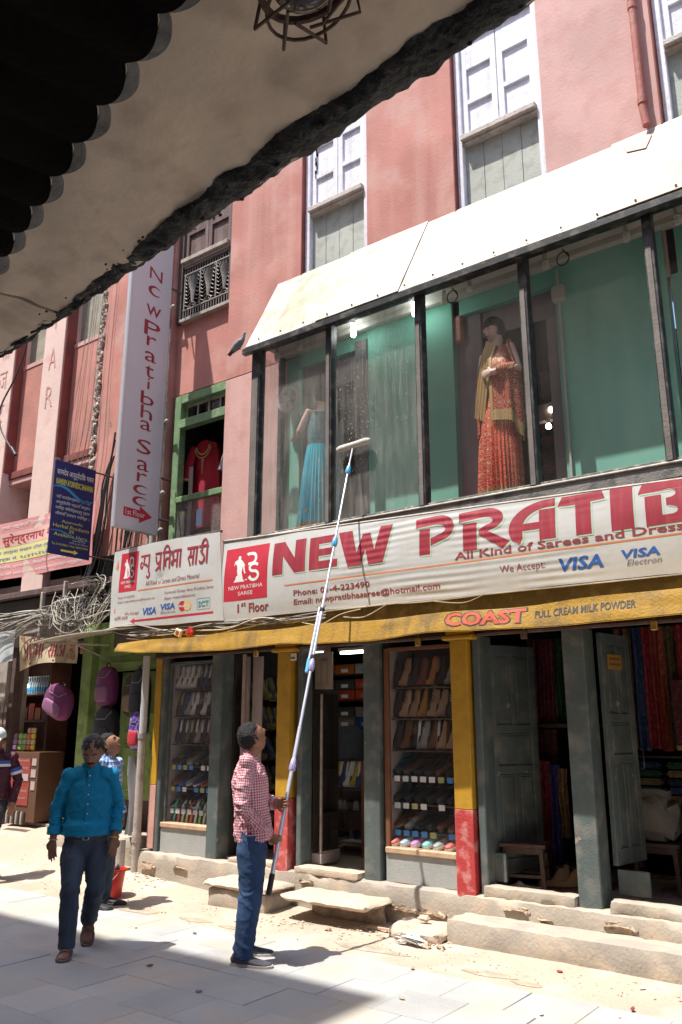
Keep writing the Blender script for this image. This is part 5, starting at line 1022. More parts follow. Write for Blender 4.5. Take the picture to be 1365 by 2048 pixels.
# ---------------------------------------------------------------- fabric shop on the right
def cloth_drop(x0, x1, y, z0, z1, mat, label, folds=4, seed=0, group='fabrics hanging in the right-hand shop', nm='hanging_fabric'):
    mb = MB().slab(lambda u, v: Vector((x0+(x1-x0)*u+.015*noise.noise(Vector((u*3, v*2, seed))), y+.03*sin(u*folds*2*pi+seed)*(1.1-v*.6)+.02*noise.noise(Vector((u*4, v*3, seed))), z0+(z1-z0)*v)), 24, 8, (0, .006, 0))
    return single(mb, nm, mat, ((x0+x1)/2, y, z0), label, 'fabric', group, smooth=True)
def fab(nm, c, v=.35, sc=18, d=None):
    c = tuple(q*.55+.004 for q in c); return M(nm, c, .8, var=v, scale=sc, bump=.15, dirt=((d or tuple(min(1, q*2+.05) for q in c)), .5, 30))
FB = [('maroon', (.20, .02, .05)), ('crimson', (.34, .02, .03)), ('dull gold', (.30, .18, .06)), ('blue', (.05, .10, .24)), ('olive', (.12, .10, .04)), ('orange red', (.40, .06, .03)), ('deep green', (.03, .12, .06)), ('pink', (.42, .10, .14)), ('indigo', (.03, .02, .16))]
x = -3.38
for i, (k, wd_) in enumerate(((7, .14), (0, .16), (6, .10), (0, .10))):
    cloth_drop(x, x+wd_, .85+.02*i, 1.66, 2.42, fab('fab_'+FB[k][0], FB[k][1]), '%s printed fabric, %s from the left, hanging high behind the stool' % (FB[k][0], ORD[i]), seed=i); x += wd_+.004
single(MB().box(-3.42, -2.75, .80, 1.2, 1.62, 1.655), 'fabric_shelf', DARKW, (-2.85, 1, 1.6), 'dark shelf between the upper and lower fabrics behind the stool', 'shelf', bevel=.004)
cloth_drop(-3.32, -3.1, .90, 1.3, 1.60, fab('fab_dark', (.12, .02, .02)), 'dark red folded cloth just under the shelf behind the stool', seed=3)
for i, (a, b, k, z0) in enumerate(((-3.34, -3.26, 7, .5), (-3.26, -3.14, 1, .46), (-3.13, -3.03, 8, .5), (-3.03, -2.95, 2, .7))): cloth_drop(a, b, .82-.03*i, z0, 1.36-.03*i, fab('fab_'+FB[k][0], FB[k][1]), '%s embroidered saree hanging low behind the stool' % FB[k][0], folds=2, seed=8+i)
single(MB().slab(lambda u, v: Vector((-2.84+.08*u, .62, .40+2.0*v)), 2, 2, (0, .01, 0)), 'pale_curtain', M('pale_partition', (.62, .66, .66), .6), (-2.6, .6, .7), 'pale grey partition edge beside the tall grey post', 'partition')
x = -2.60
for i in range(16):
    k = [7, 2, 3, 1, 5, 4, 1, 8, 6, 1, 6, 0, 3, 5, 2, 1][i]; wd_ = random.uniform(.07, .12)
    cloth_drop(x, x+wd_, 1.15+.015*(i % 3), 1.42+.02*(i % 2), 2.50, fab('fab_'+FB[k][0], FB[k][1]), '%s fabric, %s in the row hanging in the far right shop' % (FB[k][0], (ORD+['thirteenth', 'fourteenth', 'fifteenth', 'sixteenth'])[i]), folds=1.5, seed=20+i); x += wd_+.003
cloth_drop(-2.10, -1.55, 1.08, 1.46, 2.02, fab('fab_wine', (.14, .012, .02), .15), 'plain wine-red shawl with a gold hem hanging in front of the fabric row', folds=1, seed=50)
single(MB().slab(lambda u, v: Vector((-2.10+.55*u, 1.062, 1.43+.04*v)), 4, 1, (0, .004, 0)), 'gold_hem', fab('fab_gold', (.42, .30, .10)), (-1.4, 1.07, 1.43), 'gold hem of the wine-red shawl', 'fabric')
sh = thing('fabric_shelf', (-1.6, 1.3, .8), 'dark shelves of folded fabric below the hanging row', 'shelf'); part('shelf_back', SHELL, sh, [(-2.75, .9, 1.7, 1.75, .34, 2.5)]); part('shelf', DARKW, sh, [(-2.7, .9, 1.2, 1.7, z, z+.02) for z in (.75, 1.36)])
for i in range(16):
    k = i % len(FB); z = .78+.07*(i % 8); x = -2.46+.36*(i//8); single(MB().box(x-.16, x+.16, 1.22, 1.6, z, z+.055), 'folded_cloth', [fab('fab_'+FB[k][0], FB[k][1]), fab('fab_straw', (.34, .27, .12)), fab('fab_navy', (.02, .05, .12))][(i*2) % 3 if i % 3 else 0], (x, 1.4, z), 'folded cloth in the %s pile of the right shop, %s from the bottom' % (['left', 'right'][i//8], ORD[i % 8]), 'cloth', 'folded cloths on the right shop shelf', bevel=.02, seg=2)
def stool(x, y, rz, s, label):
    t = thing('stool', (x, y, .335), label, 'stool', rz=rz); DW = M('stool_wood', (.06, .032, .022), .5, bump=.3, var=.3, streak=((.15, .1, .08), .5, 10))
    def lb(n, *bs):
        mb = MB()
        for b in bs: mb.box(*b)
        return mb.build(n, DW, t, bevel=.004, local=True)
    lb('seat', (-.19, .19, -.13, .13, s, s+.03)); lb('apron', (-.16, .16, -.11, -.09, s-.05, s), (-.16, .16, .09, .11, s-.05, s), (-.17, -.15, -.09, .09, s-.05, s), (.15, .17, -.09, .09, s-.05, s))
    for a in (-1, 1):
        for b in (-1, 1):
            q = MB(); q.hexa([Vector((a*.165+i*.018, b*.115+j*.018, 0)) for j in (-1, 1) for i in (-1, 1)]+[Vector((a*.145+i*.018, b*.095+j*.018, s)) for j in (-1, 1) for i in (-1, 1)]); q.build('leg', DW, t, bevel=.003, local=True)
    lb('stretcher', (-.155, .155, -.117, -.10, .10, .125), (-.155, .155, .10, .117, .10, .125), (-.165, -.15, -.10, .10, .15, .175), (.15, .165, -.10, .10, .15, .175)); return t
stool(-3.19, .30, .25, .33, 'dark wooden stool in the doorway right of the yellow pillar'); stool(-2.24, .75, .1, .36, 'dark wooden stool deep in the far right doorway'); stool(-1.85, 1.0, -.2, .38, 'dark stool partly cut by the right edge of the photo')
mb = rough_block(-2.42, -2.04, .62, .90, .74, 1.12, .04, .08, 61); single(mb, 'cloth_sack', M('grey_sack', (.16, .15, .13), .9, var=.2, bump=.5), (-2, .76, .73), 'bulging grey cloth sack on the stool in the far right doorway', 'sack', smooth=True)
shoe('boot', TN, BR, None, (-3.03, .48, .335), (0, 0, 2.4), 'tan ankle boot under the stool in the doorway', 'boots under the stool'); shoe('boot', TN, BR, None, (-2.92, .52, .335), (0, 0, 2.2), 'tan ankle boot right of the other under the stool', 'boots under the stool'); shoe('slipper', (.35, .28, .24), GR, None, (-3.18, .28, .335), (0, 0, 1.9), 'flat grey slipper by the left leg of the stool', 'boots under the stool')
single(MB().slab(lambda u, v: Vector((-3.35+.75*u, .16+.9*v, .337+.006*noise.noise(Vector((u*5, v*5, 0))))), 10, 8, (0, 0, -.004)), 'floor_cloth', fab('fab_mat', (.28, .14, .14)), (-3, .6, .33), 'worn pinkish mat on the floor behind the stool', 'mat'); single(MB().slab(lambda u, v: Vector((-2.3+2.4*u, .16+.9*v, .337+.006*noise.noise(Vector((u*9, v*5, 4))))), 20, 8, (0, 0, -.004)), 'floor_cloth', fab('fab_mat2', (.36, .27, .28)), (-1.5, .6, .33), 'pale pink mat on the floor of the far right shop', 'mat')
# garments in the green window
kur = thing('hanging_kurta', (-7.7, .85, 4.4), 'crimson tunic with gold trim hanging in the green-framed window', 'tunic')
CR = M('crimson_cloth', (.36, .012, .03), .75, var=.12, bump=.15); GT = M('gold_trim', (.55, .38, .15), .6)
MB().slab(lambda u, v: Vector((-7.76+(.60-.14*v)*(u-.5)+.04*sin(v*3), .80+.03*sin(u*9+v*2), 4.15+1.22*v-.10*abs(u-.5)*2*(v > .9))), 18, 12, (0, .05, 0)).build('body', CR, kur, smooth=True)
MB().tube([(-7.96, .80, 5.30), (-8.03, .78, 5.08), (-8.07, .76, 4.84)], [(.07, .04), (.085, .04), (.10, .045)], 12).build('sleeve', CR, kur, smooth=True); MB().tube([(-8.067, .76, 4.86), (-8.072, .76, 4.835)], [(.103, .048), (.104, .048)], 12).build('sleeve_trim', GT, kur, smooth=True)
mb = MB()
for i in range(26): a = -1.2+2.4*i/25; mb.ball((-7.76+.13*sin(a), .762, 5.32-.17*cos(a)), .011, 6, 4); mb.ball((-7.76+.16*sin(a), .762, 5.31-.21*cos(a)), .009, 6, 4)
for i in range(7): mb.ball((-7.76, .762, 5.07-.03*i), (.03-.004*i, .006, .011), 6, 4)
mb.build('neck_embroidery', GT, kur)
ss = thing('salmon_dress', (-7.3, .8, 4.4), 'salmon dress with a black and white sleeve hanging at the right of the green window', 'dress')
MB().slab(lambda u, v: Vector((-7.42+.3*u+.10*v*(1-u), .76+.03*sin(u*8), 4.2+1.25*v)), 12, 8, (0, .03, 0)).build('skirt', M('salmon_cloth', (.60, .22, .18), .75, bump=.1), ss, smooth=True)
MB().tube([(-7.16, .70, 5.2), (-7.22, .68, 4.98), (-7.26, .66, 4.80)], [(.06, .04), (.08, .05), (.10, .05)], 12).build('sleeve', M('striped_cloth', (.03, .03, .05), .8, streak=((.7, .7, .7), .9, 25)), ss, smooth=True)

# ---------------------------------------------------------------- bag stall and provisions shop at the left
def bag(x, y, z, w_, h, d, m, m2, label, tilt=0, rz=0):
    t = thing('backpack', (x, y, z), label, 'bag', 'bags hung around the green doorway', rz=rz); t.rotation_euler = (0, tilt, rz)
    def f(n, p): return Vector((math.copysign(abs(n.x)**.55, n.x)*w_/2*(1-.25*max(0, n.z)), math.copysign(abs(n.y)**.7, n.y)*d/2, math.copysign(abs(n.z)**.6, n.z)*h/2-h*.5))
    MB().ball((0, 0, 0), 1, 20, 14, fn=f).build('bag_body', m, t, smooth=True, local=True)
    MB().ball((0, -d*.42, -h*.68), 1, 16, 10, fn=lambda n, p: Vector((math.copysign(abs(n.x)**.5, n.x)*w_*.36, math.copysign(abs(n.y)**.6, n.y)*d*.2, math.copysign(abs(n.z)**.5, n.z)*h*.2))).build('front_pocket', m2, t, smooth=True, local=True)
    MB().tube([(w_*.14*cos(a*pi/8), 0, -.03+.07*sin(a*pi/8)) for a in range(9)], .008, 5).build('handle', BLKP, t, local=True, smooth=True)
    MB().tube([(-w_*.36, -d*.30, -h*.1), (-w_*.2, -d*.52, -h*.28), (w_*.2, -d*.52, -h*.28), (w_*.36, -d*.3, -h*.1)], .006, 5).build('zip', GRYT, t, local=True); 
    MB().tube([(-w_*.48, 0, -h*.25), (-w_*.62, .0, -h*.6), (-w_*.4, 0, -h*.95)], .012, 5).build('strap', BLKP, t, local=True, smooth=True); return t
PUR = M('purple_nylon', (.16, .025, .11), .6, bump=.2); LILN = M('lilac_nylon', (.24, .10, .20), .6, bump=.2); BKN = M('black_nylon', (.018, .018, .024), .6, bump=.2, var=.3); OLN = M('olive_nylon', (.07, .06, .045), .7, bump=.2); TANN = M('tan_nylon', (.26, .18, .12), .7)
bag(-8.60, .12, 2.36, .34, .50, .18, PUR, LILN, 'purple backpack hanging on the green door jamb')
bag(-8.54, .10, 1.86, .42, .50, .18, BKN, BKN, 'black backpack hanging below the purple one'); bag(-8.16, .2, 2.26, .36, .52, .18, OLN, TANN, 'olive and tan backpack hanging right of the purple one')
bag(-7.88, .05, 2.30, .30, .6, .16, BKN, BKN, 'black backpack hanging next to the downpipe'); bag(-9.36, .02, 2.14, .52, .42, .2, PUR, LILN, 'lilac and purple duffel bag hanging left of the green jamb', tilt=.35)
chk = bag(-7.80, -.02, 1.80, .22, .44, .16, M('check_purple', (.08, .03, .28), .6, dirt=((.5, .5, .6), .8, 22), streak=((.5, .03, .04), .6, 20)), M('check_red', (.45, .03, .05), .6), 'purple and red checked bag hanging beside the downpipe')
MB().tube([(-8.72, .02, 2.17), (-8.70, .02, 2.13), (-8.68, .02, 2.17)], .005, 4).build('print_mark', WHT, B) if False else None
single(MB().slab(lambda u, v: Vector((-7.92+.16*u+.02*sin(v*6), -.03+.03*sin(u*7+v*3), .45+.85*v)), 8, 12, (0, .01, 0)), 'plastic_sheet', F('clear_plastic', (.22, .22, .22), .25), (-7.85, 0, .45), 'rolled grey plastic sheet standing behind the downpipe', 'sheet', smooth=True)
# provisions shop
bottles = MB()
for i in range(12):
    x = -11.62+.062*i; t = thing('bottle', (x, .9, 2.10), 'plastic drink bottle, %s from the left on the top shelf of the left shop' % ORD[i], 'bottle', 'bottles on the top shelf of the left shop')
    MB().tube([(x, .9, 2.10), (x, .9, 2.26), (x, .9, 2.30), (x, .9, 2.35)], [.028, .028, .014, .012], 10).build('bottle_body', F('bottle_plastic', (.35, .42, .5), .2), t, smooth=True); MB().tube([(x, .9, 2.14), (x, .9, 2.21)], .0295, 10).build('bottle_label', SKYB, t); MB().tube([(x, .9, 2.35), (x, .9, 2.37)], .014, 8).build('bottle_cap', WHT, t)
for i in range(9):
    x = -11.78+.165*(i % 6); z = 1.73 if i < 6 else 1.22; nm = ['red', 'orange', 'maroon'][i % 3]; single(MB().box(x-.07, x+.07, .84, 1.02, z, z+random.uniform(.16, .28)), 'carton', [c3(.40, .05, .02), c3(.42, .12, .02), c3(.14, .02, .02)][i % 3], (x, .9, z), '%s carton, %s from left in the left shop' % (nm, ORD[i]), 'carton', 'cartons on the left shop shelves', bevel=.004)
for i, (x, y, z, c_) in enumerate(((-11.50, .76, 2.24, 1), (-11.32, .76, 2.22, 0), (-10.44, .8, 2.14, 0), (-10.38, .8, 2.03, 0), (-10.46, .8, 1.98, 0))):
    t = thing('lamp_bulb', (x, y, z), ['cool white lit bulb in the left shop', 'warm lit bulb beside the white one in the left shop', 'upper small light beside the duffel bag', 'middle small light beside the duffel bag', 'lowest small light beside the duffel bag'][i], 'lamp')
    MB().tube([(x, y, z+.04), (x, y, z+.09)], .014, 6).build('holder', WHT, t); MB().ball((x, y, z), .04 if i == 0 else .025, 10, 8).build('bulb', LIT if i == 0 else LITW, t, smooth=True); MB().tube([(x, y, z+.09), (x, y, 3.3)], .003, 4).build('flex', WIREK, t)
nb = thing('notice_cabinet', (-10.4, .3, .45), 'wooden cabinet front covered with red and cream price notices in the left shop', 'cabinet')
part('cabinet_body', M('cabinet_wood', (.13, .06, .035), .6, bump=.2), nb, [(-10.72, -10.05, .22, .6, .42, 1.30)]); part('poster', F('poster_red', (.30, .05, .04)), nb, [(-10.68, -10.22, .212, .218, .62, 1.22)], bevel=0); part('sticker', INTL, nb, [(-10.19, -10.09, .212, .218, 1.13, 1.22), (-10.20, -10.09, .212, .218, .98, 1.08), (-10.18, -10.09, .212, .218, .82, .93), (-10.5, -10.24, .205, .210, .93, 1.02)], bevel=0)
sfn = lambda x, z: Vector((x, .209, z))
for k, s in enumerate(('Jay Ganesh', 'Mobile recharge', 'Hot and cold drinks', 'Juice water', 'Best Kind', 'Art paper')): txt(nb, s, INTL if k != 3 else MAR, (-10.66, -10.26, 1.17-.095*k, 1.21-.095*k), sfn if k != 3 else (lambda x, z: Vector((x, .203, z-.005+.0))))
for i in range(10):
    x = -10.62+.055*i; single(MB().tube([(x, .12, .40), (x, .12, .53), (x, .12, .56)], [.02, .02, .009], 8), 'small_bottle', c3(.05, .03, .02) if i % 2 else c3(.35, .33, .3), (x, .12, .4), 'small bottle, %s from left at the foot of the notice cabinet' % ORD[i], 'bottle', 'small bottles at the foot of the notice cabinet', smooth=True)
for i, (x, c_, n_) in enumerate(((-10.72, (.25, .12, .3), 'purple'), (-10.60, (.25, .4, .05), 'lime green'), (-10.50, (.15, .3, .1), 'green'), (-10.40, (.5, .12, .02), 'orange'), (-10.30, (.55, .4, .02), 'yellow'))):
    t = thing('packet_strip', (x, .28, 1.32), n_+' strip of snack packets standing on the notice cabinet', 'packets', 'snack packets on the notice cabinet')
    for k in range(3 if i < 3 else 4): part('packet', c3(*c_) if k % 2 == 0 else c3(*[min(1, q*.5+.15) for q in c_]), t, [(x-.045, x+.045, .26, .29, 1.32+.075*k, 1.39+.075*k)], bevel=.012)
for j in range(4):
    x = -11.12+.09*j; t = thing('sachet_string', (x, .16, 1.2), 'hanging string of small dark sachets by the left pillar, %s from left' % ORD[j], 'sachets', 'strings of sachets on the left pillar')
    for k in range(9): part('sachet', c3(.10, .03, .03) if k % 2 else c3(.25, .2, .16), t, [(x-.03, x+.03, .155, .17, 1.15+.085*k, 1.225+.085*k)], bevel=.006)
# ================================================================ PEOPLE
import numpy as np
def V3(*a): return Vector(a)
def evaluated(mb, vox, smooth=2, name='m'):
    me = mb.mesh(name); o = bpy.data.objects.new('t', me); S.collection.objects.link(o)
    m = o.modifiers.new('r', 'REMESH'); m.mode = 'VOXEL'; m.voxel_size = vox
    if smooth: q = o.modifiers.new('s', 'SMOOTH'); q.iterations = smooth; q.factor = .5
    dg = bpy.context.evaluated_depsgraph_get(); dg.update(); r = bpy.data.meshes.new_from_object(o.evaluated_get(dg))
    bpy.data.objects.remove(o); bpy.data.meshes.remove(me); r.name = name
    for p in r.polygons: p.use_smooth = True
    return r
def put(me, name, mat, parent):
    me.materials.clear(); me.materials.append(mat); o = bpy.data.objects.new(name, me); S.collection.objects.link(o); o.parent = parent; return o
def set_weave(me, bones):
    """bones: list of (a, b, radius): attribute = (metres around, metres along)"""
    n = len(me.vertices); co = np.empty(n*3); me.vertices.foreach_get('co', co); co = co.reshape(-1, 3)
    best = np.full(n, 1e9); out = np.zeros((n, 3)); L0 = 0
    for a, b, r in bones:
        a = np.array(a); b = np.array(b); d = b-a; L = np.linalg.norm(d); d = d/L
        t = np.clip((co-a) @ d, 0, L); q = co-(a+np.outer(t, d)); dist = np.linalg.norm(q, axis=1)/r
        ref = np.array([0., 1., 0.]) if abs(d[1]) < .8 else np.array([1., 0, 0]); u = np.cross(ref, d); u /= np.linalg.norm(u); v = np.cross(d, u)
        ang = np.arctan2(q @ v, q @ u)+pi; s = dist < best
        out[s, 0] = (ang*r)[s]; out[s, 1] = ((co-a) @ d)[s]+L0; best[s] = dist[s]; L0 += L
    at = me.attributes.new('weave', 'FLOAT_VECTOR', 'POINT'); at.data.foreach_set('vector', out.astype(np.float32).ravel())
def folds(me, amp, spots=(), base=.35, sc=(9, 9, 16), seed=0):
    """cloth creases; stronger near the given (point, radius) spots"""
    off = Vector((seed*5.3, seed*2.1, seed)); me.update(); nr = [v.normal.copy() for v in me.vertices]
    for v, n in zip(me.vertices, nr):
        p = v.co; k = base
        for c, r in spots: k += math.exp(-((p-c).length/r)**2)
        w1 = noise.noise(Vector((p.x*2.5, p.y*2.5, p.z*2.5))+off)*.8
        q = Vector((p.x*sc[0]+p.z*4+w1*2, p.y*sc[1]+w1, p.z*sc[2]+p.x*6))+off
        n1 = abs(noise.noise(q)); n2 = abs(noise.noise(q*1.9+Vector((3, 1, 7)))); n3 = noise.noise(q*4)
        f = max(0, 1-n1*4.2)**1.3*1.15+max(0, 1-n2*5)**1.2*.5+n3*.10
        v.co = p+n*(amp*min(k, 1.5)*(f-.32))
    me.update()
def head_pts(kind='man'):
    mb = MB()
    def fn(n, p):
        x, y, z = n; px_, py, pz = p
        if z < 0: k = 1-.30*(-z)**1.3; px_ *= k; py = py*(1-.12*(-z)) if y > 0 else py*(1-.40*(-z)**1.2)
        if z < -.2 and y > 0: py += .012*(-z-.2)                     # chin
        ax = abs(x)
        if y > .3:
            py += .024*math.exp(-(x/.15)**2)*math.exp(-((z+.10)/.16)**2)*1.0+.012*math.exp(-(x/.10)**2)*math.exp(-((z-.08)/.14)**2)   # nose
            py += .006*math.exp(-(x/.26)**2)*math.exp(-((z+.46)/.08)**2)-.004*math.exp(-(x/.3)**2)*math.exp(-((z+.52)/.025)**2)      # lips
            py -= .011*math.exp(-((ax-.40)/.16)**2)*math.exp(-((z-.06)/.10)**2)                                                # sockets
            py += .005*math.exp(-((ax-.38)/.3)**2)*math.exp(-((z-.24)/.07)**2)                                                # brow
            py += .007*math.exp(-(x/.22)**2)*math.exp(-((z+.82)/.12)**2)
        return Vector((px_, py, pz))
    mb.ball((0, 0, 0), (.074, .095, .118), 40, 34, fn=fn)
    for s in (-1, 1):
        mb.ball((s*.073, -.010, -.008), (.010, .019, .032), 10, 8, m=Matrix.Rotation(s*.35, 3, 'Z')); mb.tube([(s*.07, -.006, -.035), (s*.074, -.004, -.03)], .008, 6)
    return mb
def hand(mb, w, d, pn, side, curl=.35, spread=1., s=1., thumb=.6):
    """w wrist, d finger direction, pn palm normal (the way the palm looks); side = +1 when the thumb is on pn x d side"""
    d = d.normalized(); pn = (pn-d*pn.dot(d)).normalized(); x = d.cross(pn)*side
    mb.tube([w-d*.02*s, w+d*.02*s, w+d*.06*s, w+d*.088*s], [(.022*s, .017*s), (.030*s, .016*s), (.039*s, .015*s), (.036*s, .012*s)], 12, ref=x, round_=True)
    for k, (ox, ln, od) in enumerate(((.029, .070, .083), (.0095, .079, .090), (-.0105, .073, .086), (-.029, .058, .078))):
        p = w+d*od*s+x*ox*s; a = 0; dd = (d+x*ox*1.2*spread); dd.normalize(); P = [p-d*.012*s]; q = p.copy()
        for sg, f in enumerate((.44, .31, .25)):
            a += curl*(1+.15*k) if sg else curl*.8; v = dd*cos(a)+pn*sin(a); P.append(q.copy()); q = q+v*ln*f*s
        P.append(q); mb.tube(P, [.0088*s, .0088*s, .0082*s, .0076*s, .0062*s], 8, round_=True)
    tb = w+d*.022*s+x*.026*s; t1 = (x*.75+d*.65+pn*.25).normalized(); t2 = (x*(.6-thumb*.6)+d*.7+pn*(.2+thumb)).normalized(); t3 = (x*(.4-thumb*.9)+d*.7+pn*(.2+thumb*1.2)).normalized()
    mb.tube([tb-t1*.01, tb+t1*.035*s, tb+t1*.035*s+t2*.03*s, tb+t1*.035*s+t2*.03*s+t3*.024*s], [.013*s, .0115*s, .0095*s, .0075*s], 8, round_=True)
def footmb(mb, ank, d, s=1., r=1., up=V3(0, 0, 1), thick=1.):
    """foot/shoe shell: ank = ankle point; d = toe direction"""
    d = d.normalized(); x = d.cross(up).normalized(); u = x.cross(d).normalized()
    base = ank-u*.085*s
    st = [(-.075, .028, .045, .038), (-.055, .034, .075, .040), (-.02, .036, .085, .042), (.03, .037, .065, .034), (.09, .045, .045, .024), (.14, .046, .036, .019), (.18, .038, .030, .015), (.20, .02, .024, .012)]
    mb.tube([base+d*a*s+u*(h*.52)*s for a, w_, h, _ in st], [(w_*s*r, h*.52*s) for a, w_, h, _ in st], 14, ref=x, round_=False)
def soles(parent, ank, d, mat, s=1., up=V3(0, 0, 1), th=.022, r=1.):
    d = d.normalized(); x = d.cross(up).normalized(); u = x.cross(d).normalized(); base = ank-u*.088*s
    pts = [(-.085, .022), (-.07, .034), (-.02, .038), (.04, .040), (.10, .050), (.15, .050), (.19, .040), (.212, .016)]
    ring = [(a, w_*r) for a, w_ in pts]+[(a, -w_*r) for a, w_ in reversed(pts)]
    mb = MB(); mb.prism(ring, lambda a, b, t: base+d*a*s+x*b*s+u*(t-.004), 0, th); return mb.build('sole', mat, parent, local=True, bevel=.003)
def person(name, label, cat, loc, rz, P, skin, cfg, group=None):
    """P: joints in body space (x right, y forward, z up)"""
    t = thing(name, loc, label, cat, group, rz=rz); s = cfg.get('s', 1.); fem = cfg.get('fem', 0)
    pel, chest, neck, head = P['pelvis'], P['chest'], P['neck'], P['head']; up = (chest-pel).normalized(); waist = pel.lerp(chest, .42)
    hy, hp, hr = P.get('yaw', 0), P.get('pitch', 0), P.get('roll', 0)
    HM = cfg.get('hs', 1.)*Matrix.Rotation(hy, 3, 'Z') @ Matrix.Rotation(hp, 3, 'X') @ Matrix.Rotation(hr, 3, 'Y'); bx = (P['shR']-P['shL']).normalized()
    fat = cfg.get('fat', 1.)
    # --- one continuous skin
    b = MB(); h = head_pts(); b.add([head+HM @ Vector(v) for v in h.v], h.f)
    hb = head+HM @ V3(0, -.022, -.075)
    b.tube([hb+HM @ V3(0, .005, .03), hb, neck.lerp(hb, .5), neck-up*.04], [.050, .052, .054, (.07, .06)], 16)
    b.tube([pel-up*.03, pel+up*.02, waist, chest-up*.02, chest+up*.10, neck-up*.015], [(.11, .07), (.135, .09), (.120*fat, .088*fat), (.145, .10), (.13, .075), (.055, .05)], 18, ref=bx, round_=True)
    for sd in 'LR':
        sh, el, wr = P['sh'+sd], P['el'+sd], P['wr'+sd]; b.tube([sh.lerp(chest+up*.08, .5), sh-V3(0, 0, .01), sh.lerp(el, .5), el, el.lerp(wr, .35), wr], [(.04, .04), .042, .040, .037, .038, .027], 12, round_=True)
        hd, pn, side, curl = P['hand'+sd]; hand(b, wr, hd, pn, side, curl, thumb=P.get('thumb'+sd, .5))
        hp_, kn, an = P['hip'+sd], P['kn'+sd], P['an'+sd]; b.tube([hp_, hp_.lerp(kn, .5), kn, kn.lerp(an, .35), an], [.075, .065, .048, .048, .033], 12, round_=True)
        if cfg.get('bare'): footmb(b, an, P['ft'+sd], .98, .9, P.get('up'+sd, V3(0, 0, 1)))
        else: b.ball(an-V3(0, 0, .03), .035, 10, 8)
    put(evaluated(b, cfg.get('vox', .0048), 1, 'body'), 'body', skin, t)
    # --- hair, brows, eyes, moustache
    H = MB(); hs = cfg.get('hseed', 1)
    def hf(n, p):
        k = 1+.07*noise.noise(n*3.2+V3(hs, 0, 0))+.035*noise.noise(n*8+V3(0, hs, 0)); q = p*k
        if n.z < -.25: q = Vector((q.x*(1-.25*(-.25-n.z)), q.y*.97, q.z*.55-.02))
        hl = cfg.get('hline', .38)
        if n.y > .2 and n.z < hl: q.y = max(-.005, q.y-(hl-n.z)*.30*min(1, (n.y-.2)*2.5)); q.x *= .93
        return q
    H.ball((0, 0, 0), cfg.get('hair', (.082, .102, .112)), 40, 28, fn=hf); H.v = [tuple(head+HM @ (Vector(v)+cfg.get('hshift', V3(0, -.012, .016)))) for v in H.v]; H.build('hair', HAIR, t, smooth=True, local=True)
    for sg in (-1, 1):
        MB().ball(head+HM @ V3(sg*.031, .070, .006), (.0125, .009, .007), 12, 8, m=HM).build('eye', F('eye_white', (.5, .47, .43), .3), t, smooth=True, local=True); MB().ball(head+HM @ V3(sg*.031, .0775, .005), .0046, 8, 6).build('iris', BLACKM, t, local=True)
        MB().tube([head+HM @ V3(sg*a, bq, c) for a, bq, c in ((.014, .092, .023), (.031, .090, .029), (.047, .079, .023))], [(.003, .004)]*3, 6).build('eyebrow', HAIR, t, local=True)
    MB().tube([head+HM @ V3(a, bq, -.059) for a, bq in ((-.022, .078), (-.01, .087), (0, .089), (.01, .087), (.022, .078))], [(.003, .004), (.005, .005), (.004, .006), (.005, .005), (.003, .004)], 8, round_=True).build('lips', F('lip_'+name, tuple(c*k for c, k in zip((skin.diffuse_color[:3] if False else (.24, .075, .06)), (1, 1, 1)))), t, smooth=True, local=True)
    if cfg.get('moustache'): MB().tube([head+HM @ V3(a, bq, c) for a, bq, c in ((-.03, .074, -.052), (-.014, .090, -.043), (0, .094, -.041), (.014, .090, -.043), (.03, .074, -.052))], [(.003, .003), (.006, .006), (.005, .005), (.006, .006), (.003, .003)], 8, round_=True).build('moustache', HAIR, t, smooth=True, local=True)
    # --- shirt
    if cfg.get('shirt'):
        g = MB(); e = cfg.get('ease', .016); hem = pel+up*cfg.get('hem', -.02); bel = cfg.get('belly', 0); fwd = up.cross(bx)*-1
        bkf = (bx.cross(up)*-1)
        g.tube([hem, hem+up*.05, waist+fwd*bel, chest-up*.02+fwd*bel*.4, chest+up*.07, chest+up*.125, neck-up*.004], [(.170*fat+e*.7, .124*fat+e*.9), (.164*fat+e*.7, .122*fat+e*1.1), (.147*fat+e, .108*fat+e), (.158+e, .112+e), (.150+e*.5, .098+e*.5), (.108, .076), (.066, .064)], 26, ref=bx)
        sl = cfg.get('sleeve', 1.)
        bones = [(hem, neck, .15)]; spots = []
        for sd in 'LR': g.ball(P['sh'+sd]-V3(0, 0, .004), .060, 14, 10); g.ball(P['sh'+sd].lerp(neck, .45)-V3(0, 0, .028), .060, 14, 10)
        for sd in 'LR':
            sh, el, wr = P['sh'+sd], P['el'+sd], P['wr'+sd]; cu = el.lerp(wr, sl); g.tube([sh.lerp(neck, .55)-V3(0, 0, .052), sh.lerp(neck, .08)-V3(0, 0, .014), sh.lerp(el, .5), el, el.lerp(cu, .5), cu], [(.058, .058), .059, .057, .051, .048, .041], 16)
            bones += [(sh, el, .06), (el, cu, .05)]; spots += [(el, .10), (el.lerp(cu, .6), .09), (sh.lerp(chest, .3)-up*.05, .09)]
        spots += [(hem+up*.05, .16)]
        me = evaluated(g, .0075, 2, 'shirt'); folds(me, cfg.get('famp', .008), spots, seed=cfg.get('seed', 1)); set_weave(me, bones); shirt = put(me, cfg.get('gname', 'shirt'), cfg['shirt'], t)
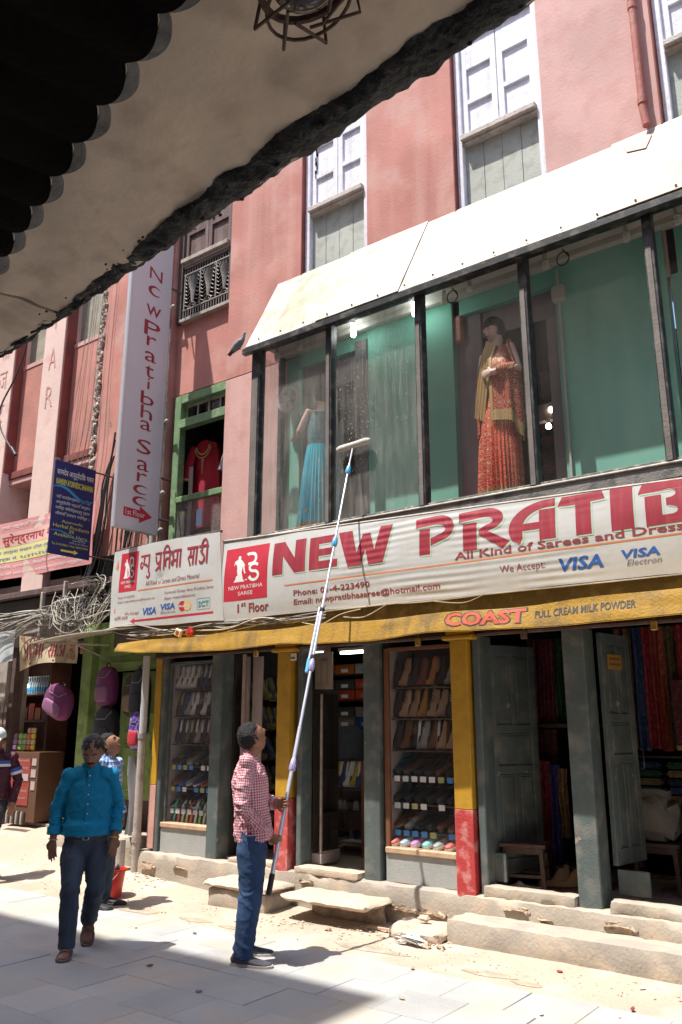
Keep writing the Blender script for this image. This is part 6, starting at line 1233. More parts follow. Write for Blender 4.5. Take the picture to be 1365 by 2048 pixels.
        for sd in 'LR':
            el, wr = P['el'+sd], P['wr'+sd]; cu = el.lerp(wr, sl); d = (wr-el).normalized(); r = .044 if sl > .85 else .053
            cfm = MB().tube([cu-d*.045, cu-d*.04, cu+d*.012, cu+d*.014, cu-d*.0], [r*.96, r+.004, r+.002, r-.005, r-.010], 18, cap=False); mm = cfm.mesh('cuff', smooth=True); set_weave(mm, [(el, wr+d*.1, .05)]); put(mm, 'cuff', cfg['shirt'], shirt)
        # collar: two leaves around the neck
        cb = MB(); n0 = neck-up*.006; ax = (hb-neck).normalized(); fx = bx.cross(ax)*-1 if False else ax.cross(bx)*-1
        fy = ax.cross(bx); 
        if fy.dot(V3(0, 1, 0)) < 0: fy = -fy
        def cf(u, v):
            a = radians(112)+radians(316)*u; r = .058+.006*(1-v)+.016*v*(1-v) ; CH = cfg.get('collar', .034); z = CH*(1-abs(2*v-1)**1.4) if v < .5 else CH-(CH+.004)*(v-.5)*2; rr = r+(.012 if v > .5 else 0)*min(1, (v-.5)*6)+(.012*(v > .5)*(abs(u-.5)*2)**3)
            return n0+bx*cos(a)*rr+fy*sin(a)*rr*.96+ax*(z-.004-.018*(abs(u-.5)*2)**4*(v))
        cb.slab(cf, 36, 8, -ax*.002); mm = cb.mesh('collar', smooth=True); set_weave(mm, [(n0-ax*.1, n0+ax*.1, .06)]); put(mm, 'collar', cfg['shirt'], shirt)
    # --- trousers
    if cfg.get('trousers'):
        g = MB(); topz = cfg.get('waist', .05); lo = cfg.get('loose', 1.)
        g.tube([pel-up*.12, pel-up*.05, pel+up*.0, pel+up*topz], [(.11, .095), (.155*fat, .112), (.156*fat, .112*fat), (.146*fat, .108*fat)], 24, ref=bx)
        spots = []
        for sd in 'LR':
            hp_, kn, an = P['hip'+sd], P['kn'+sd], P['an'+sd]; d = (an-kn).normalized(); bt = an+d*cfg.get('break', .045)
            g.tube([hp_+V3(0, 0, .05), hp_, hp_.lerp(kn, .35), hp_.lerp(kn, .75), kn, kn.lerp(bt, .35), kn.lerp(bt, .75), bt], [.07, .092, .088*lo, .072*lo, .064*lo, .066*lo, .060*lo, .060*lo], 18); spots += [(kn, .11), (bt, .13), (hp_+V3(0, 0, -.02), .13)]
        me = evaluated(g, .008, 2, 'trousers'); folds(me, .009, spots, base=.22, sc=(7, 7, 11), seed=cfg.get('seed', 1)+3); tr = put(me, 'trousers', cfg['trousers'], t)
        if cfg.get('belt'): MB().tube([pel+up*(topz-.03), pel+up*(topz+.004)], [(.153*fat, .116*fat)]*2, 30, ref=bx).build('belt', cfg['belt'], t, smooth=True, local=True); MB().tube([pel+up*(topz-.036)+V3(-.02, .122*fat, 0), pel+up*(topz-.036)+V3(.02, .122*fat, 0), pel+up*(topz+.006)+V3(.02, .122*fat, 0), pel+up*(topz+.006)+V3(-.02, .122*fat, 0), pel+up*(topz-.036)+V3(-.02, .122*fat, 0)], .004, 5).build('buckle', CHROME, t, local=True)
    # --- shoes
    if cfg.get('shoe'):
        for sd in 'LR':
            an = P['an'+sd]; u_ = P.get('up'+sd, V3(0, 0, 1)); g = MB(); footmb(g, an, P['ft'+sd], 1.06, 1.12, u_)
            sh_ = put(evaluated(g, .006, 2, 'shoe'), 'shoe', cfg['shoe'], t); so2 = soles(t, an, P['ft'+sd], cfg.get('sole', WHT), 1.06, u_, r=1.02, th=.024); so2.parent = sh_
    return t
def pose(lean=V3(0, 0, 0), h=1., **k):
    P = dict(pelvis=V3(0, 0, .93), chest=V3(0, .0, 1.25)+lean, neck=V3(0, -.005, 1.44)+lean*1.4, head=V3(0, .03, 1.565)+lean*1.6, shL=V3(-.175, 0, 1.375)+lean*1.3, shR=V3(.175, 0, 1.375)+lean*1.3,
             hipL=V3(-.085, 0, .88), hipR=V3(.085, 0, .88), knL=V3(-.095, .02, .49), knR=V3(.095, .02, .49), anL=V3(-.10, -.01, .09), anR=V3(.10, -.01, .09), ftL=V3(-.15, 1, 0), ftR=V3(.15, 1, 0),
             elL=V3(-.24, -.03, 1.09), elR=V3(.24, -.03, 1.09), wrL=V3(-.25, .03, .86), wrR=V3(.25, .03, .86), handL=(V3(.03, .1, -1), V3(.8, -.6, 0), 1, .18), handR=(V3(-.03, .1, -1), V3(-.8, -.6, 0), -1, .18))
    P.update(k); return P
DENIM = M('blue_denim', (.032, .062, .135), .85, var=.2, scale=6, bump=.3, bscale=260, streak=((.07, .12, .22), .6, 6), spec=.15); DENG = M('faded_dark_jeans', (.045, .06, .085), .85, var=.2, scale=6, bump=.3, bscale=260, streak=((.10, .13, .17), .6, 7), spec=.15)
GING = weave('red_gingham', (.66, .55, .58), (.40, .015, .04), 'gingham', .019); PLAID = weave('blue_plaid', (.10, .22, .50), (.62, .70, .80), 'plaid', .045)
TEAL = M('teal_cotton', (.008, .20, .36), .8, var=.08, scale=4, bump=.2, bscale=250, spec=.2)
SHOEG = M('grey_slip_on', (.07, .07, .085), .7, bump=.2); RUBW = M('dusty_sole', (.42, .38, .34), .8)

# ---- window cleaner: feet towards the right, body in profile, head turned up to the glass
fd = Vector((.80, .60)); RZ = math.atan2(-fd[0], fd[1])       # local +y -> world fd
CL = Vector((-4.45, -1.67, 0)); RM = Matrix.Rotation(RZ, 3, 'Z'); toL = lambda w: RM.transposed() @ (Vector(w)-CL)
PB, PT = V3(-4.25, -1.70, .47), V3(-4.69, -.075, 4.32); pd = (PT-PB).normalized()
gripL, gripR = PB+pd*.66, PB+pd*.37
gl, grr = toL(gripL), toL(gripR); pdl = RM.transposed() @ pd
P = pose(V3(0, -.03, 0), pelvis=V3(0, .0, .92), head=V3(0, -.015, 1.545), neck=V3(0, -.045, 1.42), yaw=radians(28), pitch=radians(33),
         hipL=V3(-.08, 0, .87), hipR=V3(.08, 0, .87), knL=V3(-.12, .01, .48), knR=V3(.10, .0, .48), anL=V3(-.16, -.05, .095), anR=V3(.13, -.03, .095), ftL=V3(.05, 1, 0), ftR=V3(.30, 1, 0))
P['wrL'] = gl-V3(-.01, .085, .015); P['elL'] = V3(-.22, .04, 1.10); P['handL'] = (V3(.25, .93, .1), V3(.9, .1, .1), 1, .95)
P['wrR'] = grr-V3(-.03, .075, -.05); P['elR'] = V3(.25, -.06, 1.06); P['handR'] = (V3(-.12, .75, -.55), V3(-.85, .3, .1), -1, .95)
person('person', 'slim man in a red checked shirt and blue jeans holding a long pole', 'person', CL, RZ, P, SKIN,
       dict(shirt=GING, trousers=DENIM, shoe=SHOEG, sole=RUBW, sleeve=.97, hem=-.105, fat=.92, waist=.05, seed=2, famp=.012, hseed=4, loose=1.16, ease=.026, hair=(.082, .104, .112)))
# ---- the telescopic pole (held by the man, touches the glass)
pole = thing('telescopic_pole', PB, 'long aluminium window-washing pole with lilac and blue joints and fleece head', 'pole')
Lp = (PT-PB).length; at = lambda f: PB+pd*Lp*f
MB().tube([at(0), at(.30)], .0165, 12).build('lower_tube', CHROME, pole, smooth=True); MB().tube([at(.30), at(.62)], .0135, 12).build('middle_tube', CHROME, pole, smooth=True); MB().tube([at(.62), at(.965)], .0105, 12).build('upper_tube', CHROME, pole, smooth=True)
MB().tube([at(0)-pd*.01, at(0), at(.032)], [.015, .021, .021], 12).build('rubber_grip', BLKP, pole, smooth=True)
for f, m_, nm in ((.225, LILAC, 'clamp_ring'), (.43, LILAC, 'clamp_ring'), (.735, CYANP, 'clamp_ring'), (.945, CYANP, 'clamp_ring')):
    mb = MB().tube([at(f)-pd*.05, at(f)-pd*.045, at(f)-pd*.0, at(f)+pd*.04, at(f)+pd*.05], [.019, .023, .026, .022, .018], 12)
    for a in range(10): o = pd.orthogonal().normalized(); o.rotate(Matrix.Rotation(a*2*pi/10, 3, pd)); mb.tube([at(f)-pd*.04+o*.024, at(f)+pd*.0+o*.026], .0025, 4)
    mb.build(nm, m_, pole, smooth=True)
sdp = V3(-.03, -.01, 0); MB().tube([at(.44)+sdp, at(.565)+sdp*.8], .013, 10).build('second_pole', CHROME, pole, smooth=True); MB().tube([at(.415)+sdp, at(.445)+sdp], .018, 10).build('second_pole_grip', CYANP, pole, smooth=True)
for f in (.45, .56): MB().tube([at(f)-pd*.012, at(f)+pd*.012], .024, 10).build('tie', BLKP, pole)
mb = MB().tube([at(.56)+V3(0, 0, 0), at(.565)+V3(-.05, -.02, .01)], .004, 4); mb.tube([at(.56), at(.57)+V3(.05, -.02, .0)], .004, 4); mb.build('tie_end', BLKP, pole)
hc = V3(-4.675, -.065, 4.40); ha = (V3(1, 0, .055)).normalized(); MB().tube([at(.965), hc-V3(0, .01, .03)], .009, 8).build('neck', CHROME, pole, smooth=True)
me_ = MB().tube([hc-ha*.185, hc-ha*.17, hc, hc+ha*.17, hc+ha*.185], [.028, .036, .034, .036, .028], 16, round_=True).mesh('t', -Vector((0, 0, 0)), smooth=True)
for v in me_.vertices: v.co += v.normal*(.006*noise.noise(v.co*60)); v.co -= PB
me_.materials.append(M('white_fleece', (.72, .70, .66), .95, var=.08, scale=40, bump=1., bscale=160)); o = bpy.data.objects.new('fleece_washer', me_); S.collection.objects.link(o); o.parent = pole
# running water and droplets on the second pane
random.seed(3); mb = MB()
for i in range(1700):
    a = random.random(); x = -4.93+.95*a; z = 5.75-1.6*random.random()**1.2
    if random.random() > .25+.75*max(0, noise.noise(Vector((x*4, z*.8, 3)))*2.2): continue
    r = random.uniform(.0014, .0036); mb.ball((x, -.0065, z), (r, r*.5, r*random.choice([1, 1, 1.5, 3])), 5, 3)
for i in range(30):
    x = -4.93+1.0*random.random(); z = random.uniform(4.9, 5.75); mb.tube([(x, -.006, z), (x+random.gauss(0, .006), -.006, z-random.uniform(.15, .6))], .0008, 3)
single(mb, 'water_drops', F('foam_white', (.62, .66, .64), .2), (-4.4, 0, 5), 'soapy drops and runs of water on the pane being washed', 'water', kind='stuff')

# ---- man in the teal shirt walking towards the camera, looking down
fd = Vector((.78, -.62)); RZ = math.atan2(-fd[0], fd[1]); TL = Vector((-5.66, -2.24, .0))
P = pose(V3(0, .03, 0), pelvis=V3(0, 0, .825), neck=V3(0, .035, 1.40), head=V3(0, .09, 1.50), chest=V3(0, .02, 1.18), shL=V3(-.172, .03, 1.315), shR=V3(.172, .03, 1.315), yaw=radians(-8), pitch=radians(-30),
         hipL=V3(-.09, 0, .78), hipR=V3(.09, .01, .78), knR=V3(.09, .12, .47), anR=V3(.085, .12, .095), ftR=V3(.08, 1, -.02), knL=V3(-.10, .07, .46), anL=V3(-.06, -.24, .20), ftL=V3(.0, .80, -.62), upL=V3(0, .62, .80),
         elR=V3(.245, -.02, 1.06), wrR=V3(.255, .03, .83), handR=(V3(-.02, .10, -1), V3(-.45, -.9, 0), -1, .16), elL=V3(-.235, -.03, 1.06), wrL=V3(-.22, .09, .84), handL=(V3(.04, .14, -1), V3(.45, -.9, 0), 1, .16))
tm = person('person', 'man in a teal shirt and faded jeans walking forward, head bowed', 'person', TL, RZ, P, SKIND,
       dict(shirt=TEAL, trousers=DENG, sleeve=.80, hem=.035, fat=1.12, waist=.04, seed=5, famp=.010, collar=.022, hline=.30, hs=1.13, bare=1, belt=M('brown_belt', (.07, .03, .02), .5), moustache=1, belly=.03, loose=1.12, hseed=9, hair=(.080, .102, .108), ease=.022)); tm.scale = (.95, .95, .96)
SND = M('sandal_strap', (.13, .085, .075), .7, bump=.2)
for sd in 'LR':
    an = P['an'+sd]; d = P['ft'+sd].normalized(); up_ = P.get('up'+sd, V3(0, 0, 1)); x = d.cross(up_).normalized(); u = x.cross(d).normalized(); base = an-u*.085
    sn = soles(tm, an, P['ft'+sd], SND, 1.02, up_, r=1.1, th=.022); sn.name = 'sandal'
    for a, hh, rw in ((.10, .052, .054), (.055, .072, .048), (-.03, .085, .045)):
        MB().tube([base+d*a+x*rw*cos(q)+u*(hh*sin(q)) for q in [pi*k/10 for k in range(11)]], [(.011, .003)]*11, 6, ref=d).build('strap', SND, sn, local=False, smooth=True).matrix_parent_inverse = Matrix() if False else Matrix()
    for c in sn.children: c.data.transform(Matrix.Translation(wloc(sn)))
MB().tube([P['wrL']+V3(.0, .0, .0)+V3(.034*cos(a), .03*sin(a), 0) for a in [k*2*pi/14 for k in range(15)]], .006, 6).build('watch_band', F('gold_metal', (.55, .36, .08), .3, metal=.8), tm, local=True); MB().ball(P['wrL']+V3(-.032, .012, 0), (.009, .017, .018), 10, 6).build('watch_face', F('gold_metal', (.55, .36, .08), .3, metal=.8), tm, local=True)
MB().tube([P['wrR']+V3(.0, .0, .0)+V3(.033*cos(a), .03*sin(a), .004*cos(a)) for a in [k*2*pi/14 for k in range(15)]], .004, 6).build('bracelet', F('brass_bangle', (.5, .38, .2), .35, metal=.6), tm, local=True)
mb = MB()
for k in range(7): mb.ball((.0, .152+.006*sin(k), .88+.072*k), (.005, .003, .005), 6, 4)
mb.v = [(v[0]+.004, v[1]-.01+.012*(v[2]-.93)*0, v[2]) for v in mb.v]; mb.build('buttons', WHT, tm, local=True)
mb = MB().slab(lambda u, v: V3(-.018+.036*u, .140-.055*max(0, v-.75)**1.5*1.5-.006, .855+.50*v), 1, 10, (0, -.004, 0)); mb.build('placket', TEAL, tm, local=True)
mb = MB().slab(lambda u, v: V3(-.13+.10*u, .128-.02*(1-u), 1.11+.12*v), 3, 3, (0, -.004, 0)); mb.build('pocket', TEAL, tm, local=True)

# ---- man in the blue plaid shirt behind him, looking up
fd = Vector((.92, .38)); RZ = math.atan2(-fd[0], fd[1]); BL = Vector((-6.87, -1.13, .0))
P = pose(V3(0, -.01, 0), pelvis=V3(0, 0, .86), chest=V3(0, 0, 1.17), neck=V3(0, -.02, 1.345), head=V3(0, .0, 1.455), shL=V3(-.17, 0, 1.28), shR=V3(.17, 0, 1.28), yaw=radians(6), pitch=radians(36), hipL=V3(-.08, 0, .82), hipR=V3(.08, 0, .82), knL=V3(-.09, .02, .46), knR=V3(.09, .02, .46),
         elL=V3(-.23, -.02, 1.02), elR=V3(.22, .03, 1.01), wrL=V3(-.24, .05, .80), wrR=V3(.21, .16, .82), handR=(V3(0, .3, -1), V3(-.9, .1, 0), -1, .4))
person('person', 'man in a blue plaid shirt gazing up, half hidden behind the man in teal', 'person', BL, RZ, P, SKIN, dict(shirt=PLAID, trousers=DENG, shoe=M('black_trainer', (.025, .025, .03), .6), sole=BLKP, sleeve=.95, hem=-.05, fat=.95, seed=8, hseed=14, vox=.0055, hair=(.083, .104, .113)))
# ---- man in the maroon track jacket at the left edge, walking
fd = Vector((.62, -.78)); RZ = math.atan2(-fd[0], fd[1]); ML = Vector((-9.0, -1.02, .03))
MARJ = M('maroon_jacket', (.065, .010, .022), .6, var=.1, bump=.15)
P = pose(V3(0, .02, 0), pelvis=V3(0, 0, .86), chest=V3(0, .01, 1.15), neck=V3(0, .02, 1.33), head=V3(0, .06, 1.445), shL=V3(-.18, .01, 1.27), shR=V3(.18, .01, 1.27), yaw=0, pitch=radians(-12), hipL=V3(-.085, 0, .82), hipR=V3(.085, 0, .82), knL=V3(-.09, .16, .47), anL=V3(-.09, .22, .10), knR=V3(.09, -.02, .45), anR=V3(.09, -.28, .15), ftR=V3(0, 1, -.4),
         elL=V3(-.25, -.02, 1.01), wrL=V3(-.24, .08, .79), elR=V3(.25, -.05, 1.0), wrR=V3(.24, .02, .78))
mj = person('person', 'man in a maroon track jacket and pale cap at the left edge', 'person', ML, RZ, P, SKIN, dict(shirt=MARJ, gname='jacket', trousers=M('charcoal_trousers', (.035, .035, .04), .8, bump=.2), shoe=BLKP, sole=WHT, sleeve=1., hem=-.05, fat=1.05, seed=12, hseed=3, vox=.0055, moustache=0))
for zz, m_ in ((1.215, F('stripe_blue', (.05, .10, .42))), (1.18, WHT)): MB().tube([V3(0, .012, zz-.015), V3(0, .012, zz+.015)], [(.187, .137)]*2, 30, cap=False).build('stripe', m_, mj, smooth=True, local=True)
for sd in 'LR':
    a, b_ = P['sh'+sd], P['el'+sd]
    for f, m_ in ((.52, F('stripe_blue', (.05, .10, .42))), (.66, WHT)): MB().tube([a.lerp(b_, f-.06), a.lerp(b_, f+.06)], .0675, 18, cap=False).build('sleeve_stripe', m_, mj, smooth=True, local=True)
CAPM = M('cap_cotton', (.62, .68, .64), .85, bump=.2); hm = Matrix.Rotation(radians(-12), 3, 'X'); hd_ = P['head']
MB().ball((0, 0, 0), 1, 24, 14, fn=lambda n, p: hd_+hm @ V3(n.x*.094, n.y*.112-.012, max(n.z, -.1)*.105+.045)).build('cap', CAPM, mj, smooth=True, local=True)
MB().slab(lambda u, v: hd_+hm @ V3((u-.5)*.16, .085+.075*v*(1-(2*u-1)**2*.55), .045-.02*v+.012*(1-(2*u-1)**2)), 10, 4, (0, 0, -.004)).build('cap_brim', CAPM, mj, smooth=True, local=True)
# ---- shopkeeper bending over the counter, seen dimly from behind
P = pose(V3(-.04, .14, -.06), pelvis=V3(0, 0, .9), head=V3(-.10, .30, 1.42), neck=V3(-.05, .2, 1.36), pitch=radians(-30), wrL=V3(-.2, .4, .95), elL=V3(-.25, .2, 1.02), wrR=V3(.15, .4, .95), elR=V3(.24, .18, 1.02), handL=(V3(.2, 1, 0), V3(0, 0, -1), 1, .3), handR=(V3(-.2, 1, 0), V3(0, 0, -1), -1, .3))
person('person', 'shopkeeper in a grey shirt bending over in the dark middle doorway', 'person', (-5.86, 1.48, .33), radians(10), P, SKIN, dict(shirt=M('grey_shirt', (.12, .13, .15), .85, bump=.15), trousers=DARKW, shoe=BLKP, sleeve=.55, fat=1.1, vox=.008, seed=15))
# ---- woman at the right edge, only her arm in view
P = pose(wrL=V3(-.26, .12, .80), elL=V3(-.27, .0, 1.08), handL=(V3(.05, .2, -1), V3(.9, 0, 0), 1, .5))
wm = person('person', 'woman in a black speckled top at the right edge, bare arm hanging', 'person', (-1.60, .62, .34), radians(-20), P, SKIN, dict(shirt=M('black_speckled_cotton', (.02, .02, .025), .85, dirt=((.4, .4, .4), .9, 60)), gname='blouse', trousers=BKN, shoe=BLKP, sleeve=-.35, vox=.007, seed=17))

# ================================================================ MANNEQUINS
REDB = brocade('red_gold_brocade', (.50, .025, .02), (.62, .46, .22), 13); REDD = brocade('deep_red_brocade', (.30, .012, .015), (.55, .40, .20), 11); GOLDC = brocade('gold_brocade', (.32, .20, .075), (.55, .42, .20), 26, .32)
TURQ = brocade('turquoise_saree', (.02, .42, .54), (.60, .44, .18), 8, .32, sparse=True); TURQD = brocade('dark_turquoise_brocade', (.02, .22, .30), (.50, .36, .16), 12)
def cloth(fn, nu, nv, off, name, mat, parent, us=1., vs=1.):
    mb = MB().slab(fn, nu, nv, off); me = mb.mesh(name, smooth=True); W = nu+1; n = W*(nv+1)
    at_ = me.attributes.new('weave', 'FLOAT_VECTOR', 'POINT'); arr = []
    for k in range(2*n): i = k % n; arr += [(i % W)/nu*us, (i//W)/nv*vs, 0]
    at_.data.foreach_set('vector', arr); return put(me, name, mat, parent)
def skirt(t, mat, hemm, pleat, H, r0, r1, fwd=1, trail=.0):
    def rad(a, v): 
        pl = max(0, cos((a-pleat)/2)**8); base = r1+(r0-r1)*v+.02*sin(v*pi)
        return base*(1+.035*sin(a*9+v*2)*(1-v))+pl*(.035*(1-v)+.01)*(1+.8*sin(a*34))*(1-v*.6)
    f = lambda u, v: V3(rad(2*pi*u, v)*cos(2*pi*u)+trail*(1-v)**3*.3, rad(2*pi*u, v)*.82*sin(2*pi*u), H*v)
    cloth(lambda u, v: f(u, .10+.9*v), 150, 40, (0, 0, -.001), 'saree_skirt', mat, t, 1.3, 1.0*H); cloth(lambda u, v: f(u, .10*v)*1.0, 150, 6, (0, 0, -.001), 'saree_border', hemm, t, 1.3, .1)
def mannequin(label, loc, rz, P, cfg): return person('mannequin', label, 'mannequin', loc, rz, P, SKINM, cfg)
# red saree mannequin, facing the street slightly to the left
P = pose(pelvis=V3(0, 0, .98), chest=V3(0, 0, 1.30), neck=V3(0, 0, 1.48), head=V3(0, .02, 1.61), shL=V3(-.16, 0, 1.42), shR=V3(.16, 0, 1.42), hipL=V3(-.07, 0, .93), hipR=V3(.07, 0, .93), yaw=radians(-22), pitch=radians(-4), elL=V3(-.25, .02, 1.17), wrL=V3(-.10, .205, 1.13), handL=(V3(1, .1, .05), V3(0, -1, 0), -1, .45), elR=V3(.22, .0, 1.14), wrR=V3(.21, .05, .9))
mz = 3.62
m1 = mannequin('mannequin with short black hair draped in a red and gold brocade saree', (-3.20, .27, mz), pi-.25, P, dict(hair=(.098, .112, .125), hshift=V3(0, .002, .014), hline=.22, hseed=6, vox=.0055, fat=.9))
GW_ = lambda f: f
cloth(lambda u, v: V3(.150*cos(2*pi*u)*(1+.12*sin(pi*v)), (.112)*sin(2*pi*u), .96+.46*v-.0), 40, 16, (0, 0, -.001), 'blouse', REDD, m1, 1.0, .5)
skirt(m1, REDB, GOLDC, pi/2-.3, 1.02, .158, .190)
cloth(lambda u, v: (P['shL'].lerp(P['elL'], v*2) if v < .5 else P['elL'].lerp(P['wrL'], (v-.5)*1.4))+V3(0, .058*cos(2*pi*u), .062*sin(2*pi*u)), 18, 14, (0, 0, -.001), 'draped_sleeve', REDD, m1, .35, .5)
def sash(u, v):   # gold pallu from the hip across the chest to the shoulder
    return V3(.12-.16*v+(u-.5)*.115, .150+.012*sin(pi*v)+.005*sin(u*22)-.06*max(0, v-.8)*5*.5, .76+.70*v+(u-.5)*.07)
cloth(sash, 18, 26, (0, -.006, 0), 'gold_pallu', GOLDC, m1, .2, .8)
def shawl(side):
    def f(u, v):
        a = radians(100+112*u) if side < 0 else radians(58-92*u); top = 1.455-.02*u; bot = (.70-.16*math.exp(-((u-.75)/.25)**2)) if side < 0 else .62
        r = .055+.165*(1-max(0, v)**7)+.012*sin(u*19+v*2)*(1-v); return V3(r*(1.12 if side < 0 else .98)*cos(a), r*.76*sin(a)+.012, bot+(top-bot)*v)
    return f
for sd_ in (-1, 1):
    S_ = shawl(sd_); cloth(S_, 46, 34, (0, -.004, 0), 'shawl', REDD, m1, .5, .9)
    if sd_ > 0: continue
    cloth(lambda u, v, S_=S_: (lambda p: V3(p.x*1.02, p.y+.004, p.z))(S_(u, v*.13-.01)), 46, 4, (0, -.004, 0), 'shawl_border', GOLDC, m1, .5, .1)
    cloth(lambda u, v, S_=S_: (lambda p: V3(p.x, p.y+.006, p.z))(S_(u*.07-.01, v)), 5, 30, (0, -.004, 0), 'shawl_border', GOLDC, m1, .1, .9)
mb = MB()
for k in range(22): p_ = Vector(shawl(-1)(k/21, -.01)); mb.tube([p_, p_+V3(random.gauss(0, .008), .004, -.035)], .002, 3)
mb.build('fringe', GT, m1, local=True)['kind'] = 'stuff'
m1.scale = (1.05, 1.0, 1.075)
# turquoise saree mannequin, turned to the left
P = pose(pelvis=V3(0, 0, .95), chest=V3(0, 0, 1.27), neck=V3(0, 0, 1.45), head=V3(0, .025, 1.575), shL=V3(-.155, 0, 1.39), shR=V3(.155, 0, 1.39), hipL=V3(-.07, 0, .9), hipR=V3(.07, 0, .9), yaw=radians(10), elL=V3(-.23, .06, 1.16), wrL=V3(-.16, .28, 1.18), handL=(V3(.1, 1, .1), V3(0, 0, -1), 1, .15), elR=V3(.22, .08, 1.12), wrR=V3(.18, .30, 1.06), handR=(V3(-.1, 1, -.1), V3(0, 0, -1), -1, .15))
m2 = mannequin('mannequin in a turquoise and gold saree, arms held out, turned to the left', (-5.35, .26, mz), radians(62), P, dict(hair=(.088, .110, .125), hseed=16, vox=.0055, fat=.85))
cloth(lambda u, v: V3(.145*cos(2*pi*u)*(1+.12*sin(pi*v)), .112*sin(2*pi*u), .93+.44*v), 40, 16, (0, 0, -.001), 'blouse', TURQD, m2, 1.0, .5)
skirt(m2, TURQ, GOLDC, pi*1.0+.35, .99, .158, .21)
cloth(lambda u, v: V3(.17-.33*v+(u-.5)*.16, -.0+.125*cos((v-.4)*1.4)+.008*sin(u*20), .78+.68*v+(u-.5)*.12), 18, 26, (0, -.006, 0), 'pallu', TURQD, m2, .2, .8)
cloth(lambda u, v: V3(.20+.02*sin(v*9)+.02*u, -.10+.26*u+.02*sin(u*9+v*3), .46+.86*v), 16, 26, (.004, 0, 0), 'pallu_fall', TURQ, m2, .3, .9); cloth(lambda u, v: V3(.205+.02*sin(v*9), -.10+.03*u, .46+.86*v), 3, 26, (.004, 0, 0), 'pallu_border', GOLDC, m2, .05, .9)
for nm_, x0, x1 in (('red_cloth', -3.88, -3.1),):
    single(MB().slab(lambda u, v: V3(x0+(x1-x0)*u, .07+.32*v, 3.60+.05*math.exp(-((u-.35)/.22)**2)*(.5+.5*sin(v*3))+.012*noise.noise(V3(u*9, v*6, 0))), 26, 10, (0, 0, -.01)), nm_, M('folded_red_cloth', (.38, .015, .03), .8, bump=.2), (-3.5, .2, 3.59), 'crumpled red cloth on the display floor left of the red mannequin', 'cloth', smooth=True)

# ================================================================ PIGEON, BUCKET
pg = thing('pigeon', (-6.32, -.08, 5.90), 'grey pigeon perched on the left tip of the awning with its head up', 'pigeon')
GRY = M('pigeon_grey', (.19, .205, .24), .7, var=.15, scale=25, bump=.2); GRD = M('pigeon_dark', (.05, .05, .06), .7); D_ = V3(1, 0, .62).normalized(); O_ = V3(-6.36, -.09, 6.0)
mb = MB().tube([O_-D_*.13, O_-D_*.08, O_-D_*.02, O_+D_*.05, O_+D_*.09, O_+D_*.115+V3(0, 0, .02), O_+D_*.125+V3(.0, 0, .05), O_+D_*.125+V3(.004, 0, .062)], [.016, .036, .050, .048, .034, .023, .022, .020], 14, round_=True)
mb.v = [tuple(v) for v in mb.v]; pm = evaluated(mb, .004, 2, 'body'); pm.transform(Matrix.Translation(-pg.location)); put(pm, 'body', GRY, pg)
MB().tube([O_-D_*.09, O_-D_*.22+V3(0, 0, -.012)], [(.030, .010), (.034, .005)], 10, ref=V3(0, 1, 0)).build('tail', GRD, pg, smooth=True)
for s_ in (-1, 1):
    MB().tube([O_+D_*.05+V3(0, s_*.040, .004), O_-D_*.04+V3(0, s_*.050, .0), O_-D_*.16+V3(0, s_*.030, -.006)], [(.012, .026), (.012, .038), (.006, .012)], 10, ref=V3(0, 1, 0), round_=True).build('wing', M('pigeon_wing', (.24, .25, .28), .7, streak=((.06, .06, .07), .8, 12)), pg, smooth=True)
    MB().tube([O_+V3(.0, s_*.02, -.04), O_+V3(.03, s_*.02, -.09)], .004, 5).build('leg', M('pigeon_leg', (.4, .12, .1), .6), pg)
hp2 = O_+D_*.125+V3(.008, 0, .07); MB().ball(hp2, (.024, .020, .021), 12, 8).build('head', GRY, pg, smooth=True); MB().tube([hp2+V3(.02, 0, .002), hp2+V3(.044, 0, -.004)], [.006, .001], 6).build('beak', GRD, pg); MB().ball(hp2+V3(.006, -.019, .004), .004, 6, 4).build('eye', c3(.5, .12, .02), pg)
bk = thing('bucket', (-7.13, -.80, 0), 'red plastic bucket of wash water with a brush and stick in it', 'bucket'); RP = M('red_plastic_bucket', (.52, .03, .02), .35, var=.08, bump=.05); bc_ = V3(-7.13, -.80, 0)
mb = MB(); prof = [(.10, .0), (.105, .01), (.135, .24), (.150, .245), (.150, .262), (.138, .262), (.132, .24), (.098, .02), (0, .02)]
mb.grid(lambda u, v: (lambda k, f: bc_+V3((prof[k][0]*(1-f)+prof[min(k+1, 8)][0]*f)*cos(2*pi*u), (prof[k][0]*(1-f)+prof[min(k+1, 8)][0]*f)*sin(2*pi*u), prof[k][1]*(1-f)+prof[min(k+1, 8)][1]*f))(int(v*8), 0), 28, 8, close=True); mb.build('bucket_body', RP, bk, smooth=True)
MB().tube([bc_+V3(.145*cos(a), -.03-.10*sin(a), .25-.13*sin(a)) for a in [pi*k/12 for k in range(13)]], .003, 5).build('bail_handle', WHT, bk)
MB().tube([bc_+V3(0, 0, .19), bc_+V3(0, 0, .20)], .125, 20).build('water', F('soapy_water', (.30, .24, .20), .1), bk)
single(MB().tube([bc_+V3(.02, 0, .1), bc_+V3(-.10, .03, .50)], .012, 8), 'handle_stick', WHT, (-7.1, -.8, .1), 'white stick standing in the red bucket', 'stick', smooth=True); single(MB().tube([bc_+V3(.03, .0, .22), bc_+V3(.13, -.02, .30)], [(.03, .014), (.022, .01)], 8), 'scrub_brush', GRD, (-7.05, -.8, .2), 'dark scrubbing brush resting on the rim of the red bucket', 'brush', smooth=True)

pg.scale = (.82, .82, .82); pg.location = pg.location+Vector((.035, -.01, .012))
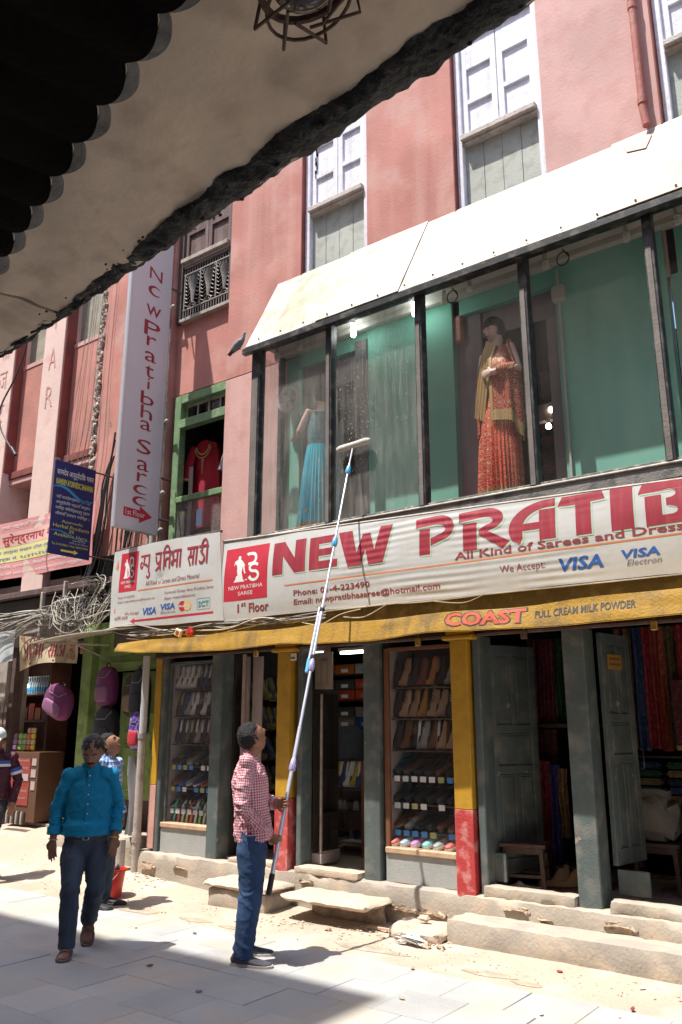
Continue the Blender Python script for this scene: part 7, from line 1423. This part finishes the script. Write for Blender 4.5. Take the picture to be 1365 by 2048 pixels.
# ================================================================ THE CAMERA'S SIDE OF THE STREET
OB = M('opposite_plaster', (.50, .42, .34), .9, var=.1, scale=1, bump=.2)
for nm, a, b, z0, z1, lb in (('opposite_house', -30, -9.2+.0, 0, 15.7, 'tall plastered house across the street whose roof shades the road'), ('opposite_house', -9.15, -6.65, 0, 15.9, 'second tall house across the street'), ('opposite_house', -6.6, 14, 0, 12.8, 'lower plastered house behind the camera')):
    t = thing(nm, ((a+b)/2, -7.6, 0), lb, 'building', 'houses on the far side of the street'); part('wall', OB, t, [(a, b, -9.0, -7.25, 0, z1)], bevel=0); part('parapet', OB, t, [(a, b, -7.25, -7.15, z1-.5, z1+.02)], bevel=0)
    x = a+.8
    while x < b-1 and x < 6:
        for z in (3.6, 6.4, 9.2): f = part('window', SHELL, t, [(x, x+.9, -7.247, -7.243, z, z+1.4)], bevel=0); part('frame', BROWNW, f, [(x-.05, x, -7.26, -7.2, z-.05, z+1.45), (x+.9, x+.95, -7.26, -7.2, z-.05, z+1.45), (x, x+.9, -7.26, -7.2, z+1.4, z+1.45), (x, x+.9, -7.26, -7.2, z-.05, z)], bevel=0)
        x += 2.1
# low canopy above the camera: cream soffit, tarred edge, corrugated sheet
cp = thing('shop_canopy', (-1.2, -5.8, 2.6), 'low canopy with a cream painted soffit and a ragged black edge right above the viewer', 'canopy')
SOF = M('cream_soffit', (.76, .655, .515), .55, var=.05, scale=3, bump=.25, bscale=10, dirt=((.40, .30, .22), .45, 9), streak=((.48, .38, .28), .3, 6), spec=.35); TAR = M('tarred_edge', (.028, .034, .036), .6, var=.5, scale=20, bump=1., bscale=50, dirt=((.12, .12, .11), .5, 18))
E0, E1 = V3(-3.4, -5.105, 2.75), V3(1.2, -5.64, 2.75); I0, I1 = V3(-2.6, -5.265, 2.77), V3(.1, -6.02, 2.77)
def sof(a, b):
    def f(u, v):
        p = E0.lerp(E1, a+(b-a)*u).lerp(V3(-3.4+4.2*(a+(b-a)*u), -5.12-1.30*(a+(b-a)*u)**.85-.12, 2.77), v); p.z += .006*noise.noise(V3(p.x*4, p.y*4, 0))+.010*max(0, noise.noise(V3(p.x*9, p.y*9, 3)))**2*3
        return p
    return f
for i, (a, b) in enumerate(((0, .325), (.328, 1.))): MB().slab(sof(a, b), 60, 20, (0, 0, .012)).build('soffit_sheet', SOF, cp, smooth=True)
MB().slab(lambda u, v: E0.lerp(E1, u)+V3(0, .02-.9*v, .03), 4, 2, (0, 0, .04)).build('roof_board', SHELL, cp)
def edge(u, v):
    p = E0.lerp(E1, u); k = 1-.0*u; th = (.008+.026*min(1, max(0, (u-.33)*6))); a = 2*pi*v; n_ = noise.noise(V3(p.x*14, sin(a)*1.5, cos(a)*1.5))*.010+noise.noise(V3(p.x*45, sin(a)*3, cos(a)*3))*.008
    return p+V3(0, (.004+th*1.15+n_)*cos(a)-(.0+th*1.1)+.006, (th*.75+n_+.004)*sin(a)+.004+th*.35)
MB().grid(edge, 420, 14).build('ragged_edge', TAR, cp, smooth=True)
mb = MB(); random.seed(4)
for i in range(90): p = E0.lerp(E1, random.uniform(.3, .85)); r = random.uniform(.002, .005); mb.ball(p+V3(0, random.uniform(-.07, .0), -.004-random.uniform(0, .012)), (r*1.5, r, r), 5, 3)
for i in range(7): p = E0.lerp(E1, .545)+V3(.002*sin(i*2), .004, -.008-.010*i); mb.ball(p, (.0015+.0015*(i % 2), .002, .006), 5, 3)
mb.build('tar_drips', TAR, cp)['kind'] = 'stuff'
def corr(u, v):
    s0, s1 = V3(-2.9, -5.285, 2.62), V3(.3, -6.165, 2.62); p = s0.lerp(s1, u); L = (s1-s0).length; d = (s1-s0).normalized(); q = V3(d.y, -d.x, 0)
    if q.y > 0: q = -q
    ph = u*L/.115; a = abs(sin(ph*pi)); return p+q*(1.9*v-.020*a**.6*max(0, 1-v*3)+.02)+V3(0, 0, -.012*a)
CORR = M('corrugated_sheet', (.11, .115, .115), .6, var=.3, bump=.3, dirt=((.02, .02, .02), .6, 25))
MB().slab(corr, 560, 3, (0, 0, .006)).build('corrugated_sheet', SHELL, cp, smooth=True)  # underside's deep shade is painted in as near-black, unlike the grey rim
def scal(u, v):
    s0, s1 = V3(-2.9, -5.285, 2.62), V3(.3, -6.165, 2.62); p = s0.lerp(s1, u); L = (s1-s0).length; d = (s1-s0).normalized(); q = V3(-d.y, d.x, 0)
    if q.y < 0: q = -q
    ph = u*L/.115; a = abs(sin(ph*pi)); return p+q*(.020*a**.6-.018+.024*v*(.35+.65*a**.5))+V3(0, 0, .003+.007*v)
MB().slab(scal, 560, 1, (0, 0, .012)).build('sheet_edge', CORR, cp, smooth=True)
MB().slab(lambda u, v: V3(-3.4+5*u, -7.2+.4*v, 2.55), 2, 2, (0, 0, .1)).build('inner_beam', SHELL, cp); MB().slab(lambda u, v: V3(-4+6*u, -7.2, 1.9+.9*v), 2, 2, (0, .03, 0)).build('back_panel', SHELL, cp)
MB().slab(lambda u, v: V3(.9, -7.2+1.6*u, 0+2.75*v), 2, 2, (.03, 0, 0)).build('side_screen', SHELL, cp)
# caged lamp under the soffit
lp = thing('caged_lamp', (-.625, -5.735, 2.7), 'rusty bulkhead lamp in a wire cage fixed under the cream soffit', 'lamp'); c0 = V3(-.635, -5.735, 2.745); ax_ = V3(1, -.18, 0).normalized(); ay_ = V3(.18, 1, 0).normalized(); G_ = M('lamp_glass', (.10, .085, .08), .15, spec=.8, bump=0)
MB().grid(lambda u, v: c0+ax_*.085*cos(2*pi*u)*(1-.25*v)+ay_*.058*sin(2*pi*u)*(1-.25*v)+V3(0, 0, -.045*v), 28, 4, close=True).build('housing', RUST, lp, smooth=True)
MB().ball(c0+V3(0, 0, -.035), (.060, .044, .050), 20, 14).build('glass_dome', G_, lp, smooth=True)
MB().tube([c0+ax_*.088*cos(a)+ay_*.060*sin(a)+V3(0, 0, -.040) for a in [2*pi*k/28 for k in range(29)]], .0065, 6).build('rim', RUST, lp, smooth=True)
for a0 in (.35, 1.15, 1.95, 2.75, 3.55, 4.35, 5.15, 5.95):
    P_a = [c0+(ax_*.092*cos(a0)+ay_*.064*sin(a0))+V3(0, 0, -.035), c0+(ax_*.100*cos(a0)+ay_*.074*sin(a0))+V3(0, 0, -.085), c0+(ax_*.03*cos(a0+1.2)+ay_*.03*sin(a0+1.2))+V3(0, 0, -.10)]
    MB().tube(P_a, .0030, 6).build('cage_wire', RUST, lp, smooth=True)
MB().tube([c0+ax_*.075*cos(a)+ay_*.052*sin(a)+V3(0, 0, -.088) for a in [2*pi*k/24 for k in range(25)]], .0030, 6).build('cage_ring', RUST, lp, smooth=True)
